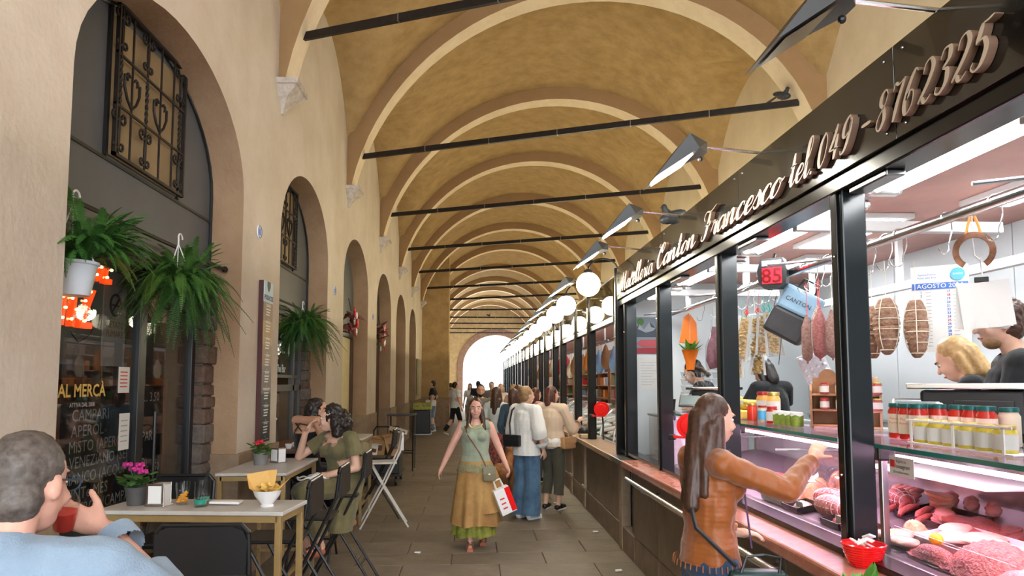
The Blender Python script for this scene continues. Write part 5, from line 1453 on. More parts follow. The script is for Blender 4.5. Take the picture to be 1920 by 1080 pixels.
# rods and ferns
def rod(y0, y1, x, z, label):
    t = thing('curtain_rod', label, 'rod', (x, 0, z))
    MB().tube([(0, y0, 0), (0, y1, 0)], .014, 8).build('bar', 'iron', t)
    for yy in (y0+.02, y1-.02): MB().tube([(0, yy, 0), (-.07, yy, .02), (-.15, yy, .02)], .011, 6).build('bracket', 'iron', t)
    MB().ball((0, y1, 0), .028, 8, 6).build('finial', 'iron', t)
rod(3.66, 6.24, -2.13, 2.67, 'black rod across the arch closest to the camera')
rod(7.56, 9.90, -2.10, 2.60, 'black rod across the second arch from the camera')
mat('fern_a', (.040, .135, .022), .55, col2=(.02, .08, .012), scale=6); mat('fern_b', (.026, .095, .016), .55, col2=(.013, .055, .009), scale=6); mat('fern_c', (.075, .185, .032), .55, col2=(.04, .12, .02), scale=6)
def frond_mesh(L, up, droop, m, seed, wl=.024):
    r_ = random.Random(seed)
    n = 26; m_ = MB(); pts = []
    for k in range(n+1):
        s = k/n
        pts.append(Vector((L*(s-.12*s*s), .0+.03*math.sin(s*3+seed), up*s*L-droop*L*s*s)))
    m_.tube([tuple(p) for p in pts], [.003*(1-.7*k/n)+.0008 for k in range(n+1)], 4, caps=False)
    for k in range(2, n+1):
        for q in (0, .5):
            s = (k-q)/n
            i = min(n-1, int(s*n)); p = pts[i].lerp(pts[i+1], s*n-i)
            d = (pts[i+1]-pts[i]).normalized()
            w_ = wl*(math.sin(PI*min(1, s*.96+.06))**.6)+.006
            for sg_ in (-1, 1):
                side = Vector((0, sg_, 0)); tip = p+side*w_+d*w_*.35+Vector((0, 0, -w_*r_.uniform(.05, .35)))
                hw = d*.0036
                m_.add([tuple(p-hw), tuple(p+hw), tuple(tip+hw*.5), tuple(tip-hw*.5)], [(0, 1, 2, 3)])
    return m_.mesh('frond', m)
FR = [frond_mesh(L, u, d, m, i) for i, (L, u, d, m) in enumerate([(.42, 1.0, .9, 'fern_a'), (.46, .8, 1.0, 'fern_b'), (.38, 1.3, .8, 'fern_a'), (.50, .5, 1.1, 'fern_b'), (.44, .9, 1.3, 'fern_c'), (.40, 1.1, 1.2, 'fern_a'), (.50, .3, 1.3, 'fern_b'), (.34, 1.6, .7, 'fern_c'), (.44, .1, 1.0, 'fern_b'), (.40, .6, .8, 'fern_c')])]
def fern(x, y, z, n, s, label, pot='pot_white', seed=1, hanger=None, lowbias=0, hi=(0, 1, 2, 4, 5, 7, 9)):
    r_ = random.Random(seed)
    t = thing('potted_fern', label, 'fern', (x, y, z), 0, 'hanging ferns')
    MB().lathe([(.001, -.17), (.085, -.17), (.115, -.01), (.125, -.005), (.125, .01), (.108, .01), (.1, -.02), (.001, -.02)], 22).build('pot', pot, t, 40)
    for k in range(n):
        o = mkobj('frond', FR[r_.choice([3, 6, 8, 4]) if r_.random() < lowbias else r_.choice(hi)], t)
        a = 2*PI*k/n*7.3+r_.uniform(-.3, .3)
        sc_ = s*r_.uniform(.7, 1.1)
        o.scale = (sc_, sc_, sc_); o.rotation_euler = (r_.uniform(-.3, .3), r_.uniform(-.3, .3), a)
        o.location = (.03*math.cos(a), .03*math.sin(a), r_.uniform(-.02, .03))
    if hanger:
        h = hanger
        MB().tube([(0, -.03, h-.02), (0, -.03, h+.02)]+[(0, .0-.035*math.cos(q*PI/8), h+.02+.035*math.sin(q*PI/8)) for q in range(9)], .006, 6).build('hook', 'white', t)
        for q in (0, 2.1, 4.2): MB().tube([(.11*math.cos(q), .11*math.sin(q), 0), (0, -.03, h-.02)], .004, 5).build('strap', 'white', t)
    return t
mat('pot_white', (.62, .68, .74), .5)
fern(-2.12, 3.90, 2.33, 190, .95, 'bushy fern in a pale pot at the wall edge, closest to the camera', seed=3, hanger=.34, lowbias=.0, hi=(0, 2, 7, 5, 2, 7, 0))
fern(-2.06, 5.12, 2.38, 230, .92, 'bushy drooping fern on a white hook in the first arch', seed=5, hanger=.31, pot='black_plastic', lowbias=.55)
fern(-2.04, 8.72, 2.36, 220, .95, 'bushy fern hanging in the second arch', seed=9, hanger=.26, pot='black_plastic', lowbias=.5)

# menu board on the wall
mb_ = thing('menu_board', 'tall narrow menu board fading from pale blue to black on the wall', 'menu board', (-1.99, 6.94, 0))
mat('menu_blue', (.45, .62, .75), .4); mat('menu_brown', (.24, .14, .07), .5); mat('menu_ochre', (.36, .21, .08), .5); mat('menu_taupe', (.14, .105, .09), .5); mat('menu_black', (.02, .018, .018), .5); mat('maroon', (.06, .012, .01), .5)
MB().box(-.01, .035, -.15, .15, 1.15, 2.66).build('backing', 'maroon', mb_)
for z0, z1, m in ((2.46, 2.66, 'menu_blue'), (2.28, 2.46, 'menu_brown'), (2.06, 2.28, 'menu_ochre'), (1.86, 2.06, 'menu_brown'), (1.60, 1.86, 'menu_taupe'), (1.15, 1.60, 'menu_black')): MB().box(.035, .04, -.15, .15, z0, z1).build('face', m, mb_)
MB().prism([(-.05, .07), (.05, .07), (.05, .02), (0, -.03), (-.05, .02)], .003, face_px(.04, 0, 2.59)).build('emblem', 'menu_black', mb_)
text('writing', 'FOCACCE', .062, 'ink', mb_, face_px(.042, 0, 2.485), bold=.002)
z = 2.42
for blk in range(8):
    text('writing', ['CLASSICA', 'RUSTICA', 'ESTIVA', 'VERDE', 'SALUMI', 'FORMAGGIO', 'TONNO', 'DOLCE'][blk], .036, 'white', mb_, face_px(.042, 0, z), bold=.001)
    for k in range(3): MB().box(.04, .0415, -.07+.01*(k % 2), .07-.012*(k % 3), z-.03-.026*k, z-.018-.026*k).build('line', 'white', mb_)
    text('writing', '8,-', .025, 'white', mb_, face_px(.042, 0, z-.125)); MB().box(.04, .0415, -.11, .11, z-.143, z-.140).build('rule', 'white', mb_)
    z -= .158
# oval wall number plates
for i, (y_, z) in enumerate(((6.72, 3.10), (10.40, 3.02), (14.3, 3.0))):
    t = thing('number_plate', ['round white wall plate with blue III above the menu board', 'round white wall plate between the second and third arches', 'round white wall plate between the third and fourth arches'][i], 'plate', (-1.995, y_, z), 0, 'round wall plates')
    MB().lathe([(.001, .012), (.062, .012), (.066, .006), (.066, 0)], 28, M_=T(0, 0, 0, 0, PI/2, 0)).build('disc', 'white_gloss', t, 40)
    MB().tube([(.013, .056*math.cos(a*PI/14), .056*math.sin(a*PI/14)) for a in range(28)], .003, 5, closed=True).build('ring', 'ink_blue', t)
    for q in (-.022, 0, .022): MB().box(.012, .014, q-.004, q+.004, -.03, .03).build('stroke', 'ink_blue', t)
# third to sixth arches
mat('curtain_cream', (.76, .68, .40), .7, var=.08); mat('door_brown', (.085, .035, .02), .5, var=.3, scale=8); mat('olive_board', (.30, .26, .08), .5)
for i, (c, h) in enumerate(ARCH[2:]):
    t = thing(f'door_{i+3}', None, None); t['kind'] = 'structure'
    arch_plate(c, h, 2.62, ASPR+ARISE, XF, .03).build('upper_panel', ['front_grey', 'front_black', 'door_brown', 'front_black'][i], t)
    MB().bbox(XF-.03, XF+.01, c-h, c+h, 2.52, 2.62, .006).build('transom', 'front_black', t)
    if i == 0:
        MB().box(XF-.06, XF-.03, c-h, c+h, .62, 2.52).build('curtain', 'curtain_cream', t); MB().box(XF-.05, XF-.02, c-h, c+h, 0, .62).build('lower_panel', mat('green_low', (.30, .42, .10), .6), t)
        MB().bbox(XF-.03, XF+.02, c+h-.12, c+h, 0, 2.52, .006).build('jamb', 'door_brown', t)
    elif i < 3:
        for k in range(2):
            MB().bbox(XF-.03, XF+.01, c-h+h*k, c-h+h*(k+1)-.01, 0, 2.52, .01).build('door_leaf', 'door_brown', t)
    else:
        MB().box(XF-.03, XF, c-h, c+h, 0, 2.52).build('door_leaf', 'front_black', t)
MB().box(-2.27, -2.02, 12.0, 12.03, 0, 2.45).build('x', 'white') if False else None
# vertical banner
t = thing('banner', 'olive banner with white vertical lettering by the last arch', 'banner', (-1.96, 25.75, 0))
MB().bbox(-.02, .02, -.3, .3, 1.25, 2.55, .006).build('board', 'olive_board', t)
for k, ch in enumerate('ANTICA'): text('writing', ch, .24, 'white', t, face_px(.024, 0, 2.34-.2*k) @ Matrix.Rotation(PI/2, 4, 'Z') if False else face_px(.024, 0, 2.34-.2*k), bold=.004)
# flower wreaths
mat('petal_red', (.65, .02, .04), .5); mat('petal_pink', (.80, .35, .40), .5); mat('petal_white', (.80, .76, .74), .5); mat('leaf_maroon', (.16, .05, .04), .6)
def flower_bunch(x, y, z, label, cols):
    t = thing('flower_wreath', label, 'flowers', (x, y, z), 0, 'hanging flower wreaths')
    lm = MB().add([(0, 0, 0), (.09, .035, .02), (.2, 0, -.02), (.09, -.035, .02)], [(0, 1, 2, 3)]).mesh('leaf', 'leaf_maroon')
    for k in range(22):
        o = mkobj('leaf', lm, t); o.rotation_euler = (rnd.uniform(-1, 1), rnd.uniform(-1, 1), rnd.uniform(0, 6.3)); o.scale = (1.2, 1.2, 1.2); o.location = (rnd.uniform(-.05, .05), rnd.uniform(-.08, .08), rnd.uniform(-.22, .22))
    for k in range(14):
        a = (rnd.uniform(.02, .14), rnd.uniform(-.16, .16), rnd.uniform(-.30, .25)); m = MB()
        for q in range(6):
            an = 2*PI*q/6; m.ball((a[0], a[1]+.035*math.cos(an), a[2]+.035*math.sin(an)), (.012, .03, .03), 8, 5)
        m.build('blossom', cols[k % len(cols)], t, 60)
    MB().tube([(0, 0, .2), (-.05, 0, .42)], .006, 5).build('cord', 'iron', t)
flower_bunch(-2.08, 12.35, 2.72, 'bright red flower wreath in the third arch', ['petal_red', 'petal_red', 'petal_red', 'petal_white'])
flower_bunch(-2.08, 16.2, 2.76, 'pink and white flower wreath in the fourth arch', ['petal_red', 'petal_pink', 'petal_white'])

# ------------------------------------------------------------------ tables, stools and table ware
mat('table_top', (.56, .54, .51), .4, col2=(.47, .45, .42), scale=6, detail=8)
mat('gold_frame', (.36, .24, .095), .45, metal=.25, var=.15, scale=6)
mat('stool_black', (.011, .011, .012), .38, spec=.5)
mat('stool_white', (.70, .68, .64), .4)
def bar_table(x0, x1, y0, y1, h, label, rz=0.0, grp='high tables with golden frames'):
    cx, cy = (x0+x1)/2, (y0+y1)/2; a, b = (x1-x0)/2, (y1-y0)/2
    t = thing('bar_table', label, 'table', (cx, cy, 0), rz, grp)
    MB().bbox(-a, a, -b, b, h-.022, h, .004).build('table_top', 'table_top', t)
    for sx in (-1, 1):
        for sy in (-1, 1): MB().bbox(sx*(a-.03)-.016, sx*(a-.03)+.016, sy*(b-.03)-.016, sy*(b-.03)+.016, 0, h-.022, .002).build('leg', 'gold_frame', t)
        MB().bbox(sx*(a-.03)-.016, sx*(a-.03)+.016, -b+.03, b-.03, h-.06, h-.024, .002).build('apron', 'gold_frame', t)
        MB().bbox(sx*(a-.03)-.012, sx*(a-.03)+.012, -b+.03, b-.03, .22, .25, .002).build('stretcher', 'gold_frame', t)
    for sy in (-1, 1): MB().bbox(-a+.03, a-.03, sy*(b-.03)-.016, sy*(b-.03)+.016, h-.06, h-.024, .002).build('apron', 'gold_frame', t)
    MB().bbox(-a+.03, a-.03, b-.042, b-.018, .22, .25, .002).build('stretcher', 'gold_frame', t)
    return t
bar_table(-1.98, -.965, 3.92, 4.31, 1.03, 'high table with chips and glasses, closest to the camera', -.10)
bar_table(-1.91, -1.385, 5.52, 6.62, 1.03, 'high table where the woman in green rests her elbow')
bar_table(-1.93, -1.32, 8.86, 9.7, 1.03, 'high table behind the two seated women')
def stool(x, y, rz, m, label, fold=0.0, grp='folding bar stools'):
    """folding bar stool, facing local +y"""
    t = thing('folding_stool', label, 'stool', (x, y, 0), rz, grp)
    sh = .74
    MB().bbox(-.17, .17, -.16, .19, sh, sh+.022, .008).build('seat', m, t)
    for s_ in (-1, 1):
        X = s_*.19
        MB().tube([(X, .26, 0), (X, -.02, .52), (X, -.20, .90), (X, -.22, 1.07)], .0115, 8).build('long_leg', m, t)
        MB().tube([(X*.88, -.30, 0), (X*.88, .02, .52), (X*.88, .14, .74)], .0115, 8).build('short_leg', m, t)
    MB().prism([(-.185, .90), (.185, .90), (.19, 1.04), (.17, 1.085), (.13, 1.10), (-.13, 1.10), (-.17, 1.085), (-.19, 1.04)], .018, Matrix(((1, 0, 0, 0), (0, 0, 1, -.235), (0, 1, 0, 0), (0, 0, 0, 1)))).build('backrest', m, t)
    MB().tube([(-.19, .16, .18), (.19, .16, .18)], .010, 8).build('footrest', m, t); MB().tube([(-.165, -.19, .17), (.165, -.19, .17)], .010, 8).build('stretcher', m, t)
    MB().tube([(-.19, -.215, 1.07), (-.16, -.22, 1.105), (.16, -.22, 1.105), (.19, -.215, 1.07)], .0115, 8).build('top_rail', m, t)
    return t
stool(-1.13, 3.36, 0, 'stool_black', 'black folding stool with its back to the camera at the near table')
stool(-1.20, 4.62, PI/2, 'stool_black', 'black folding stool between the near table and the folding stool in front of the woman')
stool(-1.15, 5.34, PI/2, 'stool_black', 'black folding stool just in front of the woman in green')
stool(-1.13, 6.38, PI/2, 'stool_black', 'black folding stool under the woman in green')
stool(-1.52, 7.12, PI, 'stool_black', 'black folding stool under the woman in the black dress')
stool(-1.08, 8.85, PI/2+.15, 'stool_white', 'white folding stool standing in the passage')
stool(-1.22, 9.42, PI/2, 'stool_black', 'black folding stool behind the white one')
stool(-1.86, 4.60, PI, 'stool_black', 'black folding stool between the near table and the arch')
stool(-1.07, 1.72, .1, 'stool_black', 'black folding stool under the man in the blue shirt')
stool(-1.55, 25.6, .4, 'stool_white', 'white folding stool beside the man in the black t-shirt')

def glass_cup(x, y, z, r0, r1, h, label, liquid, straws, bulge=False):
    t = thing('drinking_glass', label, 'glass', (x, y, z), 0, 'drinking glasses')
    pr = [(r0, 0), (r0*1.02, .012), (r0*1.08, h*.55), ((r1 if not bulge else r1*.95), h*.62), (r1*(1.0), h*.70), (r1, h), (r1-.003, h), (r1-.004, h*.70), (r0*1.0, h*.5), (r0*.9, .014), (.001, .014)]
    MB().lathe(pr, 20).build('glass', 'clear', t, 50)
    if liquid == 'orange':
        m = MB()
        for k in range(14): m.ball((rnd.uniform(-.02, .02), rnd.uniform(-.02, .02), .02+.035*rnd.random()), (.013, .009, .007), 6, 4)
        m.build('orange_slices', mat('orange_fruit', (.90, .36, .03), .4), t); MB().tube([(.0, 0, .03), (.012, .008, .06), (.022, .01, .07)], .010, 6).build('orange_peel', 'orange_fruit', t)
    else:
        MB().lathe([(.001, .015), (r0*.92, .015), (r0*.98, h*.30), (.001, h*.30)], 16).build('liquid', mat('teal_liquid', (.01, .30, .22), .1, coat=.5), t, 40)
    for k in range(straws): MB().tube([(-.012+.018*k, 0, .02), (.03+.01*k, .005, h+.06-.015*k)], .003, 6).build('straw', 'black_plastic', t)
glass_cup(-1.60, 4.13, 1.03, .030, .038, .125, 'tumbler with orange slices on the near table', 'orange', 0, True)
glass_cup(-1.475, 4.06, 1.03, .033, .036, .135, 'glass of teal drink with black straws on the near table', 'teal', 1)
glass_cup(-1.50, 4.17, 1.03, .033, .036, .135, 'second straw glass standing behind the teal drink', 'teal', 1)
# napkin
o = noisy(MB().bbox(-.08, .08, -.035, .035, 0, .014, .005), .006, 20, 2).build('paper_napkin', 'white', None, 60); o.location = (-1.36, 4.12, 1.036); tag(o, 'crumpled white paper napkin beside the teal drink', 'napkin')
def napkin_box(x, y, rz, label):
    t = thing('napkin_holder', label, 'napkin holder', (x, y, 1.03), rz, 'napkin holders on the high tables')
    MB().bbox(-.055, .055, -.05, .05, 0, .008, .003).build('base', 'steel', t)
    for s_ in (-1, 1): MB().bbox(-.05, .05, s_*.04-.003, s_*.04+.003, .008, .125, .002).build('plate', 'steel', t)
    MB().box(-.046, .046, -.037, .037, .008, .115).build('napkins', 'white', t); MB().box(-.036, .036, -.0445, -.043, .018, .112).build('white_window', 'white', t)
napkin_box(-1.715, 4.10, -.1, 'chrome napkin holder on the near table'); napkin_box(-1.64, 6.24, -.6, 'chrome napkin holder on the table of the woman in green')
mat('pot_grey', (.085, .08, .08), .6, var=.15); mat('pot_stone', (.20, .19, .185), .7, var=.15)
mat('leaf_dark', (.06, .15, .03), .5, col2=(.035, .09, .02), scale=15); mat('petal_magenta', (.45, .02, .20), .5)
def flower_pot(x, y, label, pot, cols, tall):
    t = thing('potted_flower', label, 'flower pot', (x, y, 1.03), 0, 'flower pots on the high tables')
    MB().lathe([(.001, 0), (.048, 0), (.062, .085), (.066, .10), (.06, .10), (.055, .085), (.001, .085)], 20).build('pot', pot, t, 40)
    m0 = MB(); m0.grid(lambda i, j: (.028*(i/4-.5)*2*math.sin(PI*(j+.5)/5), .05*j/4, .008*math.cos((i/4-.5)*3)-.012*(j/4)**2), 4, 4); lm = m0.mesh('leaf', 'leaf_dark', 70)
    for k in range(26):
        o = mkobj('leaf', lm, t); a = rnd.uniform(0, 6.28); o.rotation_euler = (rnd.uniform(-.3, .7), 0, a); r_ = rnd.uniform(.01, .075); o.location = (-r_*math.sin(a), r_*math.cos(a), rnd.uniform(.10, .16))
    for k in range(5):
        a = rnd.uniform(0, 6.28); q = Vector((rnd.uniform(-.04, .04), rnd.uniform(-.04, .04), rnd.uniform(.17, .21)*tall)); MB().tube([(0, 0, .08), tuple(q*.7+Vector((0, 0, .04))), tuple(q)], .0025, 5).build('stem', 'leaf_dark', t)
        m = MB()
        for w_ in range(6): m.ball((q.x+.016*math.cos(w_), q.y+.016*math.sin(w_), q.z+.006*(w_ % 2)), (.014, .012, .011), 6, 4)
        m.build('blossom', cols[k % len(cols)], t, 60)
flower_pot(-1.85, 4.14, 'magenta flowers in a dark grey pot on the near table', 'pot_grey', ['petal_magenta'], 1.05); flower_pot(-1.74, 6.08, 'small red flowers in a grey pot on the table of the woman in green', 'pot_stone', ['petal_red'], 1.0)
# bowl of chips
t = thing('chip_bowl', 'white fluted bowl of potato chips wrapped in yellow paper', 'bowl', (-1.12, 4.06, 1.03))
m = MB(); n = 36; prof = [(.035, 0), (.036, .008), (.030, .012), (.045, .03), (.066, .06), (.074, .085), (.077, .088), (.072, .085), (.058, .05), (.03, .02), (.001, .018)]
vs_ = []
for i, (r_, z) in enumerate(prof):
    for k in range(n):
        f = 1+(.025*math.cos(k*PI*2/n*12) if 2 < i < 6 else 0); vs_.append((r_*f*math.cos(2*PI*k/n), r_*f*math.sin(2*PI*k/n), z))
m.add(vs_, [(i*n+k, i*n+(k+1) % n, (i+1)*n+(k+1) % n, (i+1)*n+k) for i in range(len(prof)-1) for k in range(n)]+[tuple(range(n-1, -1, -1))]); m.build('bowl', 'white_gloss', t, 50)
mat('paper_yellow', (.66, .40, .12), .7, var=.08)
for pts in ([(-.12, .02, .17), (-.02, .06, .185), (.035, .06, .19), (.03, .02, .08), (-.05, -.01, .07), (-.07, 0, .08)], [(.10, .0, .13), (.115, .05, .15), (.06, .06, .09), (.03, -.03, .075), (.06, -.03, .08)], [(-.09, -.03, .10), (-.12, .02, .17), (-.06, .03, .08), (-.05, -.05, .08)]):
    MB().add(pts, [tuple(range(len(pts)))]).build('paper_sheet', 'paper_yellow', t)
cm = MB(); cm.grid(lambda i, j: (.026*(i/4-.5)*2, .02*(j/4-.5)*2, .012*((i/4-.5)*2)**2-.008*((j/4-.5)*2)**2), 4, 4); chip = cm.mesh('chip', mat('chip_gold', (.80, .55, .16), .6, col2=(.68, .40, .09), scale=30), 70)
for k in range(26):
    o = mkobj('chip', chip, t); a = rnd.uniform(0, 6.28); r_ = .045*math.sqrt(rnd.random()); o.location = (r_*math.cos(a), r_*math.sin(a), .085+.035*rnd.random()*(1-r_/.06)); o.rotation_euler = (rnd.uniform(-.7, .7), rnd.uniform(-.7, .7), a)
# trolley with cardboard boxes
t = thing('platform_trolley', 'black platform trolley loaded with cardboard by the wall', 'trolley', (-1.52, 12.6, 0))
MB().bbox(-.32, .32, -.5, .5, .16, .20, .01).build('platform', 'black_plastic', t)
MB().bbox(-.30, .30, -.45, .2, .20, .50, .01).build('crate', 'black_plastic', t)
for sx in (-1, 1):
    for sy in (-1, 1): MB().lathe([(.07, -.02), (.075, 0), (.07, .02)], 16, M_=T(sx*.25, sy*.4, .078, 0, PI/2, 0)).build('wheel', 'black_plastic', t, 40)
MB().tube([(-.25, .48, .2), (-.25, .5, .85), (-.2, .5, .92), (.2, .5, .92), (.25, .5, .85), (.25, .48, .2)], .015, 8).build('handle', 'black_metal', t)
mat('cardboard', (.42, .25, .11), .8, col2=(.34, .19, .075), scale=5); mat('cardboard_white', (.72, .66, .55), .7)
for i, (x, y_, z, w_, h_, m, rx, lb) in enumerate(((-1.60, 12.35, .505, .26, .28, 'cardboard', .15, 'large brown cardboard box lying on the trolley crate'), (-1.32, 12.30, .505, .22, .34, 'cardboard', -.25, 'tall brown cardboard box leaning on the trolley'), (-1.28, 12.45, .86, .22, .07, 'cardboard_white', .3, 'flat white carton on top of the trolley boxes'), (-1.74, 12.2, .505, .14, .2, 'cardboard_white', .2, 'small white carton at the wall side of the trolley'))):
    o = thing('cardboard_box', lb, 'box', (x, y_, z), .2*i, 'cardboard boxes on the trolley', None); o.rotation_euler = (0, rx, .2*i)
    MB().bbox(-w_/2, w_/2, -.18, .18, 0, h_, .004).build('body', m, o)
    for s_ in (-1, 1): MB().box(-w_/2, w_/2, s_*.18-.002, s_*.18+.08*s_, h_, h_+.004).build('flap', m, o)
    MB().box(-w_*.3, w_*.3, -.183, -.181, h_*.3, h_*.6).build('print', 'wood_dark', o)
# black standing table
t = thing('standing_table', 'tall black metal standing table in the passage', 'table', (-1.40, 14.4, 0))
MB().bbox(-.27, .27, -.27, .27, 1.06, 1.09, .006).build('table_top', 'stool_black', t)
for sx in (-1, 1):
    for sy in (-1, 1): MB().tube([(sx*.24, sy*.24, 0), (sx*.24, sy*.24, 1.06)], .014, 8).build('leg', 'dark_steel' if sx*sy > 0 else 'stool_black', t)
for sy in (-1, 1): MB().tube([(-.24, sy*.24, .35), (.24, sy*.24, .35)], .012, 8).build('stretcher', 'stool_black', t); MB().tube([(sy*.24, -.24, .35), (sy*.24, .24, .35)], .012, 8).build('stretcher', 'stool_black', t)
# bin
t = thing('litter_bin', 'black litter bin with yellow patterned rim beside the pier', 'bin', (-1.66, 24.0, 0))
MB().bbox(-.27, .27, -.27, .27, .06, .82, .02).build('body', 'black_plastic', t); MB().bbox(-.30, .30, -.30, .30, .82, 1.05, .02).build('rim', mat('bin_yellow', (.48, .45, .06), .5, col2=(.10, .14, .03), scale=18), t); MB().bbox(-.3, .3, -.3, .3, 0, .06, .01).build('foot', 'dark_steel', t)
# scraps on the floor
for i, (x, y_) in enumerate(((1.32, 6.6), (1.40, 8.3), (1.18, 10.3), (-.55, 7.4), (.62, 5.6))):
    o = noisy(MB().bbox(-.03, .03, -.02, .02, 0, .012, .004), .01, 30, i).build('paper_scrap', 'white'); o.location = (x, y_, .004); tag(o, ['white paper scrap on the floor closest to the counter front', 'white scrap by the counter pilaster', 'far white scrap by the far counter', 'tiny scrap in front of the seated women', 'scrap in the middle of the near floor'][i], 'scrap', 'paper scraps on the floor')

# ------------------------------------------------------------------ street beyond the far arch
mat('street', (.55, .54, .52), .8); mat('facade', (.80, .80, .78), .8, var=.1); mat('sign_blue', (.18, .38, .55), .5); mat('shutter_blue', (.25, .45, .60), .5)
struct(MB().box(-14, 18, 54.2, 74, -.14, -.02).build('ground_street', 'street'))
t = thing('shop_building', 'pale sunlit shop building across the street beyond the far arch', 'building', (0, 66, 0))
MB().box(-12, 14, 0, 2, -.1, 14).build('wall', 'facade', t)
MB().bbox(-.2, 2.0, -.35, -.2, 0, 3.2, .02).build('shutter', 'shutter_blue', t)
for k in range(10): MB().box(.1, 1.7, -.37, -.35, .3+.28*k, .5+.28*k).build('shutter_slat', 'facade', t)
for x in (4.0, 6.5, -3.5): f = MB().bbox(x, x+1.4, -.1, .05, 3.8, 6.2, .02).build('window', 'shutter_blue', t); MB().box(x+.15, x+1.25, -.12, -.1, 4.0, 6.0).build('pane', 'dark_steel', f)
t = thing('hanging_sign', 'light blue hanging sign with an oval seen through the far arch', 'sign', (.95, 61, 4.15))
MB().bbox(-.85, .85, -.05, .05, -.55, .60, .02).build('board', 'sign_blue', t)
MB().tube([(.65*math.cos(a*PI/14), -.06, .32*math.sin(a*PI/14)) for a in range(28)], .025, 5, closed=True).build('oval', 'white', t); text('writing', 'BARBARA', .26, 'white', t, face_ny(0, -.06, -.08), xs=1.0)
for x in (-.5, .5): MB().tube([(x, 0, .6), (x, 0, 1.2), (x, 5, 1.3)], .02, 5).build('hanger', 'iron', t)

# ------------------------------------------------------------------ people
from mathutils import noise as mnoise
mat('skin', (.66, .40, .29), .5, var=.08, scale=9, spec=.4)
mat('skin_tan', (.56, .30, .19), .5, var=.08, scale=9, spec=.4)
mat('skin_pink', (.66, .36, .28), .5, var=.1, scale=12, spec=.4)
mat('eye_white', (.8, .78, .75), .2); mat('iris', (.05, .03, .02), .2); mat('lip', (.45, .14, .12), .4)
mat('hair_black', (.012, .009, .008), .45, col2=(.025, .017, .013), scale=60); mat('hair_brown', (.075, .032, .018), .45, col2=(.035, .015, .009), scale=50); mat('hair_auburn', (.10, .03, .017), .42, col2=(.05, .015, .010), scale=50)
mat('hair_light', (.34, .20, .09), .45, col2=(.20, .11, .05), scale=50); mat('hair_blond', (.55, .36, .15), .45, col2=(.36, .22, .09), scale=50); mat('hair_grey', (.13, .11, .10), .55, col2=(.055, .042, .036), scale=45)
def fabric(n, c, var=.12, sc=7, c2=None, bump=.15): return mat(n, c, .85, var=var, scale=sc, col2=c2, bump=bump, bscale=180, spec=.2, sheen=.15)
def L3(a, b, t): return Vector(a).lerp(Vector(b), t)
def cap(m, a, b, r1, r2, n=10):
    a, b = Vector(a), Vector(b); d = b-a
    if d.length < 1e-5: m.ball(tuple(a), r1, n, 6); return
    Lc = d.length; d.normalize()
    pts = []; rs = []
    for k in range(4): t = PI/2*(1-k/4); pts.append(a-d*r1*math.sin(t)); rs.append(max(.0008, r1*math.cos(t)))
    for k in range(3): pts.append(a+d*Lc*k/2); rs.append(r1+(r2-r1)*k/2)
    for k in range(1, 5): t = PI/2*k/4; pts.append(b+d*r2*math.sin(t)); rs.append(max(.0008, r2*math.cos(t)))
    m.tube([tuple(p) for p in pts], rs, n)
def ell(m, c, r, R=None):
    c = Vector(c); M_ = Matrix.Translation(c) @ (R.to_4x4() if R else Matrix.Identity(4))
    m.ball((0, 0, 0), r, 16, 10, M_)
TMP = bpy.data.scenes.new('tmp_build')
def remesh(m, vox, it=3, fac=.5):
    me = bpy.data.meshes.new('tmp'); me.from_pydata(m.v, [], m.f); me.update()
    o = bpy.data.objects.new('tmp', me); TMP.collection.objects.link(o)
    md = o.modifiers.new('r', 'REMESH'); md.mode = 'VOXEL'; md.voxel_size = vox; md.use_smooth_shade = True
    if it: sm = o.modifiers.new('s', 'SMOOTH'); sm.iterations = it; sm.factor = fac
    vl = TMP.view_layers[0]; vl.update()
    out = bpy.data.meshes.new_from_object(o.evaluated_get(vl.depsgraph))
    bpy.data.objects.remove(o); bpy.data.meshes.remove(me)
    return out
def wrinkle(me, amp, sc, seed=0.0, stretch=(1, 1, 1)):
    if not amp: return
    me.update()
    nm = [v.normal.copy() for v in me.vertices]
    for v, n in zip(me.vertices, nm):
        p = Vector((v.co.x*stretch[0], v.co.y*stretch[1], v.co.z*stretch[2]))*sc
        v.co += n*amp*(mnoise.noise(p+Vector((seed, 0, seed*2)))+.5*mnoise.noise(p*2.3))
def cuts(me, cl):
    """cl: (point, outward normal, radius): removes what lies beyond each plane, within radius"""
    bm = bmesh.new(); bm.from_mesh(me)
    for p, n, r in cl:
        p, n = Vector(p), Vector(n).normalized(); r2 = r*r
        vs_ = {v for v in bm.verts if (v.co-p).length_squared < r2}
        fs = set()
        for v in vs_: fs.update(v.link_faces)
        far = min(-.03, -r*.2)
        fs = [f for f in fs if all(w in vs_ for w in f.verts) and (f.verts[0].co-p).dot(n) > far]
        g = set(fs)
        for f in fs: g.update(f.edges); g.update(f.verts)
        if g: bmesh.ops.bisect_plane(bm, geom=list(g), plane_co=p, plane_no=n, clear_outer=True)
    bm.to_mesh(me); bm.free()
def fin(me, name, m, par):
    me.materials.clear(); me.materials.append(MATS[m]); me.name = name
    me.shade_smooth()
    return mkobj(name, me, par)
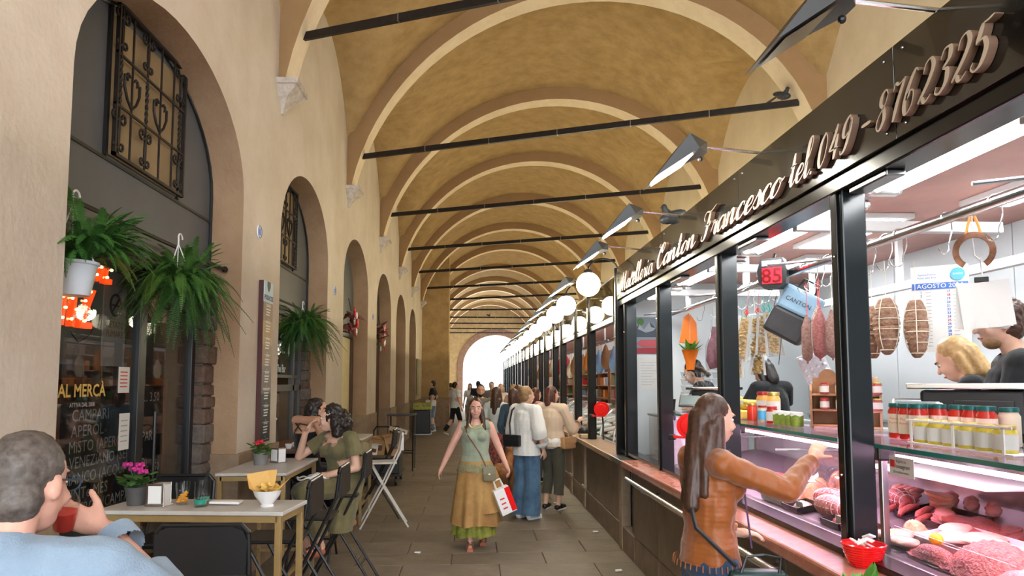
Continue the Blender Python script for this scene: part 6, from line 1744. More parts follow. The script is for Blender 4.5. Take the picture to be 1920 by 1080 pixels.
def skel(w=.165, hip=.085, sit=None):
    J = dict(pel=(0, 0, .93), wst=(0, .0, 1.10), chs=(0, .0, 1.29), nek=(0, -.015, 1.46), hed=(0, .015, 1.61))
    for s, k in ((-1, 'L'), (1, 'R')):
        J['sh'+k] = (s*w, -.01, 1.41); J['el'+k] = (s*(w+.06), -.03, 1.13); J['wr'+k] = (s*(w+.075), .05, .90); J['ha'+k] = (s*(w+.075), .09, .82)
        J['hp'+k] = (s*hip, 0, .90); J['kn'+k] = (s*(hip+.01), .02, .50); J['an'+k] = (s*(hip+.01), -.02, .09); J['to'+k] = (s*(hip+.025), .12, .03)
    if sit:
        dz_ = sit+.09-.93
        for k in ('pel', 'wst', 'chs', 'nek', 'hed', 'shL', 'shR', 'elL', 'elR', 'wrL', 'wrR', 'haL', 'haR', 'hpL', 'hpR'): J[k] = (J[k][0], J[k][1], J[k][2]+dz_)
        for s, k in ((-1, 'L'), (1, 'R')):
            J['kn'+k] = (s*.11, .40, sit+.04); J['an'+k] = (s*.11, .34, sit-.36); J['to'+k] = (s*.12, .46, sit-.42)
    return {k: Vector(v) for k, v in J.items()}
def hand(m, wr, ha, side, palm, curl=.5, s=1.0, detail=True):
    """wr wrist, ha knuckle line centre; palm = palm normal; side=+1 right hand"""
    wr, ha = Vector(wr), Vector(ha)
    d = (ha-wr).normalized(); pn = Vector(palm); pn = (pn-d*pn.dot(d)).normalized()
    sd = d.cross(pn)*side      # towards the little finger... thumb lies at -sd
    cap(m, wr, L3(wr, ha, .5), .025*s, .027*s, 8)
    for q in (-.024, -.008, .008, .024): cap(m, L3(wr, ha, .45)+sd*q*.7*s, ha+sd*q*s, .016*s, .0125*s, 8)
    for q, fl in ((-.027, .062), (-.009, .072), (.009, .067), (.027, .052)):
        p = ha+sd*q*s; dd = d.copy(); r = .0095*s
        for j in range(3):
            a = curl*(.45+.35*j)
            dd = (dd*math.cos(a)+pn*math.sin(a)).normalized()
            p2 = p+dd*fl*s*(.45, .32, .23)[j]
            cap(m, p, p2, r, r*.92, 7); p = p2; r *= .92
    p = L3(wr, ha, .35)-sd*.024*s
    dd = (d*.7-sd*.75+pn*.25).normalized()
    p2 = p+dd*.042*s; cap(m, p, p2, .0135*s, .0115*s, 7); dd = (dd+d*.5+pn*curl*.8).normalized(); p3 = p2+dd*.032*s; cap(m, p2, p3, .0115*s, .0098*s, 7)
def head_R(yaw=0, pitch=0, roll=0): return Euler((pitch, roll, yaw), 'XYZ').to_matrix()
def person(label, loc, rz, J, H=1.0, skin='skin', vox=.009, hr=None, hands=None, female=True, fat=1.0, fine=True, group=None):
    t = thing('person', label, 'person', loc, rz, group)
    t.scale = (H, H, H)
    hr = hr or head_R()
    m = MB()
    wf = .92 if female else 1.05
    for q in spine(J, 0.0, fat, wf, -.02): ell(m, q[1], q[2])
    cap(m, J['shL'], J['shR'], .055*wf, .055*wf); cap(m, L3(J['chs'], J['nek'], .5), J['nek'], .075, .06)
    for k in 'LR':
        cap(m, J['nek']+Vector((0, 0, -.02)), J['sh'+k], .05, .055*wf)
        cap(m, J['sh'+k], J['el'+k], .050*wf*fat, .038*fat); cap(m, J['el'+k], J['wr'+k], .038*fat, .026)
        cap(m, J['hp'+k], J['kn'+k], .088*fat, .058*fat); cap(m, J['kn'+k], L3(J['kn'+k], J['an'+k], .35), .056*fat, .058*fat); cap(m, L3(J['kn'+k], J['an'+k], .35), J['an'+k], .056*fat, .034)
        cap(m, J['an'+k], J['an'+k]+Vector((0, -.02, -.04)), .034, .034); cap(m, J['an'+k]+Vector((0, -.01, -.045)), J['to'+k], .034, .026)
        hd = (hands or {}).get(k, {})
        hand(m, J['wr'+k], J['ha'+k], 1 if k == 'R' else -1, hd.get('palm', (-1 if k == 'R' else 1, 0, 0)), hd.get('curl', .45), 1.0)
    # head
    hc = J['hed']
    cap(m, J['nek']-Vector((0, 0, .02)), hc+hr @ Vector((0, -.03, -.06)), .053, .050)
    if female: 
        for s in (-1, 1): ell(m, J['chs']+Vector((s*.066, .075*fat, .0)), (.058, .052, .06))
    def hp(x, y, z): return hc+hr @ Vector((x, y, z))
    ell(m, hp(0, -.012, .025), (.074, .092, .092), hr); ell(m, hp(0, .018, -.02), (.064, .072, .085), hr); ell(m, hp(0, .036, -.072), (.044, .046, .042), hr)
    cap(m, hp(0, .082, .018), hp(0, .106, -.024), .009, .013, 8); ell(m, hp(0, .072, -.062), (.026, .022, .018), hr)
    ell(m, hp(0, .078, .034), (.045, .014, .010), hr)
    for s in (-1, 1): ell(m, hp(s*.074, -.008, -.008), (.009, .018, .030), hr); ell(m, hp(s*.040, .060, -.03), (.022, .02, .022), hr)
    fin(remesh(m, vox, 3), 'body', skin, t)
    if fine:
        e = MB()
        for s in (-1, 1):
            MB().ball(tuple(hp(s*.031, .069, .008)), (.0125, .0125, .008), 10, 8).build('eye', 'eye_white', t, 60)
            MB().ball(tuple(hp(s*.031, .0775, .008)), .0062, 8, 6).build('iris', 'iris', t, 60)
            MB().tube([tuple(hp(s*.016, .089, .028)), tuple(hp(s*.032, .087, .033)), tuple(hp(s*.048, .076, .029))], .0034, 5).build('eyebrow', 'hair_brown', t)
        MB().tube([tuple(hp(-.022, .084, -.060)), tuple(hp(-.008, .094, -.056)), tuple(hp(.008, .094, -.056)), tuple(hp(.022, .084, -.060))], .0055, 6).build('mouth', 'lip', t, 60)
    return t, hp, hr
def garment(t, name, mtl, prims, cl, vox=.010, it=6, wr=.006, ws=11, seed=1.0, st=(1, 1, .6)):
    m = MB()
    for p in prims:
        if p[0] == 'c': cap(m, *p[1:])
        else: ell(m, *p[1:])
    me = remesh(m, vox, it); wrinkle(me, wr*.7, ws*1.0, seed, st); cuts(me, cl)
    return fin(me, name, mtl, t)
def spine(J, g, fat, wf, low=-.02, lowg=1.0):
    """closely spaced ellipsoids from the seat to the base of the neck, so the trunk comes out smooth"""
    K = [(J['pel']+Vector((0, 0, low)), .160*fat+g*lowg*1.3, .120*fat+g*lowg*1.3), (L3(J['pel'], J['wst'], .5), .149*fat*(.5+.5*wf)+g*1.15, .109*fat+g*1.1), (J['wst'], .134*fat*wf+g, .099*fat+g), (L3(J['wst'], J['chs'], .5), .143*fat*wf+g, .105*fat+g), (J['chs'], .152*wf*fat+g, .112*fat+g), (L3(J['chs'], J['nek'], .45), .142*wf+g, .092*fat+g)]
    out = []
    for (c0, a0, b0), (c1, a1, b1) in zip(K[:-1], K[1:]):
        n = max(2, int((c1-c0).length/.022))
        for k in range(n):
            s = k/n; out.append(('e', c0.lerp(c1, s), (a0+(a1-a0)*s, b0+(b1-b0)*s, .055)))
    out.append(('e', K[-1][0], (K[-1][1], K[-1][2], .07)))
    return out
def torso(J, g, fat=1.0, female=True, hem=None):
    wf = .92 if female else 1.05
    P = spine(J, g, fat, wf, hem if hem is not None else .05)
    P += [('c', J['shL'], J['shR'], .056*wf+g, .056*wf+g), ('c', L3(J['chs'], J['nek'], .6), J['nek'], .08+g*.5, .062+g*.6)]
    for k in 'LR': P.append(('c', J['nek']+Vector((0, 0, -.02)), J['sh'+k], .052+g*.8, .056*wf+g))
    if female:
        for s in (-1, 1): P.append(('e', J['chs']+Vector((s*.066, .075*fat, 0)), (.06+g, .054+g, .062+g)))
    return P
def sleeves(J, g, ln, fat=1.0, ks='LR', wf=.95):
    """ln: 'cap', 'short', 'elbow', 'long'"""
    P = []; C = []
    for k in ks:
        sh, el, wr = J['sh'+k], J['el'+k], J['wr'+k]
        if ln in ('short', 'cap'):
            e = L3(sh, el, .62 if ln == 'short' else .30); P.append(('c', sh, L3(sh, el, .8), .054*wf*fat+g, .05*fat+g*1.2)); C.append((e, el-sh, .16))
        else:
            e = L3(el, wr, .25 if ln == 'elbow' else .93)
            P += [('c', sh, el, .054*wf*fat+g, .043*fat+g*1.2), ('c', el, L3(el, wr, .5 if ln == 'elbow' else 1.0), .043*fat+g*1.2, (.05 if ln == 'elbow' else .032)+g*1.1)]
            C.append((e, wr-el, .11))
    return P, C
def legs(J, g1, g2, cut, fat=1.0, g3=None):
    P = [('e', J['pel']+Vector((0, 0, .0)), (.160*fat+g1*.6, .122*fat+g1*.6, .11))]; C = []
    g3 = g2 if g3 is None else g3
    for k in 'LR':
        P += [('c', J['hp'+k], J['kn'+k], .092*fat+g1*.7, .060*fat+g2), ('c', J['kn'+k], J['an'+k], .060*fat+g2, .042+g3)]
        e = L3(J['kn'+k], J['an'+k], cut) if cut <= 1 else J['an'+k]+Vector((0, 0, -.04))
        C.append((e, J['an'+k]-J['kn'+k], .22))
    C.append((J['wst']+Vector((0, 0, -.02)), (0, 0, 1), .4))
    return P, C
def skirt(t, name, mtl, c0, r0, c1, r1, folds=9, amp=.06, n=72, m_=14, tw=0.0, power=.8, seed=0, ry=.8):
    m = MB(); c0, c1 = Vector(c0), Vector(c1); rd = random.Random(seed); ph = [rd.uniform(0, 6.28) for _ in range(3)]
    def P(i, j):
        s = j/m_; a = 2*PI*i/n
        r = r0+(r1-r0)*s**power
        f = 1+amp*s*(math.sin(folds*a+ph[0]+tw*s)+.5*math.sin((folds+4)*a+ph[1])+.4*math.sin((folds-3)*a+ph[2]))
        c = c0.lerp(c1, s); yy = (ry+(1-ry)*.3*s)
        return (c.x+r*f*math.cos(a), c.y+r*f*yy*math.sin(a), c.z+(.012*math.sin(folds*a*.5) if j == m_ else 0))
    m.grid(P, n, m_, True)
    return m.build(name, mtl, t, 70)
def hair(t, mtl, hp, hr, prims, vox=.007, amp=.004, ws=22, st=(1, 1, .25), cl=None):
    m = MB()
    for p in prims:
        if p[0] == 'e': ell(m, hp(*p[1]), p[2], hr)
        else: cap(m, hp(*p[1]) if not isinstance(p[1], Vector) else p[1], hp(*p[2]) if not isinstance(p[2], Vector) else p[2], p[3], p[4])
    me = remesh(m, vox, 3); wrinkle(me, amp, ws, 2.0, st)
    if cl: cuts(me, cl)
    return fin(me, 'hair', mtl, t)
CAPH = [('e', (0, -.030, .038), (.083, .092, .095)), ('e', (0, -.05, -.02), (.076, .062, .075))]
BOBH = CAPH+[('c', (.062, -.035, 0), (.066, -.03, -.11), .034, .026), ('c', (-.062, -.035, 0), (-.066, -.03, -.11), .034, .026), ('c', (0, -.07, 0), (0, -.075, -.12), .07, .06)]
def LONGH(l): return CAPH+[('c', (.062, -.035, 0), (.075, -.03, -.18), .034, .034), ('c', (-.062, -.035, 0), (-.075, -.03, -.18), .034, .034), ('c', (0, -.075, 0), (0, -.10, -l), .068, .05), ('c', (.05, -.07, -.1), (.06, -.08, -l+.04), .045, .03), ('c', (-.05, -.07, -.1), (-.06, -.08, -l+.04), .045, .03)]
def shoes(t, J, mtl, kind='shoe', dark=None):
    for k in 'LR':
        a, to = J['an'+k], J['to'+k]; m = MB()
        zb = to.z-.028
        d = (to-a); d.z = 0; d.normalize()
        heel = a+Vector((0, 0, -.05))-d*.035
        if kind == 'sandal':
            s_ = MB().tube([tuple(heel-Vector((0, 0, .028))), tuple(L3(heel, to, .5)-Vector((0, 0, .024))), tuple(to+d*.03-Vector((0, 0, .02)))], [.036, .038, .036], 10)
            so = s_.build('sandal', mtl, t, 50)
            for q in (.35, .8): 
                c = L3(heel, to, q); sd = Vector((-d.y, d.x, 0)); MB().tube([tuple(c+sd*.042-Vector((0, 0, .01))), tuple(c+sd*.03+Vector((0, 0, .035))), tuple(c-sd*.03+Vector((0, 0, .035))), tuple(c-sd*.042-Vector((0, 0, .01)))], .007, 6).build('strap', dark or mtl, so)
        else:
            cap(m, heel, L3(heel, to, .55)+Vector((0, 0, .012)), .042, .042, 10); cap(m, L3(heel, to, .4), to+d*.015, .044, .036, 10)
            if kind == 'high': cap(m, a+Vector((0, 0, -.01)), heel, .044, .042)
            so = fin(remesh(m, .010, 3), 'shoe', mtl, t)
            MB().tube([tuple(heel-d*.008+Vector((0, 0, -.034))), tuple(L3(heel, to, .5)+Vector((0, 0, -.030))), tuple(to+d*.03+Vector((0, 0, -.02)))], [.034, .040, .034], 10).build('sole', dark or 'white', so, 50)
def handbag(t, c, w, h, d, mtl, rz=0.0, strap=None, flap=True, clasp=None):
    M_ = T(*c, 0, 0, rz)
    b = MB().bbox(-w/2, w/2, -d/2, d/2, -h, 0, min(w, h, d)*.22, M_).build('handbag', mtl, t, 50)
    if flap: MB().bbox(-w/2*.98, w/2*.98, -d/2-.006, -d/2+.004, -h*.5, .002, .003, M_).build('flap', mtl, b)
    if clasp: MB().bbox(-.012, .012, -d/2-.010, -d/2-.005, -h*.52, -h*.42, .002, M_).build('clasp', clasp, b)
    if strap: MB().tube(strap[0], strap[1], 6).build('strap', strap[2], b, 50)
    return b
V = Vector

# 1 man in the blue shirt, seated at the near edge
fabric('shirt_blue', (.25, .34, .45), .16, 5, bump=.3); fabric('trouser_dark', (.03, .03, .035)); mat('spectacle', (.03, .05, .08), .3)
J = skel(.20, .10, sit=.76)
J['hed'] = V((.03, .06, 1.44)); J['nek'] = V((0, .0, 1.29)); J['chs'] = V((0, -.01, 1.14))
J['elR'] = V((.36, .13, 1.10)); J['wrR'] = V((.13, .30, 1.285)); J['haR'] = V((.06, .26, 1.33)); J['shR'] = V((.205, .0, 1.245)); J['shL'] = V((-.205, .0, 1.245))
J['elL'] = V((-.24, .18, 1.04)); J['wrL'] = V((-.08, .38, 1.10)); J['haL'] = V((-.02, .42, 1.12))
hr = head_R(-.28, -.12)
t, hp, hr = person('grey-haired man in a light blue shirt drinking at the near table', (-1.065, 1.72, .02), .16, J, 1.0, 'skin_pink', .0075, hr, {'R': dict(palm=(-.6, .2, .3), curl=.9), 'L': dict(palm=(0, 0, -1), curl=.3)}, False, 1.12)
P_s, C_s = sleeves(J, .020, 'long', 1.12)
garment(t, 'shirt', 'shirt_blue', torso(J, .022, 1.12, False, -.05)+P_s, C_s[1:]+[(L3(J['elR'], J['wrR'], .45), J['wrR']-J['elR'], .12), (J['nek']+V((0, .02, .045)), (0, .25, 1), .14), (J['pel']+V((0, 0, -.06)), (0, 0, -1), .5)], .008, 7, .014, 7, 3.0, (1, 1, 1.4))
P_l, C_l = legs(J, .012, .012, .95, 1.1); garment(t, 'trousers', 'trouser_dark', P_l, C_l, .011)
hair(t, 'hair_grey', hp, hr, [('e', (0, -.024, .040), (.079, .090, .088)), ('e', (0, -.052, -.03), (.070, .055, .062))], .006, .003, 40, (1, 1, 1))
for s in (-1, 1): MB().tube([tuple(hp(s*.072, -.01, .012)), tuple(hp(s*.070, .09, .012))], .0028, 5).build('spectacle_temple', 'spectacle', t); MB().tube([tuple(hp(s*.036+.026*math.cos(a*PI/6), .094, .004+.02*math.sin(a*PI/6))) for a in range(12)], .0022, 5, closed=True).build('spectacle_rim', 'spectacle', t)
MB().tube([(-.10, .05, 1.36), (-.02, -.10, 1.24), (.06, -.155, 1.08), (.12, -.16, .92)], .0, 4).build('x', 'ink') if False else None
m = MB(); pts = [V((-.17, .02, 1.335)), V((-.13, -.10, 1.27)), V((-.02, -.165, 1.12)), V((.10, -.175, .98)), V((.17, -.10, .88))]
for a, b in zip(pts[:-1], pts[1:]):
    w_ = V((.022, 0, .022)); m.add([tuple(a-w_), tuple(a+w_), tuple(b+w_), tuple(b-w_)], [(0, 1, 2, 3)])
m.build('bag_strap', 'stool_black', t)
shoes(t, J, 'trouser_dark')
d_ = thing('drinking_glass', 'glass of red drink held to the mouth of the man in blue', 'glass', (-1.07, 1.985, 1.315), 0, None, (.35, .2, 0))
MB().lathe([(.028, 0), (.034, .09), (.032, .09), (.026, .006), (.001, .006)], 16).build('glass', 'clear', d_, 50); MB().lathe([(.001, .008), (.025, .008), (.030, .06), (.001, .06)], 16).build('drink', mat('red_drink', (.60, .03, .02), .1), d_, 40)

# 2 woman in the green dress
fabric('dress_green', (.155, .135, .065), .2, 8); mat('cord_white', (.75, .7, .6), .6)
J = skel(.155, .085, sit=.77)
J['pel'] = V((0, -.02, .87)); J['chs'] = V((0, .03, 1.13)); J['nek'] = V((0, .04, 1.27)); J['hed'] = V((.02, .12, 1.395)); J['shL'] = V((-.16, .03, 1.22)); J['shR'] = V((.16, .03, 1.22)); J['wst'] = V((0, 0, .97))
J['elR'] = V((.30, .22, 1.06)); J['wrR'] = V((.16, .27, 1.27)); J['haR'] = V((.11, .25, 1.345))
J['elL'] = V((-.24, .04, .985)); J['wrL'] = V((-.10, .24, .93)); J['haL'] = V((-.03, .27, .93))
J['knR'] = V((.05, .42, .80)); J['knL'] = V((-.06, .42, .81)); J['anR'] = V((.10, .28, .34)); J['toR'] = V((.11, .38, .27)); J['anL'] = V((-.12, .32, .40)); J['toL'] = V((-.12, .43, .33))
hr = head_R(-.75, .0, -.15)
t, hp, hr = person('seated woman in an olive green dress with her hand at her cheek', (-1.14, 6.42, 0), 2.45, J, 1.0, 'skin', .0075, hr, {'R': dict(palm=(-.7, -.3, 0), curl=.35), 'L': dict(palm=(0, 0, -1), curl=.7)}, True, .98)
P_s, C_s = sleeves(J, .016, 'short')
garment(t, 'dress_bodice', 'dress_green', torso(J, .016, .98, True, -.08)+P_s, C_s+[(J['nek']+V((0, .09, -.075)), (0, .75, .7), .13), (J['nek']+V((0, 0, .02)), (0, 0, 1), .1)], .008, 7, .006, 12)
kl, kr = J['knL'], J['knR']; mid = (kl+kr)/2
garment(t, 'dress_skirt', 'dress_green', [('e', J['pel'], (.18, .15, .12)), ('c', J['hpL'], kl, .115, .085), ('c', J['hpR'], kr, .115, .075), ('c', J['pel'], mid, .12, .08), ('c', kl, J['anL'], .088, .085), ('c', L3(kl, kr, .5), L3(J['anL'], J['anR'], .4), .075, .085), ('c', J['pel']+V((-.06, -.04, 0)), V((-.16, .16, .40)), .12, .10)],
        [(J['anL']+V((0, 0, .06)), (0, 0, -1), .5), (kr+V((.03, -.03, .0)), (.9, .35, .0), .12), (J['wst']+V((0, 0, .07)), (0, 0, 1), .3)], .010, 5, .016, 7, 4.0, (1.3, 1.3, .5))
hair(t, 'hair_black', hp, hr, CAPH+[('e', (0, -.10, -.04), (.115, .085, .12)), ('c', (.07, -.05, 0), (.085, -.06, -.11), .05, .045), ('c', (-.07, -.05, 0), (-.085, -.06, -.11), .05, .045)], .008, .016, 26, (1, 1, 1))
shoes(t, J, 'wood_red', 'sandal', 'frame_brown')
MB().tube([(.05+.06*math.cos(a*PI/8), .36+.05*math.sin(a*PI/8), .905+.01*math.sin(a)) for a in range(16)], .007, 6, closed=True).build('bracelet_cord', 'cord_white', t)
o = thing('tote_bag', 'crumpled white cloth bag in the lap of the woman in green', 'bag', (-1.28, 6.20, .875)); noisy(MB().ball((0, 0, .03), (.10, .07, .045), 14, 8), .03, 14, 2).build('cloth', 'white', o, 60)

# 3 woman in the black dress, her back turned
fabric('dress_black', (.012, .012, .013)); 
J = skel(.155, .085, sit=.77); J['hed'] = V((.03, .10, 1.43)); J['nek'] = V((.0, .03, 1.30))
J['elL'] = V((-.26, .10, 1.0)); J['wrL'] = V((-.10, .28, .99)); J['haL'] = V((-.04, .33, 1.0)); J['elR'] = V((.25, .06, 1.0)); J['wrR'] = V((.16, .28, .95)); J['haR'] = V((.12, .34, .95))
t, hp, hr = person('seated woman with bare shoulders and a black dress seen from behind', (-1.57, 7.0, 0), -.7, J, 1.0, 'skin_tan', .008, head_R(-.5, .05, .1), None, True, .98)
garment(t, 'dress', 'dress_black', torso(J, .010, .98, True, -.02)+[('c', J['hpL'], J['knL'], .10, .08), ('c', J['hpR'], J['knR'], .10, .08), ('c', J['pel'], (J['knL']+J['knR'])/2, .11, .09), ('c', J['knL'], J['anL'], .085, .08), ('c', J['knR'], J['anR'], .085, .08)],
        [(J['chs']+V((0, 0, .03)), (0, -.2, 1), .35), (J['anL']+V((.1, 0, .08)), (0, 0, -1), .4)], .009, 7, .008, 9)
for s in (-1, 1): MB().tube([tuple(J['chs']+V((s*.05, -.105, .03))), tuple(J['chs']+V((-s*.03, -.115, .1))), tuple(J['nek']+V((-s*.09, -.03, -.01))), tuple(J['chs']+V((-s*.09, .085, .04)))], .006, 6).build('strap', 'dress_black', t)
hair(t, 'hair_black', hp, hr, BOBH+[('e', (0, -.06, -.06), (.10, .075, .10))], .008, .014, 24, (1, 1, 1)); shoes(t, J, 'wood_red', 'sandal', 'frame_brown')

# 4 woman walking towards the camera
fabric('sage', (.30, .35, .26), .12, 10); mat('skirt_gold', (.44, .27, .09), .75, col2=(.30, .15, .045), scale=3.5, bump=.2, bscale=60); mat('skirt_green', (.26, .26, .035), .75, col2=(.12, .14, .02), scale=14); mat('lace', (.33, .30, .17), .8, col2=(.18, .17, .09), scale=60, bump=.6, bscale=90)
mat('bag_olive', (.20, .18, .11), .5)
J = skel(.165, .09); J['elR'] = V((.30, -.02, 1.13)); J['wrR'] = V((.40, .02, .92)); J['haR'] = V((.43, .04, .85)); J['elL'] = V((-.28, -.03, 1.14)); J['wrL'] = V((-.37, .10, .93)); J['haL'] = V((-.395, .14, .87))
J['knR'] = V((.08, .10, .50)); J['anR'] = V((.06, .12, .09)); J['toR'] = V((.06, .27, .03)); J['knL'] = V((-.09, .02, .50)); J['anL'] = V((-.09, -.16, .12)); J['toL'] = V((-.09, -.03, .03))
t, hp, hr = person('woman in a sage sleeveless top and long golden skirt walking towards the camera', (.03, 7.70, 0), PI, J, .885, 'skin_pink', .0075, head_R(0, .0), {'R': dict(palm=(-1, 0, 0), curl=.5), 'L': dict(palm=(1, 0, 0), curl=1.1)}, True, 1.16)
garment(t, 'top', 'sage', torso(J, .014, 1.16, True, -.02), [(J['shL']+V((-.005, 0, .0)), (-1, 0, .25), .13), (J['shR']+V((.005, 0, 0)), (1, 0, .25), .13), (J['nek']+V((0, .07, -.03)), (0, .6, .8), .11), (J['nek']+V((0, 0, .015)), (0, 0, 1), .12), (J['pel']+V((0, 0, .0)), (0, 0, -1), .4)], .008, 7, .006, 14, 1.0, (1, 1, .5))
skirt(t, 'lace_hem', 'lace', (0, .01, .97), .205, (0, .01, .88), .225, 14, .02, 84, 4, ry=.82)
skirt(t, 'underskirt', 'skirt_green', (0, .03, .60), .19, (.02, .04, .14), .245, 11, .07, 84, 8, seed=2, ry=.85); skirt(t, 'skirt', 'skirt_gold', (0, .01, 1.0), .19, (0, .03, .27), .285, 9, .075, 90, 16, seed=5, ry=.85)
skirt(t, 'skirt_panel', 'skirt_gold', (-.03, .0, .93), .20, (-.09, .0, .42), .33, 7, .06, 72, 10, seed=8, ry=.7)
hair(t, 'hair_brown', hp, hr, LONGH(.22)+[('c', (.07, .0, -.02), (.10, .03, -.24), .03, .03), ('c', (-.07, .0, -.02), (-.10, .03, -.24), .03, .03)], .007, .006, 26); shoes(t, J, 'wood_red', 'sandal', 'frame_brown')
handbag(t, (-.16, .20, .94), .15, .16, .07, 'bag_olive', PI, ([(.14, .02, 1.44), (.09, .145, 1.30), (-.05, .185, 1.10), (-.12, .20, .95)], .008, 'frame_brown'), True, 'lid_gold')
m = MB()
for k in range(16):
    a = PI*k/15; m.ball((.075*math.cos(a), .10-.015*math.cos(a)**2+.015*math.sin(a), 1.435-.05*math.sin(a)), .008, 6, 5)
m.build('necklace', 'lid_gold', t)
o = thing('shopping_bag', 'white and red paper shopping bag carried by the walking woman', 'bag', (.375, 7.54, .37), .25, None, (0, -.38, .25))
MB().bbox(-.085, .085, -.045, .045, 0, .27, .005).build('bag', 'white', o); MB().box(.03, .086, -.0465, .0465, .01, .262).build('red_side', 'red_plastic', o)
for k in range(3): MB().box(-.05, .0, -.047, -.0455, .06+.05*k, .075+.05*k).build('print', 'ink_red', o)
for s in (-1, 1): MB().tube([(-.04, s*.03, .27), (-.035, s*.015, .36), (.035, s*.015, .36), (.04, s*.03, .27)], .006, 6).build('handle', 'white', o)

# 5 woman in the white shirt and wide jeans
fabric('linen_white', (.76, .76, .74), .05, 8); fabric('jeans_wide', (.10, .19, .30), .3, 5, (.05, .10, .18)); mat('leather_black', (.012, .014, .016), .4)
J = skel(.165, .085); J['hed'] = V((0, .02, 1.61)); J['elR'] = V((.24, -.03, 1.13)); J['wrR'] = V((.24, .06, .90)); J['haR'] = V((.24, .09, .83))
t, hp, hr = person('woman in a loose white shirt and wide blue jeans seen from behind', (.68, 9.22, 0), -.75, J, .955, 'skin', .008, head_R(-.35, 0), None, True, 1.0)
P_s, C_s = sleeves(J, .045, 'elbow'); garment(t, 'shirt', 'linen_white', torso(J, .040, 1.0, True, -.10)+P_s, C_s+[(J['nek']+V((0, .03, .03)), (0, .3, 1), .14), (J['pel']+V((0, 0, -.10)), (0, 0, -1), .5)], .009, 7, .012, 9, 2.0, (1.2, 1.2, .4))
P_l, C_l = legs(J, .02, .05, 2, 1.0, .085); garment(t, 'jeans', 'jeans_wide', P_l, C_l, .011, 7, .012, 8, 1.0, (1.4, 1.4, .35))
hair(t, 'hair_light', hp, hr, CAPH+[('e', (0, -.085, .085), (.045, .045, .045)), ('c', (0, -.06, .04), (0, -.08, .09), .05, .04)], .007, .006, 26, (1, 1, .5)); shoes(t, J, 'white', 'shoe')
handbag(t, (-.07, -.21, 1.10), .25, .15, .07, 'leather_black', .1, ([(-.13, .02, 1.51), (-.14, -.13, 1.42), (-.12, -.205, 1.25), (-.10, -.21, 1.09)], .012, 'leather_black'), True)
# 6 woman in the beige blouse
fabric('beige', (.62, .48, .36), .06, 8); fabric('olive', (.075, .07, .05), .15, 9); mat('leather_tan', (.45, .25, .12), .5)
J = skel(.175, .09); J['elR'] = V((.27, .10, 1.12)); J['wrR'] = V((.27, .33, 1.22)); J['haR'] = V((.27, .40, 1.27)); J['knL'] = V((-.10, .10, .5))
t, hp, hr = person('woman in a beige blouse with a tan shoulder bag reaching towards the stall', (1.08, 9.85, 0), -.55, J, .955, 'skin', .008, head_R(-.45, 0), {'R': dict(palm=(0, .3, -1), curl=.5)}, True, 1.12)
P_s, C_s = sleeves(J, .028, 'elbow', 1.1); garment(t, 'blouse', 'beige', torso(J, .03, 1.1, True, -.06)+P_s, C_s+[(J['nek']+V((0, .03, .02)), (0, .3, 1), .14), (J['pel']+V((0, 0, -.04)), (0, 0, -1), .5)], .009, 7, .010, 9, 5.0, (1.2, 1.2, .4))
garment(t, 'undershirt', 'linen_white', [('e', J['pel']+V((0, 0, .02)), (.205, .165, .13))], [(J['pel']+V((0, 0, -.08)), (0, 0, -1), .5), (J['wst'], (0, 0, 1), .4)], .010, 2, .006, 10)
P_l, C_l = legs(J, .012, .018, .72, 1.1, .03); garment(t, 'trousers', 'olive', P_l, C_l, .010, 7, .008, 9)
hair(t, 'hair_auburn', hp, hr, BOBH, .007, .005, 26); shoes(t, J, 'leather_black')
handbag(t, (.235, .02, 1.02), .24, .17, .10, 'leather_tan', 1.2, ([(.13, .0, 1.48), (.20, .05, 1.25), (.235, .04, 1.02)], .011, 'leather_tan'), True)

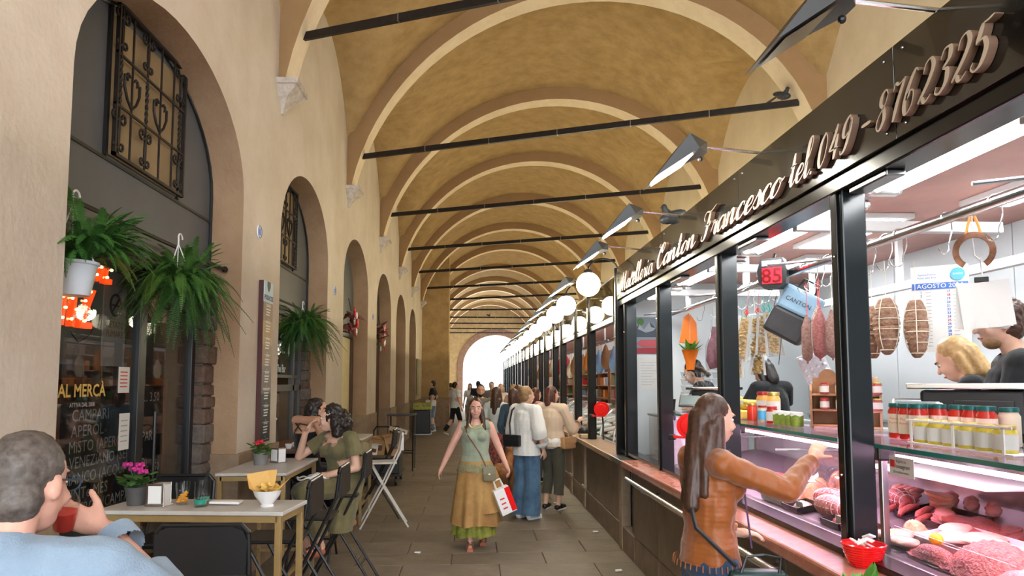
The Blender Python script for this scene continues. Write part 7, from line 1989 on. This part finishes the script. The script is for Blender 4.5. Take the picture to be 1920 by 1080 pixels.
# 7.. the crowd further on
fabric('top_pale', (.52, .57, .56), .1, 6); mat('floral', (.02, .018, .018), .8, col2=(.45, .12, .10), scale=22); fabric('denim', (.06, .10, .15)); fabric('tee_grey', (.17, .15, .13)); fabric('tee_black', (.014, .015, .017)); fabric('tee_white', (.72, .73, .73), .05); fabric('shorts_blue', (.16, .22, .30)); fabric('cream', (.70, .66, .52), .06); fabric('brown_top', (.20, .11, .06)); fabric('pink_top', (.55, .30, .28))
def crowd(label, x, y, rz, H, top, sl, bot, kind, hmat, hprims, skin='skin', female=True, arm=None, fat=1.0, vox=.012, fine=False, shoe='leather_black', step=False, g=.018):
    J = skel(.165 if female else .185, .085)
    if arm == 'hip': J['elR'] = V((.36, -.08, 1.17)); J['wrR'] = V((.21, .0, 1.02)); J['haR'] = V((.16, .05, .99))
    if arm == 'fwd':
        for k, s in (('L', -1), ('R', 1)): J['el'+k] = V((s*.22, .06, 1.12)); J['wr'+k] = V((s*.12, .28, 1.08)); J['ha'+k] = V((s*.08, .35, 1.09))
    if step: J['knR'] = V((.09, .14, .52)); J['anR'] = V((.09, .06, .10)); J['toR'] = V((.1, .2, .03)); J['knL'] = V((-.09, -.06, .52)); J['anL'] = V((-.09, -.32, .2)); J['toL'] = V((-.09, -.22, .06))
    t, hp, hr = person(label, (x, y, 0), rz, J, H, skin, vox, None, None, female, fat, fine, 'shoppers further along the arcade')
    P_s, C_s = sleeves(J, g, sl, fat)
    garment(t, 'top', top, torso(J, g, fat, female, -.04)+P_s, C_s+[(J['nek']+V((0, .03, .02)), (0, .3, 1), .14), (J['pel']+V((0, 0, -.04)), (0, 0, -1), .5)], .013, 3, .008, 9)
    if kind == 'skirt': skirt(t, 'skirt', bot, (0, 0, 1.0), .17, (0, 0, .38), .27, 8, .05, 40, 8)
    else:
        P_l, C_l = legs(J, .012, .022 if kind == 'shorts' else .014, {'shorts': .08, 'long': 2}[kind], fat, .03 if kind == 'shorts' else None)
        garment(t, 'shorts' if kind == 'shorts' else 'trousers', bot, P_l, C_l, .014, 3, .006, 9)
    hair(t, hmat, hp, hr, hprims, .010, .005, 26); shoes(t, J, shoe)
    return t
crowd('woman with long light brown hair in a pale top and floral skirt', .37, 11.2, -.4, .945, 'top_pale', 'short', 'floral', 'skirt', 'hair_brown', LONGH(.30))
crowd('woman in a denim jacket hidden behind the woman in white', .62, 11.0, -.5, .93, 'denim', 'long', 'denim', 'long', 'hair_brown', BOBH)
t = crowd('bearded man in a grey t-shirt in the crowd', .14, 13.4, PI, .965, 'tee_grey', 'short', 'trouser_dark', 'long', 'hair_black', CAPH, 'skin_tan', False, fine=True)
hc = V((0, .015, 1.61)); m = MB(); ell(m, hc+V((0, .040, -.082)), (.050, .050, .042)); ell(m, hc+V((0, .02, -.06)), (.066, .055, .04)); fin(remesh(m, .008, 2), 'beard', 'hair_black', t)
crowd('woman in a cream top with dark hair tied up in the crowd', .40, 12.9, .9, .935, 'cream', 'cap', 'trouser_dark', 'long', 'hair_black', CAPH+[('e', (0, -.09, .05), (.04, .04, .04))], 'skin_tan')
crowd('woman with loose brown hair beyond the woman in white', .78, 12.3, -.7, .96, 'brown_top', 'short', 'trouser_dark', 'long', 'hair_brown', LONGH(.22))
crowd('woman with reddish hair near the far stalls', 1.1, 12.6, -.9, .93, 'pink_top', 'short', 'denim', 'long', 'hair_auburn', BOBH)
crowd('man in black t-shirt and denim shorts leaning by the pier', -1.42, 25.6, 1.45, 1.03, 'tee_black', 'short', 'shorts_blue', 'shorts', 'hair_brown', CAPH, 'skin', False, 'hip', 1.06, shoe='white')
crowd('man in white t-shirt and black shorts striding across', -.58, 23.6, -.9, 1.0, 'tee_white', 'short', 'tee_black', 'shorts', 'hair_black', CAPH, 'skin', False, None, 1.0, shoe='leather_tan', step=True)
crowd('woman in white top with a dark ponytail beyond the striding man', -.12, 27.0, PI-.3, .97, 'tee_white', 'short', 'trouser_dark', 'long', 'hair_black', LONGH(.2))
crowd('man in black t-shirt in the far crowd by the arch light', .18, 26.0, .2, 1.02, 'tee_black', 'short', 'trouser_dark', 'long', 'hair_black', CAPH, 'skin', False)
crowd('person in a dark top sitting deep behind the pier', -.95, 31.0, .3, .98, 'tee_grey', 'short', 'trouser_dark', 'long', 'hair_brown', CAPH, 'skin', False)
crowd('blond woman in the far crowd beyond the bearded man', .75, 19.5, PI, .97, 'cream', 'short', 'denim', 'long', 'hair_blond', BOBH)
crowd('woman in pink top beside the far globe lamps', .95, 17.0, -.6, .96, 'pink_top', 'short', 'trouser_dark', 'long', 'hair_light', BOBH)
crowd('man with grey hair in the far crowd', .55, 21.5, PI, 1.0, 'tee_grey', 'short', 'shorts_blue', 'long', 'hair_grey', CAPH, 'skin', False)

# behind the counter
J = skel(.20, .09); J['hed'] = V((0, .05, 1.62)); J['elR'] = V((.27, .06, 1.14)); J['wrR'] = V((.18, .30, 1.10)); J['haR'] = V((.15, .37, 1.10)); J['elL'] = V((-.27, .06, 1.14)); J['wrL'] = V((-.14, .30, 1.10)); J['haL'] = V((-.10, .37, 1.10))
t, hp, hr = person('young butcher in a black t-shirt behind the counter', (2.74, 3.52, .3), 1.05, J, 1.05, 'skin', .0085, head_R(.1, -.12), None, False, 1.06)
P_s, C_s = sleeves(J, .022, 'short', 1.06); garment(t, 't_shirt', 'tee_black', torso(J, .022, 1.06, False, -.05)+P_s, C_s+[(J['nek']+V((0, .02, .02)), (0, .25, 1), .14), (J['pel']+V((0, 0, -.06)), (0, 0, -1), .5)], .009, 7, .008, 9)
P_l, C_l = legs(J, .012, .014, 2); garment(t, 'trousers', 'trouser_dark', P_l, C_l, .012)
hair(t, 'hair_brown', hp, hr, CAPH, .007, .010, 34, (1, 1, 1)); m = MB(); ell(m, hp(0, .038, -.080), (.049, .048, .040), hr); fin(remesh(m, .007, 2), 'beard', 'hair_light', t); shoes(t, J, 'leather_black')
text('chest_print', 'DAISY JEANS 14', .030, 'white', t, Matrix.Translation((.262, -.02, 1.27)) @ Euler((PI/2, 0, PI/2)).to_matrix().to_4x4() @ Matrix.Rotation(PI/2, 4, 'Z'), bold=.001)
J = skel(.165, .085); J['hed'] = V((0, .17, 1.50)); J['nek'] = V((0, .09, 1.39)); J['chs'] = V((0, .05, 1.25)); J['shL'] = V((-.165, .06, 1.35)); J['shR'] = V((.165, .06, 1.35)); J['elR'] = V((.24, .16, 1.12)); J['wrR'] = V((.14, .36, 1.08)); J['haR'] = V((.10, .43, 1.07)); J['elL'] = V((-.24, .16, 1.12)); J['wrL'] = V((-.14, .36, 1.08)); J['haL'] = V((-.10, .43, 1.07))
def staff(label, loc, rz, hm, hpr, H=1.0):
    t, hp, hr = person(label, loc, rz, J, H, 'skin', .010, head_R(0, -.55), None, True, 1.0)
    P_s, C_s = sleeves(J, .018, 'short'); garment(t, 'top', 'tee_black', torso(J, .018, 1.0, True, -.05)+P_s, C_s+[(J['nek']+V((0, .03, .01)), (0, .3, 1), .13), (J['pel']+V((0, 0, -.06)), (0, 0, -1), .5)], .011)
    P_l, C_l = legs(J, .012, .014, 2); garment(t, 'trousers', 'trouser_dark', P_l, C_l, .013)
    hair(t, hm, hp, hr, hpr, .008, .006, 26); shoes(t, J, 'leather_black'); return t, hp, hr
staff('blonde woman bending down behind the counter beside the butcher', (2.90, 3.90, .3), .75, 'hair_blond', BOBH, 1.02)
t, hp, hr = staff('woman with a patterned scarf in her dark hair bent over the scale', (2.42, 7.28, .3), 1.0, 'hair_black', CAPH+[('e', (0, -.08, .06), (.05, .05, .05)), ('c', (0, -.09, .04), (0, -.12, -.10), .03, .02)])
mat('scarf', (.30, .20, .12), .7, col2=(.08, .05, .04), scale=60); MB().tube([tuple(hp(.075*math.cos(a*PI/10), -.02-.03, .055+.06*math.sin(a*PI/10))) for a in range(11)]+[tuple(hp(-.06, -.12, -.02)), tuple(hp(-.03, -.15, -.12))], .014, 6).build('hair_scarf', 'scarf', t, 60)
staff('dark-haired woman in black behind the hanging pasta', (2.80, 6.55, .3), .3, 'hair_black', BOBH)

# woman in the orange shirt at the counter
mat('satin_orange', (.30, .085, .010), .5, col2=(.235, .063, .008), scale=5, spec=.5, sheen=.3); fabric('jeans_dark', (.035, .06, .11), .25, 8); mat('leather_green', (.008, .035, .032), .35); mat('lanyard', (.08, .03, .10), .5)
J = skel(.16, .085); J['hed'] = V((0, .05, 1.615)); J['nek'] = V((0, .01, 1.46)); J['chs'] = V((0, .01, 1.29))
J['elR'] = V((.25, .27, 1.29)); J['wrR'] = V((.13, .50, 1.42)); J['haR'] = V((.10, .565, 1.475)); J['elL'] = V((-.23, .05, 1.13)); J['wrL'] = V((-.16, .25, 1.02)); J['haL'] = V((-.12, .32, 1.02))
t, hp, hr = person('woman with long dark hair in an orange shirt reaching over the display case', (1.10, 3.36, 0), -1.36, J, .945, 'skin', .0065, head_R(.05, -.12), {'R': dict(palm=(-.5, .3, -.5), curl=.6), 'L': dict(palm=(0, 0, -1), curl=.6)}, True, 1.0)
P_s, C_s = sleeves(J, .013, 'long'); garment(t, 'shirt', 'satin_orange', torso(J, .018, 1.0, True, -.03)+P_s, C_s+[(J['nek']+V((0, .04, .02)), (0, .4, 1), .13), (J['pel']+V((0, 0, -.0)), (0, 0, -1), .5)], .007, 7, .013, 10, 6.0, (1.2, 1.2, 1.0))
for k in range(34):
    a = 2*PI*k/34; MB().tube([(.19*math.cos(a), .145*math.sin(a)-.02, .945), (.195*math.cos(a), .15*math.sin(a)-.02, .915)], .003, 4).build('fringe', 'satin_orange', t)
P_l, C_l = legs(J, .012, .016, 2, 1.04); garment(t, 'jeans', 'jeans_dark', P_l, C_l, .009, 7, .006, 10)
hair(t, 'hair_brown', hp, hr, CAPH+[('c', (.06, -.03, 0), (.085, -.02, -.22), .036, .036), ('c', (-.06, -.03, 0), (-.085, -.02, -.22), .036, .036), ('c', (0, -.08, 0), (.02, -.12, -.40), .068, .035), ('c', (.05, -.07, -.1), (.09, -.09, -.36), .045, .025), ('c', (-.05, -.07, -.1), (-.05, -.09, -.36), .045, .025), ('c', (.05, -.06, -.05), (.07, -.05, -.30), .05, .04), ('c', (0, -.09, -.1), (.05, -.13, -.42), .06, .04), ('c', (-.03, -.08, -.1), (-.02, -.11, -.40), .055, .035)], .006, .004, 34, (1, 1, .12)); shoes(t, J, 'leather_black')
b = handbag(t, (.21, .12, .93), .27, .19, .10, 'leather_green', 1.25, ([(-.14, .0, 1.48), (.02, -.135, 1.32), (.13, -.145, 1.12), (.20, .02, .95)], .011, 'leather_black'), False)
for s in (-1, 1): MB().tube([(.21+.1*s*.3+.06, .12+.08*s-.02, .93), (.21+.03*s+.06, .12+.07*s, 1.0), (.21+.06, .12, 1.01)], .007, 6).build('handle', 'leather_black', b)
MB().tube([(.05, .09, 1.47), (.06, .165, 1.25), (.10, .17, 1.0)], .005, 5).build('lanyard', 'lanyard', t)

# woman inside the bar, seen through the glass
J = skel(.165, .085, sit=.46); mat('polka', (.05, .055, .065), .8, var=.3, scale=25)
t, hp, hr = person('woman in a grey spotted dress sitting inside the bar window', (-2.62, 4.32, .32), -1.9, J, 1.0, 'skin_tan', .011, None, None, True, 1.1)
garment(t, 'dress', 'polka', torso(J, .012, 1.1, True, -.02)+[('c', J['hpL'], J['knL'], .10, .08), ('c', J['hpR'], J['knR'], .10, .08)], [(J['shL'], (-1, 0, .2), .12), (J['shR'], (1, 0, .2), .12), (J['nek']+V((0, .04, -.02)), (0, .4, 1), .13)], .012)
hair(t, 'hair_brown', hp, hr, BOBH, .010)
tag(MB().bbox(-2.82, -2.44, 4.1, 4.5, .0, .78, .01).build('bench', 'wood_dark'), 'dark wooden bench under the woman in the spotted dress', 'bench')

# dog
mat('dog_fur', (.36, .16, .06), .8, col2=(.26, .10, .035), scale=18, bump=.4, bscale=90)
t = thing('dog', 'brown dog standing behind the walking woman', 'dog', (.42, 10.3, 0), -.35); m = MB()
ell(m, (0, .16, .46), (.105, .17, .125)); ell(m, (0, -.02, .47), (.09, .18, .10)); ell(m, (0, -.18, .48), (.095, .13, .11)); cap(m, (0, .25, .52), (0, .38, .66), .075, .055); ell(m, (0, .42, .70), (.062, .085, .062)); cap(m, (0, .47, .68), (0, .56, .66), .042, .030)
for s in (-1, 1):
    cap(m, (s*.065, .24, .42), (s*.07, .22, .24), .055, .035); cap(m, (s*.07, .22, .24), (s*.07, .24, .05), .032, .024); cap(m, (s*.07, .24, .03), (s*.07, .28, .022), .03, .026)
    cap(m, (s*.07, -.22, .44), (s*.075, -.14, .30), .075, .045); cap(m, (s*.075, -.14, .30), (s*.075, -.27, .17), .042, .028); cap(m, (s*.075, -.27, .17), (s*.075, -.25, .04), .026, .022); cap(m, (s*.075, -.25, .03), (s*.075, -.20, .022), .028, .024)
    cap(m, (s*.055, .40, .745), (s*.075, .40, .66), .022, .016)
cap(m, (0, -.29, .53), (0, -.36, .44), .026, .018); cap(m, (0, -.36, .44), (0, -.40, .30), .018, .010)
fin(remesh(m, .010, 3), 'body', 'dog_fur', t)
MB().ball((0, .588, .672), (.015, .012, .012), 8, 6).build('nose', 'leather_black', t, 60)
for s in (-1, 1): MB().ball((s*.035, .485, .725), .009, 8, 6).build('eye', 'iris', t, 60)
MB().tube([(.062*math.cos(a*PI/8), .30+.03*math.sin(a*PI/8), .575+.062*math.sin(a*PI/8)) for a in range(16)], .010, 6, closed=True).build('collar', 'red_plastic', t)
bpy.data.scenes.remove(TMP)
